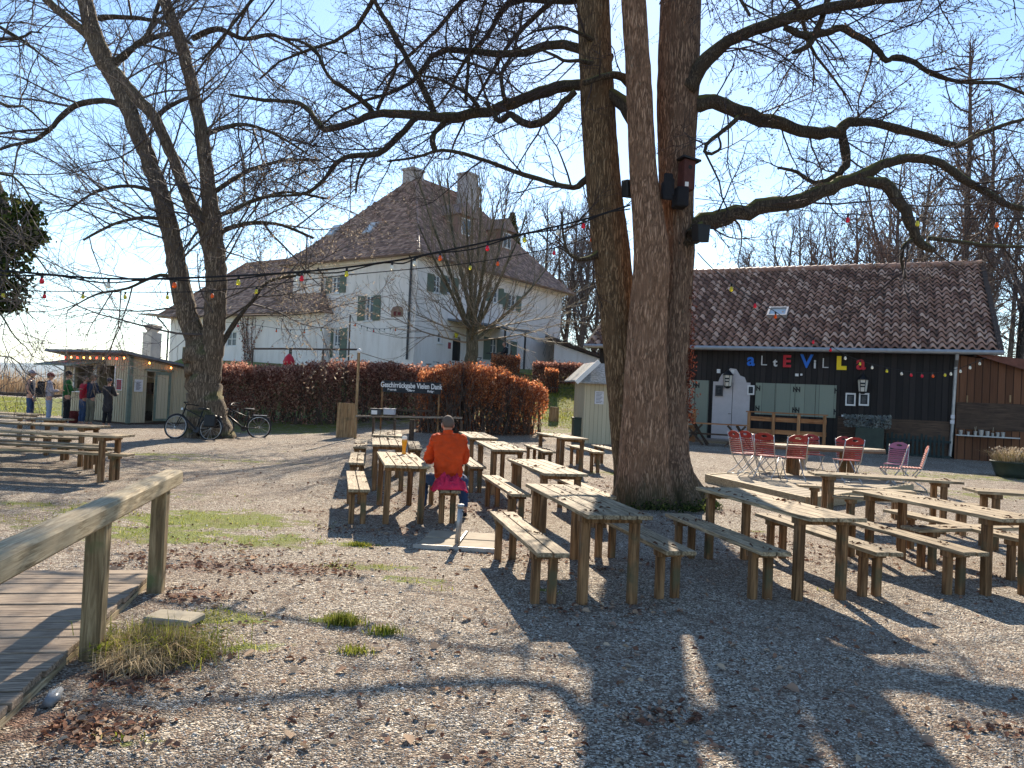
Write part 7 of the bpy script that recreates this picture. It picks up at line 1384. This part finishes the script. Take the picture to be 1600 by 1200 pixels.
# beer glass on the table
q = gp(631, 709, .75); GL = thing('beer_glass', 'tall glass of golden wheat beer with a white head', 'glass', (q.x, q.y, .75)); m = MB(); m.lathe([(.030, 0), (.032, .01), (.026, .03), (.026, .08), (.038, .17), (.040, .20), (.036, .235)], 20); m.build('beer', M['beer'], GL, True); m = MB(); m.lathe([(.0395, .19), (.0385, .225), (.038, .25), (.02, .262)], 18); m.build('foam', M['foam'], GL, True)
q = gp(634, 715, .75); t = thing('glasses', 'folded spectacles lying on the table before the beer glass', 'spectacles', (q.x, q.y, .757), .3); m = MB()
for s in (-.03, .03): m.tube([(s+.022*math.cos(k*.7854), .016*math.sin(k*.7854), .01) for k in range(9)], .003, 5, False)
m.tube([(.055, 0, .01), (.05, .1, .01)], .003, 4); m.tube([(-.055, 0, .01), (-.04, .1, .01)], .003, 4); m.build('rim', M['black'], t)
# person at the villa porch with cafe table and chairs
q = at(788, 577, 42.5); zt_ = g(q.x, q.y); J = dict(pelvis=(0, 0, .5), waist=(0, -.03, .66), chest=(0, -.02, .88), neck=(0, .02, 1.06), head=(0, .06, 1.2), shl=(-.17, 0, 1.0), shr=(.17, 0, 1.0), ell=(-.24, .05, .76), elr=(.24, .05, .76), wrl=(-.12, .26, .74), wrr=(.12, .26, .74), hipl=(-.09, 0, .5), hipr=(.09, 0, .5), knl=(-.12, .42, .5), knr=(.12, .42, .5), anl=(-.12, .4, .09), anr=(.12, .4, .09), tol=(-.12, .52, .04), tor=(.12, .52, .04))
person('person in dark clothes sitting at a terrace table under the villa porch', (q.x, q.y, zt_+.25), R(100), J, dict(top='c_black', bottom='c_black'), 1.05)
o = dup(ch0, (q.x+.05, q.y, zt_+.25), R(100), label='folding chair under the person seated at the villa porch'); o2 = dup(ch0, (q.x-1.5, q.y+.2, zt_+.25), R(-80), label='empty brown folding chair facing the person at the villa porch')
for k in kids(o)+kids(o2):
    k.data = k.data.copy(); k.data.materials.clear(); k.data.materials.append(M['c_brown'] if 'frame' not in k.name else M['darkgrey'])
o['group'] = o2['group'] = 'folding chairs at the villa porch'
t = thing('cafe_table', 'small dark table under the villa porch', 'table', (q.x-.75, q.y+.1, zt_+.25)); m = MB(); m.lathe([(.33, .7), (.34, .72), (.33, .74)], 20); m.build('tabletop', M['darkgrey'], t); m = MB(); m.tube([(0, 0, 0), (0, 0, .7)], .03, 8); m.build('leg', M['darkgrey'], t)

# ---------------------------------------------------------------- things on the old tree
q = at(1072, 272, 12.25); t = thing('nest_box', 'reddish brown nest box hung high on the right stem', 'nest box', q, R(12)); m = MB(); m.box(-.10, .09, -.15, .12, -.28, .2); m.build('box', M['c_boxbrown'], t, bevel=.01); m = MB(); m.prism([(-.14, -.20, .21), (.16, -.20, .16), (.16, .16, .18), (-.14, .16, .23)], (0, 0, .03)); m.build('roof', M['black'], t); m = MB(); m.lathe([(.03, -.004), (.035, 0)], 12); m.V = [(x, z-.173, y+.07) for x, y, z in m.V]; m.V = [(x, y+.02, z) for x, y, z in m.V]; m.build('hole', M['black'], t); m = MB(); m.box(-.08, -.02, -.158, -.151, -.24, -.17); m.build('label', M['white'], t)
q = at(1048, 290, 12.15); t = thing('black_cloth', 'black cloth and boards tied below the nest box', 'cloth', q, R(8)); m = MB(); m.box(-.15, -.02, -.25, .05, -.22, .05); m.box(0.04, .24, -.2, .05, -.36, -.05); m.box(-.2, -.05, -.26, -.22, -.3, .12); m.build('cloth', M['c_black'], t, bevel=.03)
for px, py, d, lb in ((1094, 366, 12.0, 'black floodlight under the lowest right limb of the old tree'), (984, 297, 12.3, 'small black loudspeaker between the stems of the old tree')):
    q = at(px, py, d); t = thing('floodlight' if px > 1000 else 'loudspeaker', lb, 'lamp' if px > 1000 else 'loudspeaker', q, R(20)); m = MB(); m.prism([(-.10, -.12, -.14), (.09, -.12, -.14), (.11, -.12, .13), (-.12, -.12, .13)], (0, .2, .03)); m.build('housing', M['black'], t, bevel=.01); m = MB(); m.tube([(0, 0, .1), (0, .25, .15)], .012, 5); m.build('bracket', M['zinc'], t)
# ---------------------------------------------------------------- light strings
def lights(lb, pts, bulbs, rad=.012, r=.032, sub=6, two=False):
    P, _ = limb([(p[0], p[1], 1, p[2]) for p in pts], 0, sub=sub, wob=0); t = thing('light_string', lb, 'string lights', P[0], 0, 'coloured light strings'); m = MB(); m.tube([p-P[0] for p in P], rad, 6)
    if two: m.tube([p-P[0]+Vector((0, 0, -.035+.03*math.sin(i*.9))) for i, p in enumerate(P)], rad*.7, 5)
    m.build('cable', M['black'], t)
    for px, c in bulbs:
        best = None
        for a, b in zip(P, P[1:]):
            ia, ib = proj(a), proj(b)
            if min(ia, ib) <= px <= max(ia, ib): u = (px-ia)/((ib-ia) or 1); best = a.lerp(b, u); break
        if best is not None: bulb(t, best-P[0]+Vector((0, 0, -rad)), c, r)
def proj(p):
    d = p-Vector((0, 0, EYE)); return 800+FPX*d.dot(_rt)/d.dot(_fw)
B4 = ['b_red', 'b_wh', 'b_ye', 'b_or']
lights('thick cable with coloured bulbs from the left edge up to the old tree', [(-60, 420, 11), (30, 425, 11), (160, 435, 11.2), (300, 434, 11.3), (480, 424, 11.5), (600, 410, 11.6), (660, 399, 11.7), (780, 374, 11.9), (905, 345, 12.2), (985, 320, 12.0)], [(66, 'b_red'), (170, 'b_wh'), (273, 'b_or'), (373, 'b_ye'), (465, 'b_wh'), (472, 'b_red'), (542, 'b_ye'), (613, 'b_wh'), (648, 'b_wh'), (688, 'b_or'), (762, 'b_red'), (820, 'b_ye'), (872, 'b_wh'), (912, 'b_red')], .016, .034, two=True)
lights('thin cable with coloured bulbs hanging just below the thick one', [(-40, 452, 12.5), (20, 454, 12.5), (160, 456, 13), (300, 456, 13), (400, 448, 13), (520, 432, 13), (700, 415, 13), (800, 400, 13), (920, 370, 13), (1000, 300, 12.6)], [(5, 'b_ye'), (70, 'b_red'), (130, 'b_ye'), (196, 'b_ye'), (262, 'b_ye'), (332, 'b_or'), (401, 'b_ye'), (735, 'b_ye'), (778, 'b_or'), (866, 'b_red'), (925, 'b_or')], .008, .03)
lights('thin light cable from the old tree out past the right edge', [(1086, 310, 12.2), (1180, 320, 12), (1300, 333, 11.6), (1430, 340, 11.2), (1600, 342, 10.6), (1700, 336, 10.3)], [(1231, 'b_wh'), (1325, 'b_red'), (1434, 'b_ye'), (1558, 'b_or')], .006, .032)
lights('light string sagging from the old tree across the roof to the barn annex', [(1090, 395, 12.5), (1120, 425, 14), (1180, 470, 17), (1213, 488, 18.5), (1260, 522, 20.5), (1296, 540, 22.2), (1330, 558, 23.6), (1380, 573, 23.8), (1440, 582, 23.8), (1490, 578, 23.8), (1542, 558, 23.9)], [(1143, 'b_ye'), (1180, 'b_red'), (1212, 'b_or'), (1271, 'b_red'), (1298, 'b_red'), (1321, 'b_wh'), (1344, 'b_ye'), (1363, 'b_wh'), (1386, 'b_ye'), (1409, 'b_wh'), (1424, 'b_red'), (1441, 'b_red'), (1458, 'b_or'), (1477, 'b_ye'), (1486, 'b_wh'), (1501, 'b_wh'), (1516, 'b_wh'), (1531, 'b_wh')], .009, .04)
lights('small light string along the villa wing to the dark post', [(350, 503, 40), (400, 508, 40), (450, 515, 40), (500, 512, 40), (545, 495, 40), (556, 505, 41), (590, 514, 42), (646, 508, 42.5)], [(372, 'b_red'), (410, 'b_wh'), (432, 'b_or'), (454, 'b_wh'), (476, 'b_or'), (502, 'b_ye'), (555, 'b_or'), (565, 'b_wh'), (574, 'b_wh'), (584, 'b_red'), (593, 'b_wh'), (601, 'b_wh'), (610, 'b_wh'), (618, 'b_or')], .012, .05)
lights('light wire running from the pole with the round top over the hedge', [(561, 550, 23.2), (600, 562, 25), (650, 575, 27), (700, 588, 28), (842, 604, 28.5), (905, 606, 30), (935, 600, 26)], [(700, 'b_wh')], .012, .03)
lights('bare wire from the left trees down to the kiosk roof', [(-40, 505, 20), (30, 520, 22), (80, 536, 25), (150, 551, 28.4)], [(66, 'b_wh')], .012, .03)
# ---------------------------------------------------------------- air
hz = MB(); hz.box(-13500, 13500, -13500, 13500, -4.0, 150); ho = hz.build('haze', []); ho['kind'] = 'stuff'
hm = bpy.data.materials.new('haze'); hm.use_nodes = True; ht = hm.node_tree; ht.nodes.remove(ht.nodes['Principled BSDF']); pv = ht.nodes.new('ShaderNodeVolumePrincipled')
pv.inputs['Color'].default_value = (0.72, 0.84, 1.0, 1); pv.inputs['Density'].default_value = 0.00009; ht.links.new(pv.outputs[0], ht.nodes['Material Output'].inputs['Volume']); ho.data.materials.append(hm)
